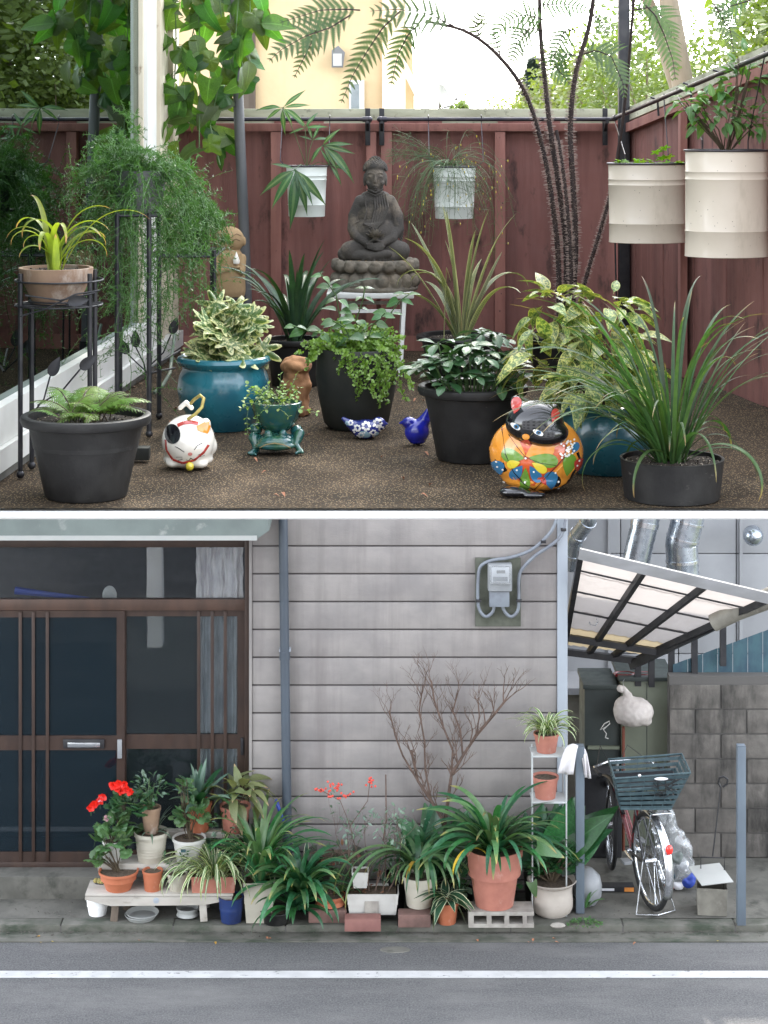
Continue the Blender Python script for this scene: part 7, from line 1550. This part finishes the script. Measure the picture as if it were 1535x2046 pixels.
# ================================================================== pavement plants
random.seed(60)
YBn = 14.30
bn = thing('low_bench', 'low weathered white bench carrying the front row of pots', 'bench', (XX(318, YBn), YBn, SZ)); zbn = ZZ(1784, YBn)
part('seat', MB().bb((XX(171, YBn), YBn-.02, zbn-.02), (XX(466, YBn), YBn+.24, zbn), bev=.004), m_bench, bn, world=True)
part('apron', MB().prism([(XX(171, YBn), zbn-.022), (XX(171, YBn), zbn-.042), (XX(222, YBn), ZZ(1808, YBn)), (XX(408, YBn), ZZ(1806, YBn)), (XX(464, YBn), zbn-.04), (XX(464, YBn), zbn-.022)], YBn-.024, YBn-.004), m_bench, bn, world=True, smooth=False)
for px, lean, yy in ((232, 4, 0), (404, -4, 0), (250, 4, .2), (395, -4, .2)): part('leg', MB().bar((XX(px, YBn), YBn+yy+.01, zbn-.022), (XX(px-lean, YBn), YBn+yy, SZ+.001), .05, .035, up=(0, 1, 0)), m_wood if px < 260 else m_bench, bn, world=True, smooth=False)
part('apron_mark', MB().lathe([(.022, 0), (.018, .001), (0, .001)], 16), m_cornerpost, bn, loc=(XX(313, YBn)-bn.location.x, -.025, ZZ(1797, YBn)-SZ), rot=(R_(90), 0, 0))
sh = thing('tiered_shelf', 'white plank shelf in two tiers behind the bench pots by the doors', 'shelf', (XX(330, 14.5), 14.5, SZ))
part('plank', MB().bb((XX(196, 14.44), 14.42, ZZ(1722, 14.46)-.05), (XX(420, 14.44), 14.60, ZZ(1722, 14.46)), bev=.004), m_bench, sh, world=True)
part('plank', MB().bb((XX(288, 14.64), 14.61, ZZ(1660, 14.64)-.045), (XX(498, 14.64), 14.69, ZZ(1660, 14.64)), bev=.004), m_bench, sh, world=True)
for px, Y, r in ((206, 14.55, 1724), (300, 14.55, 1724), (410, 14.55, 1724), (300, 14.67, 1662), (400, 14.67, 1662), (488, 14.67, 1662)): part('support', MB().bb((XX(px, Y), Y-.02, SZ+.001), (XX(px+9, Y), Y+.015, ZZ(r, 14.46 if r > 1700 else 14.64)-.052)), m_bench, sh, world=True, smooth=False)
zt1, zt2 = ZZ(1722, 14.46), ZZ(1660, 14.64)
def B(*a, **k): return pot(*a, zone='B', soilmat=m_sun_soil, **k)
ger = [palm_mesh(rf_geran, 1, .1, 36, .9).mesh('leaf', L_geran), palm_mesh(rf_geran, 1, .3, 36, .9).mesh('leaf', L_geran)]
def geran(rt, d, n, rx, rz, cy, size, cx=0, base=m_stem, droop=.1):
    s = d['s']; bush(rt, n, (cx*s, -.01, d['z']+cy*s), (rx*s, rx*s*.8, rz*s), ger, size*s, (0, 0, d['z']), base, up=.6, nstem=6, stem_r=.005, inner=.4, droop=droop)
def flowers(rt, d, pts, mat, size, n=7):
    s = d['s']; pm_ = leaf_mesh(1, .8, 'round', .1, -.1, 0, n=4).mesh('petal', mat)
    for (x, z) in pts:
        p = Vector((x*s, -.05, d['z']+z*s)); f_ = part('flower', MB().tube([(0, 0, -.06), (0, 0, 0)], .002, 5), m_gstem, rt, loc=p)
        for k in range(n): a = k*2*math.pi/n; put(pm_, f_, (0, 0, 0), (math.cos(a), -.5, math.sin(a)*.8+.3), U(-.6, .6), size*s*U(.8, 1.1), 'petal', up=(0, -1, .2))
rt, d = B('potted_geranium', 'wide terracotta bowl of leggy geranium at the left end of the bench', 237, 1784, 1738, 80, 50, m_terra, 'taper', Yc=14.38, zfl=zbn)
geran(rt, d, 42, 45, 42, 58, 15, -8); geran(rt, d, 10, 25, 20, 25, 13, -40)
rt, d = B('empty_pot', 'small plain orange terracotta pot on the bench beside the geranium bowl', 305, 1783, 1738, 42, 32, m_terra, 'taper', Yc=14.36, zfl=zbn, cat='pot')
rt, d = B('potted_seedling', 'small cream pot with a tiny dark sprig on the bench', 354, 1780, 1744, 42, 30, m_creampot, 'taper', Yc=14.36, zfl=zbn)
sm3 = [leaf_mesh(1, .35, 'lance', .2, .2, .1, n=5).mesh('leaf', L_pachy)]
sprigs(rt, (0, 0, d['z']), [((U(-.5, .5), U(-.5, .3), 1), 45*d['s']) for k in range(7)], sm3, 12*d['s'], 5)
rt, d = B('potted_spider_plant', 'long terracotta planter overflowing with white striped spider plant on the bench', 428, 1780, 1744, 94, 84, m_terra2, 'taper', Yc=14.37, zfl=zbn, sq=True, sx=.5)
s = d['s']; straps(rt, 130, 128*s, 8*s, [L_spider, L_spider2], d['z'], .13, (40, 86), (110, 190), p=1.3, nv=10, sv=(.5, 1.1), seg=12)
rt, d = B('cactus_dish', 'grey dish with a small yellowish cactus at the left end of the bench', 203, 1775, 1766, 44, 30, m_meter, 'bowl', Yc=14.5, zfl=zbn, cat='potted plant')
for k in range(5): part('cactus', MB().ball((U(-.04, .04), U(-.02, .02), d['z']+.015), (.022, .02, .024), 10), M('cactus_%d' % k, (.3, .22, .06), .8, (.12, .14, .05), 60), rt)
# second tier
rt, d = B('potted_cyclamen', 'white pot on the middle shelf with pink cyclamen-like blooms and pale leaves', 225, 1722, 1678, 42, 34, m_whitepot, 'ridge', Yc=14.5, zfl=zt1)
geran(rt, d, 34, 42, 34, 30, 15, 12); flowers(rt, d, [(-8, 52)], L_pinkp, 9); flowers(rt, d, [(-10, 30)], L_pinkp, 6)
rt, d = B('stacked_pot', 'cream ribbed pot on the middle shelf supporting the tan pot', 302, 1720, 1660, 70, 52, m_creampot, 'ridge', Yc=14.5, zfl=zt1, cat='pot')
straps(rt, 14, 60*d['s'], 7*d['s'], [L_grey], d['z'], .06, (20, 70), (40, 110), nv=5, seg=8)
rt2, d2_ = B('potted_red_cyclamen', 'tan pot in the cream pot with bright red cyclamen flowers at the left', 302, 1655, 1612, 40, 28, m_terra_old, 'taper', Yc=14.51, zfl=d['z']+rt.location.z+.004)
d = d2_; dm = [palm_mesh(rf_geran, 1, .2, 30, .8).mesh('leaf', L_pachy)]
rt = rt2; s = d['s']; bush(rt, 46, (-38*s, -.02, d['z']+12*s), (52*s, 40*s, 30*s), dm, 13*s, (0, 0, d['z']), m_gstem, up=.6, nstem=6, inner=.4)
flowers(rt, d, [(-74, 52), (-62, 56), (-58, 42), (-48, 46), (-40, 40), (-66, 47), (-118, 8), (-112, 14), (-94, 30), (-100, 22), (-52, 55)], L_red, 11, 7)
flowers(rt, d, [(-100, 26)], L_pinkp, 8)
pl_ = [leaf_mesh(1, .42, 'obov', .25, .25, .1, n=6).mesh('leaf', L_pachy), leaf_mesh(1, .4, 'obov', .25, .25, .1, n=6).mesh('leaf', L_grey)]
bush(rt, 90, (0, .03, d['z']+34*s), (36*s, 30*s, 40*s), pl_, 16*s, (0, 0, d['z']), m_gstem, up=.8, nstem=9, inner=.2)
rt, d = B('potted_ivy_geranium', 'white tub with a small blue label and leggy geranium on the middle shelf', 378, 1722, 1672, 68, 50, m_whitepot, 'taper', Yc=14.5, zfl=zt1)
geran(rt, d, 36, 42, 34, 48, 12, 5); geran(rt, d, 14, 26, 20, 105, 9, -5); part('label', MB().box((-8*d['s'], -.036-d['R']*.8, d['H']*.68), (.035, .002, .022)), m_bluefence, rt, smooth=False)
# third tier
rt, d = B('potted_agave', 'terracotta pot with grey blue agave on the top shelf', 398, 1660, 1600, 52, 38, m_terra, 'taper', Yc=14.65, zfl=zt2)
straps(rt, 22, 95*d['s'], 19*d['s'], [L_agave, L_grey, L_dark], d['z'], .01, (15, 85), (5, 50), nv=7, seg=8, fold=.5, sv=(.7, 1.05))
rt, d = B('potted_sallow_plant', 'terracotta pot with large drooping sallow leaves at the top shelf end', 470, 1660, 1608, 62, 46, m_terra2, 'taper', Yc=14.65, zfl=zt2)
sl2 = [leaf_mesh(1, .38, 'ovate', .3, .6, .15).mesh('leaf', L_sallow), leaf_mesh(1, .42, 'ovate', .2, .8, .15).mesh('leaf', L_sallow)]
bush(rt, 40, (8*d['s'], -.02, d['z']+26*d['s']), (42*d['s'], 36*d['s'], 26*d['s']), sl2, 50*d['s'], (0, 0, d['z']), m_stem, up=.5, nstem=5, droop=.3, inner=.2)
rt, d = B('potted_shrublet', 'dark little shrub in a pot behind the spider plant', 452, 1718, 1682, 40, 30, m_blackpot, 'taper', Yc=14.52, zfl=zt1)
bush(rt, 60, (0, 0, d['z']+30*d['s']), (28*d['s'], 25*d['s'], 34*d['s']), pl_, 13*d['s'], (0, 0, d['z']), m_stem, up=.8, nstem=6, inner=.3)
# under the bench
wb = B('white_bucket', 'plain white plastic bucket under the left end of the bench', 195, 1833, 1792, 46, 34, m_slab, 'plain', cat='bucket', soil=False)
for lab, px, rb, rw, H in (('stack of two pale plant saucers on the ground under the bench', 282, 1846, 66, .02),):
    Y = YZ(rb, SZ)+.1; sc_ = thing('plant_saucers', lab, 'saucer', (XX(px, Y), Y, SZ)); r = rw/2/F*Y
    for k in (0, 1): part('saucer', MB().lathe([(0, 0), (r*.8, 0), (r*.98, .03), (r, .032), (r*.97, .034), (r*.78, .008), (0, .008)], 30), m_eavelip, sc_, loc=(0.01*k, 0, .012*k))
B('pale_bowl', 'pale round bowl on the ground under the right half of the bench', 375, 1836, 1812, 46, 30, m_eavelip, 'bowl', cat='bowl', soil=False)
B('blue_bucket', 'dark blue plastic bucket on the ground at the right end of the bench', 462, 1848, 1790, 52, 40, m_bluebucket, 'plain', cat='bucket')
# big pots on the ground, left to right
rt, d = B('potted_lily', 'tall cream square pot of long arching leaves right of the blue bucket', 519, 1845, 1754, 62, 50, m_creampot, 'plain', sq=True)
s = d['s']; straps(rt, 80, 195*s, 12*s, [L_cliv, L_cliv2], d['z'], .05, (58, 88), (70, 150), p=1.7, nv=10, sv=(.6, 1.15), seg=14)
rt, d = B('potted_clivia', 'low black pot buried under a dense fountain of dark green strap leaves', 552, 1852, 1816, 66, 50, m_blackpot, 'lip')
s = d['s']; straps(rt, 80, 135*s, 17*s, [L_cliv, L_cliv2], d['z']+.12, .05, (30, 85), (80, 160), p=1.5, c=(48*s, 0), nv=9, sv=(.6, 1.15), seg=12)
straps(rt, 22, 100*s, 16*s, [L_cliv], d['z']+.02, .05, (10, 60), (60, 120), p=1.5, c=(40*s, -.02), nv=6, sv=(.6, 1.1), seg=10)
solo('brick', MB().box((0, 0, .045), (.27, .12, .09), bev=.006), m_brick, 'rough brown brick under the small terracotta bowl', 'brick').location = (XX(655, 14.32), 14.32, SZ)
rt, d = B('potted_bulb', 'small terracotta bowl of bare soil with long leaves standing on a brick', 660, 1824, 1786, 62, 40, m_terra, 'bowl', Yc=14.36, zfl=SZ+.092)
bush(rt, 26, (10*d['s'], .05, d['z']+26*d['s']), (45*d['s'], 28*d['s'], 24*d['s']), ger, 12*d['s'], (0, 0, d['z']), m_twig, up=.5, nstem=8, inner=.3)
straps(rt, 5, 95*d['s'], 15*d['s'], [L_cliv2, L_grey], d['z']+.02, .02, (18, 35), (35, 60), az=(R_(150), R_(215)), nv=4, seg=9); straps(rt, 3, 60*d['s'], 14*d['s'], [L_cliv2], d['z'], .02, (25, 35), (30, 50), az=(R_(-20), R_(20)), nv=3, seg=9)
solo('brick', MB().box((0, 0, .04), (.255, .11, .085), bev=.003), m_brickr, 'smooth red brick lying under the white planter box', 'brick').location = (XX(725, 14.17), 14.175, SZ)
rt, d = B('planter_box', 'rectangular pale planter box with scattered twigs and reddish leaves', 745, 1826, 1776, 104, 92, m_whitepot, 'plain', Yc=14.36, zfl=SZ+.055, sq=True, sx=.55)
s = d['s']; part('stain', MB().box((-2*s, -d['R']*.55*.955-.004, d['H']*.38), (.10, .002, .09)), m_cinder, rt, smooth=False)
nan = [leaf_mesh(1, .4, 'lance', .2, .3, .1, n=5).mesh('leaf', L_grey), leaf_mesh(1, .4, 'lance', .2, .3, .1, n=5).mesh('leaf', leafmat('russet_leaf', (.22, .09, .05), tl=.2))]
mb = MB(); ends = []
rn = random.Random(77)
def twig(mb, p, d_, L, r, depth, ends, spread=.55, lift=.1):
    n = 4; P = [p.copy()]; dd = d_.copy()
    for k in range(n): dd = (dd+Vector((rn.uniform(-.16, .16), rn.uniform(-.14, .14), rn.uniform(-.06, .14)+lift*.3))).normalized(); P.append(P[-1]+dd*L/n)
    mb.tube(P, [r*(1-.1*k) for k in range(n+1)], 5)
    ends.append(P[-1])
    if depth:
        for k in range(2 if depth > 1 else rn.choice((2, 3))):
            j = rn.choice((2, 3, 4)); v = (dd+Vector((rn.uniform(-1, 1)*spread*1.5, rn.uniform(-.7, .7)*spread, rn.uniform(-.2, .6)*spread))).normalized(); twig(mb, P[j] if k else P[-1], v, L*rn.uniform(.6, .85), r*.62, depth-1, ends, spread, lift)
for (x, a) in ((-.12, -.5), (-.04, -.1), (.02, .4), (.1, .2), (-.2, -.35), (.16, .65)): twig(mb, Vector((x*.7, 0, d['z'])), Vector((a, U(-.1, .1), 1)).normalized(), .24, .005, 3, ends)
part('stem', mb, m_twig, rt)
for i, e in enumerate(ends):
    for k in range(2): put(nan[0], rt, e+Vector((U(-.04, .04), U(-.03, .03), U(-.04, .04))), (U(-1, 1), U(-1, 1), U(-.8, .3)), U(-1, 1), U(8, 15)*s)
for k in range(34): put(nan[1], rt, Vector((U(-.17, .1), U(-.06, .06), d['z']+U(.0, .14))), (U(-1, 1), U(-1, 1), U(-.5, .6)), U(-1, 1), U(8, 14)*s)
bmB = MB().ball((0, 0, 0), .0085, 8).mesh('berry', L_berry)
for (cx_, cy_, sx_, sz_, n) in ((640, 1579, 14, 4, 12), (672, 1572, 20, 12, 18), (690, 1590, 14, 8, 12), (740, 1562, 8, 10, 14), (660, 1592, 8, 4, 6)):
    for k in range(n): 
        b = bpy.data.objects.new('berry', bmB); COL.objects.link(b); b.parent = rt; b.location = W(cx_+random.gauss(0, sx_*.5), cy_+random.gauss(0, sz_*.5), d['Y']+U(-.04, .04))-Vector(rt.location)
part('stem', MB().tube([(-.05, 0, d['z']), W(700, 1650, d['Y'])-Vector(rt.location), W(680, 1600, d['Y'])-Vector(rt.location), W(640, 1578, d['Y'])-Vector(rt.location)], .003, 5).tube([W(700, 1650, d['Y'])-Vector(rt.location), W(735, 1600, d['Y'])-Vector(rt.location), W(740, 1555, d['Y'])-Vector(rt.location)], .003, 5).tube([(.02, 0, d['z']), W(772, 1640, d['Y'])-Vector(rt.location), W(771, 1548, d['Y'])-Vector(rt.location)], .005, 6), m_twig, rt)
rt, d = B('small_square_pot', 'little white square pot of dry soil standing on the planter box corner', 720, 1775, 1738, 34, 26, m_whitepot, 'plain', Yc=14.33, zfl=SZ+.055+.185, sq=True, cat='pot')
solo('brick', MB().box((0, 0, .045), (.23, .12, .09), bev=.006), m_brick, 'dark brown brick under the cream pot of drooping leaves', 'brick').location = (XX(828, 14.24), 14.24, SZ)
rt, d = B('potted_amaryllis', 'cream round pot with long drooping pale leaves on a brick', 838, 1826, 1748, 68, 50, m_creampot, 'taper', Yc=14.36, zfl=SZ+.092)
s = d['s']; straps(rt, 46, 165*s, 12*s, [L_cliv2, L_cliv2, L_cliv], d['z'], .03, (72, 88), (150, 185), p=1.1, nv=8, sv=(.65, 1.1), seg=16, fold=.2)
for az, L in ((185, 260), (200, 270), (170, 235), (195, 240)): lone_strap(rt, L_cliv2, (-.02, -.02, d['z']), R_(az+U(-5, 20)), L*s, 12*s, 82, 178, p=.9)
lone_strap(rt, L_yellow, (0, 0, d['z']), R_(250), 120*s, 11*s, 85, 170, p=1.1)
rt, d = B('potted_hosta', 'small terracotta pot with white-edged leaves flopping beside the cinder block', 893, 1850, 1800, 50, 36, m_terra, 'taper')
s = d['s']; hm_ = [leaf_mesh(1, .34, 'ovate', .25, .75, .12).mesh('leaf', L_host), leaf_mesh(1, .3, 'ovate', .3, .5, .12).mesh('leaf', L_host)]
for k in range(22): a = U(0, 6.28); put(random.choice(hm_), rt, (U(-.02, .02), U(-.02, .02), d['z']+U(0, .06)), (math.cos(a)+.35, math.sin(a)-.5, U(-.3, .9)), U(-.4, .4), U(36, 62)*s)
# cinder block
cb_ = thing('cinder_block', 'pale cinder block with three holes under the large terracotta pot', 'cinder block', (XX(1000, 14.30), 14.28, SZ)); w2 = 65/F*14.28; H2 = ZZ(1820, 14.2)-SZ
mb = MB().bb((-w2, -.10, 0), (w2, .09, H2*.24)).bb((-w2, -.10, H2*.76), (w2, .09, H2))
for (a, b) in ((-w2, -w2*.84), (-w2*.44, -w2*.30), (.10*w2, .24*w2), (w2*.66, w2*.78)): mb.bb((a, -.10, H2*.2401), (b, .09, H2*.7599))
mb.bb((-w2*.84, .05, H2*.2402), (w2*.78, .088, H2*.7598)); part('block', mb, m_cinder, cb_, smooth=False)
rt, d = B('potted_clivia', 'large terracotta pot with a wide crown of arching dark green leaves on the cinder block', 988, 1806, 1692, 114, 76, m_terra2, 'taper', Yc=14.32, zfl=SZ+H2+.002)
s = d['s']; straps(rt, 92, 182*s, 18*s, [L_cliv, L_cliv2], d['z'], .05, (25, 86), (70, 165), p=1.5, nv=12, sv=(.55, 1.05), seg=14, fold=.2)
lone_strap(rt, L_yellow, (-.05, -.08, d['z']), R_(215), 130*s, 14*s, 50, 165, p=1.2, label='single yellow leaf hanging at the left')
rt, d = B('urn_jade_plant', 'grey white urn pot with small-leaved jade shrub beside the left steel post', 1103, 1838, 1756, 100, 78, m_urn, 'urn')
s = d['s']; jm = [leaf_mesh(1, .5, 'obov', .2, .15, .05, n=6).mesh('leaf', L_pachy), leaf_mesh(1, .55, 'obov', .2, .15, .05, n=6).mesh('leaf', L_dark)]
for (x, z, n) in ((20, 60, 50), (38, 40, 40), (-28, 35, 40), (0, 35, 40), (-45, 10, 16)): bush(rt, n, (x*s, -.02, d['z']+z*s), (24*s, 24*s, 20*s), jm, 17*s, (0, 0, d['z']), m_stem, up=.6, nstem=3, stem_r=.008, inner=.4, whorl=5)
hl = leaf_mesh(1, .68, 'heart', .15, .3, .1).mesh('leaf', L_cliv2); put(hl, rt, W(1068, 1690, 14.1)-Vector(rt.location), (.9, -.3, -.15), 0, 60*s, up=(0, -.8, .7)); put(hl, rt, W(1062, 1760, 14.1)-Vector(rt.location), (.3, -.3, -1), 0, 34*s, up=(0, -1, .2))
# aspidistra: big dark leaves behind everything
for lab, px, Y, lst in (('dark broad-leaved plant behind the urn and the clivia', 1075, 14.6, ((1060, 1660, .9, 95, 1.3), (1080, 1660, .2, 105, 1.7), (1050, 1650, -.4, 90, 1.6), (1090, 1680, 1.3, 100, .9), (1070, 1690, .6, 120, 1.2), (1100, 1680, 1.1, 110, 1.3), (1045, 1700, -.8, 80, 1.2))),
   ('dark broad-leaved plant at the foot of the bare shrub', 880, 14.66, ((870, 1700, -.8, 80, 1.1), (865, 1690, -.3, 95, 1.3), (900, 1690, .4, 90, 1.4), (915, 1690, .7, 80, 1.2), (885, 1710, 0, 80, 1.3), (850, 1700, -1, 75, .8), (930, 1700, .9, 85, .8), (895, 1715, -.5, 70, .6), (905, 1715, .8, 70, .6)))):
    rt, d = pot('potted_aspidistra', lab, px, 1800, 1745, 58, 46, m_darkclay, 'plain', Yc=Y, zfl=SZ, zone='B'); s = d['s']
    ams = [leaf_mesh(1, .34, 'ovate', .2, .35, .3).mesh('leaf', L_dark), leaf_mesh(1, .4, 'ovate', .25, .6, .3).mesh('leaf', L_dark), leaf_mesh(1, .36, 'ovate', .25, .2, .3).mesh('leaf', L_cliv)]
    for rep in (0, 1, 2, 3):
        for (x, y, dx, L, dz) in lst: put(random.choice(ams), rt, (U(-.03, .03), U(-.02, .02), d['z']), (dx+U(-.3, .3)*rep, U(-.5, .1), dz*U(.8, 1)), U(-.5, .5), L*1.4*s*U(.75, 1.12), up=(0, -1, .3))
    if 'bare' in lab: pass
rt, d = B('old_grey_tub', 'big dull grey green tub half hidden behind the small terracotta bowl', 668, 1800, 1706, 126, 96, m_board, 'plain', Yc=14.62, zfl=SZ, cat='tub')
bush(rt, 46, (0, -.03, d['z']+8*d['s']), (50*d['s'], 24*d['s'], 22*d['s']), pl_+nan, 16*d['s'], (0, 0, d['z']), m_twig, up=.5, nstem=6, inner=.2)
# bare shrub
random.seed(9); rn = random.Random(12)
bs_ = thing('bare_shrub', 'leafless brown shrub with fine upright branching twigs against the siding', 'shrub', (XX(890, 14.62), 14.62, SZ))
mb = MB(); ends = []
trunks = [([(888, 1720), (886, 1640), (862, 1600), (835, 1560), (822, 1500)], .015), ([(888, 1650), (895, 1600), (902, 1550), (925, 1510), (952, 1470), (990, 1425), (1010, 1400)], .014), ([(902, 1550), (905, 1500), (885, 1450), (868, 1400), (862, 1360)], .009), ([(925, 1510), (920, 1460), (905, 1420), (915, 1385)], .008), ([(835, 1560), (805, 1510), (790, 1470), (778, 1420)], .008), ([(862, 1600), (850, 1540), (848, 1480), (838, 1420), (845, 1370)], .008), ([(952, 1470), (958, 1430), (955, 1395)], .006)]
for pts, r in trunks:
    P = [W(x, y, 14.62+U(-.06, .04)) for x, y in pts]; P[0] = W(*pts[0], 14.62); mb.tube(P, [r*(1-.5*i/len(P)) for i in range(len(P))], 7)
    for i in range(1, len(P)):
        for k in range(3 if i > 1 else 1):
            v = (P[i]-P[i-1]).normalized()+Vector((rn.uniform(-1, 1), rn.uniform(-.5, .5), rn.uniform(0, .6))); twig(mb, P[i].lerp(P[i-1], rn.random()*.6), v.normalized(), rn.uniform(.07, .13), r*.42, 3 if i > 2 else 2, ends, .6)
part('branches', mb, m_twig, bs_, world=True)
for lab, px, rr_, n_, w_ in (('dense dark leafy filler shrub between the tub and the planter box', 790, 1722, 70, 46), ('bushy dark green plant between the hosta and the clivia pot', 925, 1752, 80, 44), ('low leafy green plant tucked behind the fountain-like strap leaves', 610, 1745, 80, 46)):
    rt, d = B('potted_filler', lab, px, 1812, rr_+22, w_, 36, m_blackpot, 'plain', Yc=14.52, zfl=SZ)
    bush(rt, n_, (0, -.02, d['z']+22*d['s']), (48*d['s'], 30*d['s'], 40*d['s']), pl_+[hm_[0], jm[0]], 24*d['s'], (0, 0, d['z']), m_gstem, up=.6, nstem=7, inner=.2)
# plant rack
Yr = 14.42; rk = thing('plant_rack', 'narrow white wire plant rack holding two terracotta pots beside the corner post', 'rack', (XX(1095, Yr), Yr, SZ))
for r in (1506, 1598): part('shelf', MB().bb((XX(1062, Yr), Yr-.05, ZZ(r, Yr)-.012), (XX(1132, Yr), Yr+.16, ZZ(r, Yr)), bev=.003), m_shelfw, rk, world=True)
for px, yy in ((1063, -.04), (1131, -.04), (1066, .15), (1129, .15)): part('leg', MB().tube([(XX(px, Yr), Yr+yy, SZ), (XX(px, Yr), Yr+yy, ZZ(1500, Yr))], .006, 8), m_shelfw, rk, world=True)
rt, d = B('potted_spider_plant', 'terracotta pot with a frothy pale spider plant on top of the plant rack', 1092, 1506, 1464, 52, 38, m_terra2, 'taper', Yc=Yr+.05, zfl=ZZ(1506, Yr)+.002)
s = d['s']; straps(rt, 80, 78*s, 6.5*s, [L_spider2, L_spider], d['z'], .03, (35, 88), (60, 170), p=1.4, nv=10, sv=(.6, 1.15), seg=12)
B('empty_pot', 'empty pinkish terracotta pot on the lower shelf of the rack', 1090, 1597, 1550, 54, 40, m_terra2, 'taper', Yc=Yr+.05, zfl=ZZ(1598, Yr)+.002, cat='pot')
# stone, ground weeds, grey tub behind post, round stones
solo('stone', blob_ if False else MB().ball((0, 0, .012), (.055, .035, .018), 10), m_cinder, 'pale flat stone on the kerb under the urn', 'stone').location = (XX(1115, 14.19), 14.19, SZ)
wm = leaf_mesh(1, .8, 'round', .1, .1, .1, n=4).mesh('leaf', L_glossy); Yw = 14.22; wd = thing('weed_clump', 'low bright green weed growing on the kerb at the foot of the left steel post', 'weed', (XX(1168, Yw), Yw, SZ))
for k in range(150): a = U(0, 6.28); r = math.sqrt(U(0, 1)); put(wm, wd, (r*.12*math.cos(a), r*.055*math.sin(a), U(.01, .06)*(1.2-r)), (math.cos(a), math.sin(a), U(-.2, .8)), U(-.5, .5), U(.014, .024))
sb = thing('round_tub', 'grey rounded tub standing behind the left steel post', 'tub', (XX(1172, 14.62), 14.62, SZ)); part('tub', MB().lathe([(0, 0), (.07, 0), (.11, .06), (.115, .13), (.10, .20), (.05, .25), (0, .26)], 24), m_meter, sb)
straps(sb, 6, .2, .03, [L_glossy], .02, .02, (40, 75), (20, 60), c=(-.02, -.13), nv=3, seg=8)
# litter and leaf bits in the gutter
for i in range(14):
    m = leaf_mesh(rn.uniform(.02, .04), .018, 'ovate', .4, .4, .05, n=5, mb=MB()); solo('gutter_leaf', m, m_terraflake if i % 3 else L_yellow, 'small fallen leaf lying along the kerb', 'leaf', group='fallen leaves along the kerb').matrix_world = Matrix.Translation((rn.uniform(-2.5, 2.4), rn.uniform(14.02, 14.14), .016)) @ Matrix.Rotation(rn.uniform(0, 6), 4, 'Z')
mb = MB()
for i in range(1500):
    x = rn.uniform(-2.7, 2.7); y = (YK-abs(rn.gauss(0, .05))) if i % 2 else rn.uniform(YK+.14, 14.75); z = .012 if i % 2 else SZ+.003
    a = rn.uniform(0, 6.3); L = rn.uniform(.004, .013); u = Vector((math.cos(a), math.sin(a), rn.uniform(0, .5)))*L; v = Vector((-math.sin(a), math.cos(a), 0))*L*.6; p = Vector((x, y, z))
    mb.add([p, p+u-v, p+u*1.4, p+u*.5+v], [(0, 1, 2, 3)])
solo('street_grit', mb, M('grit', (.11, .10, .085), .9, (.04, .035, .03), 30), 'grit and crumbs of soil along the kerb and under the pots', 'grit', kind='stuff', smooth=False)
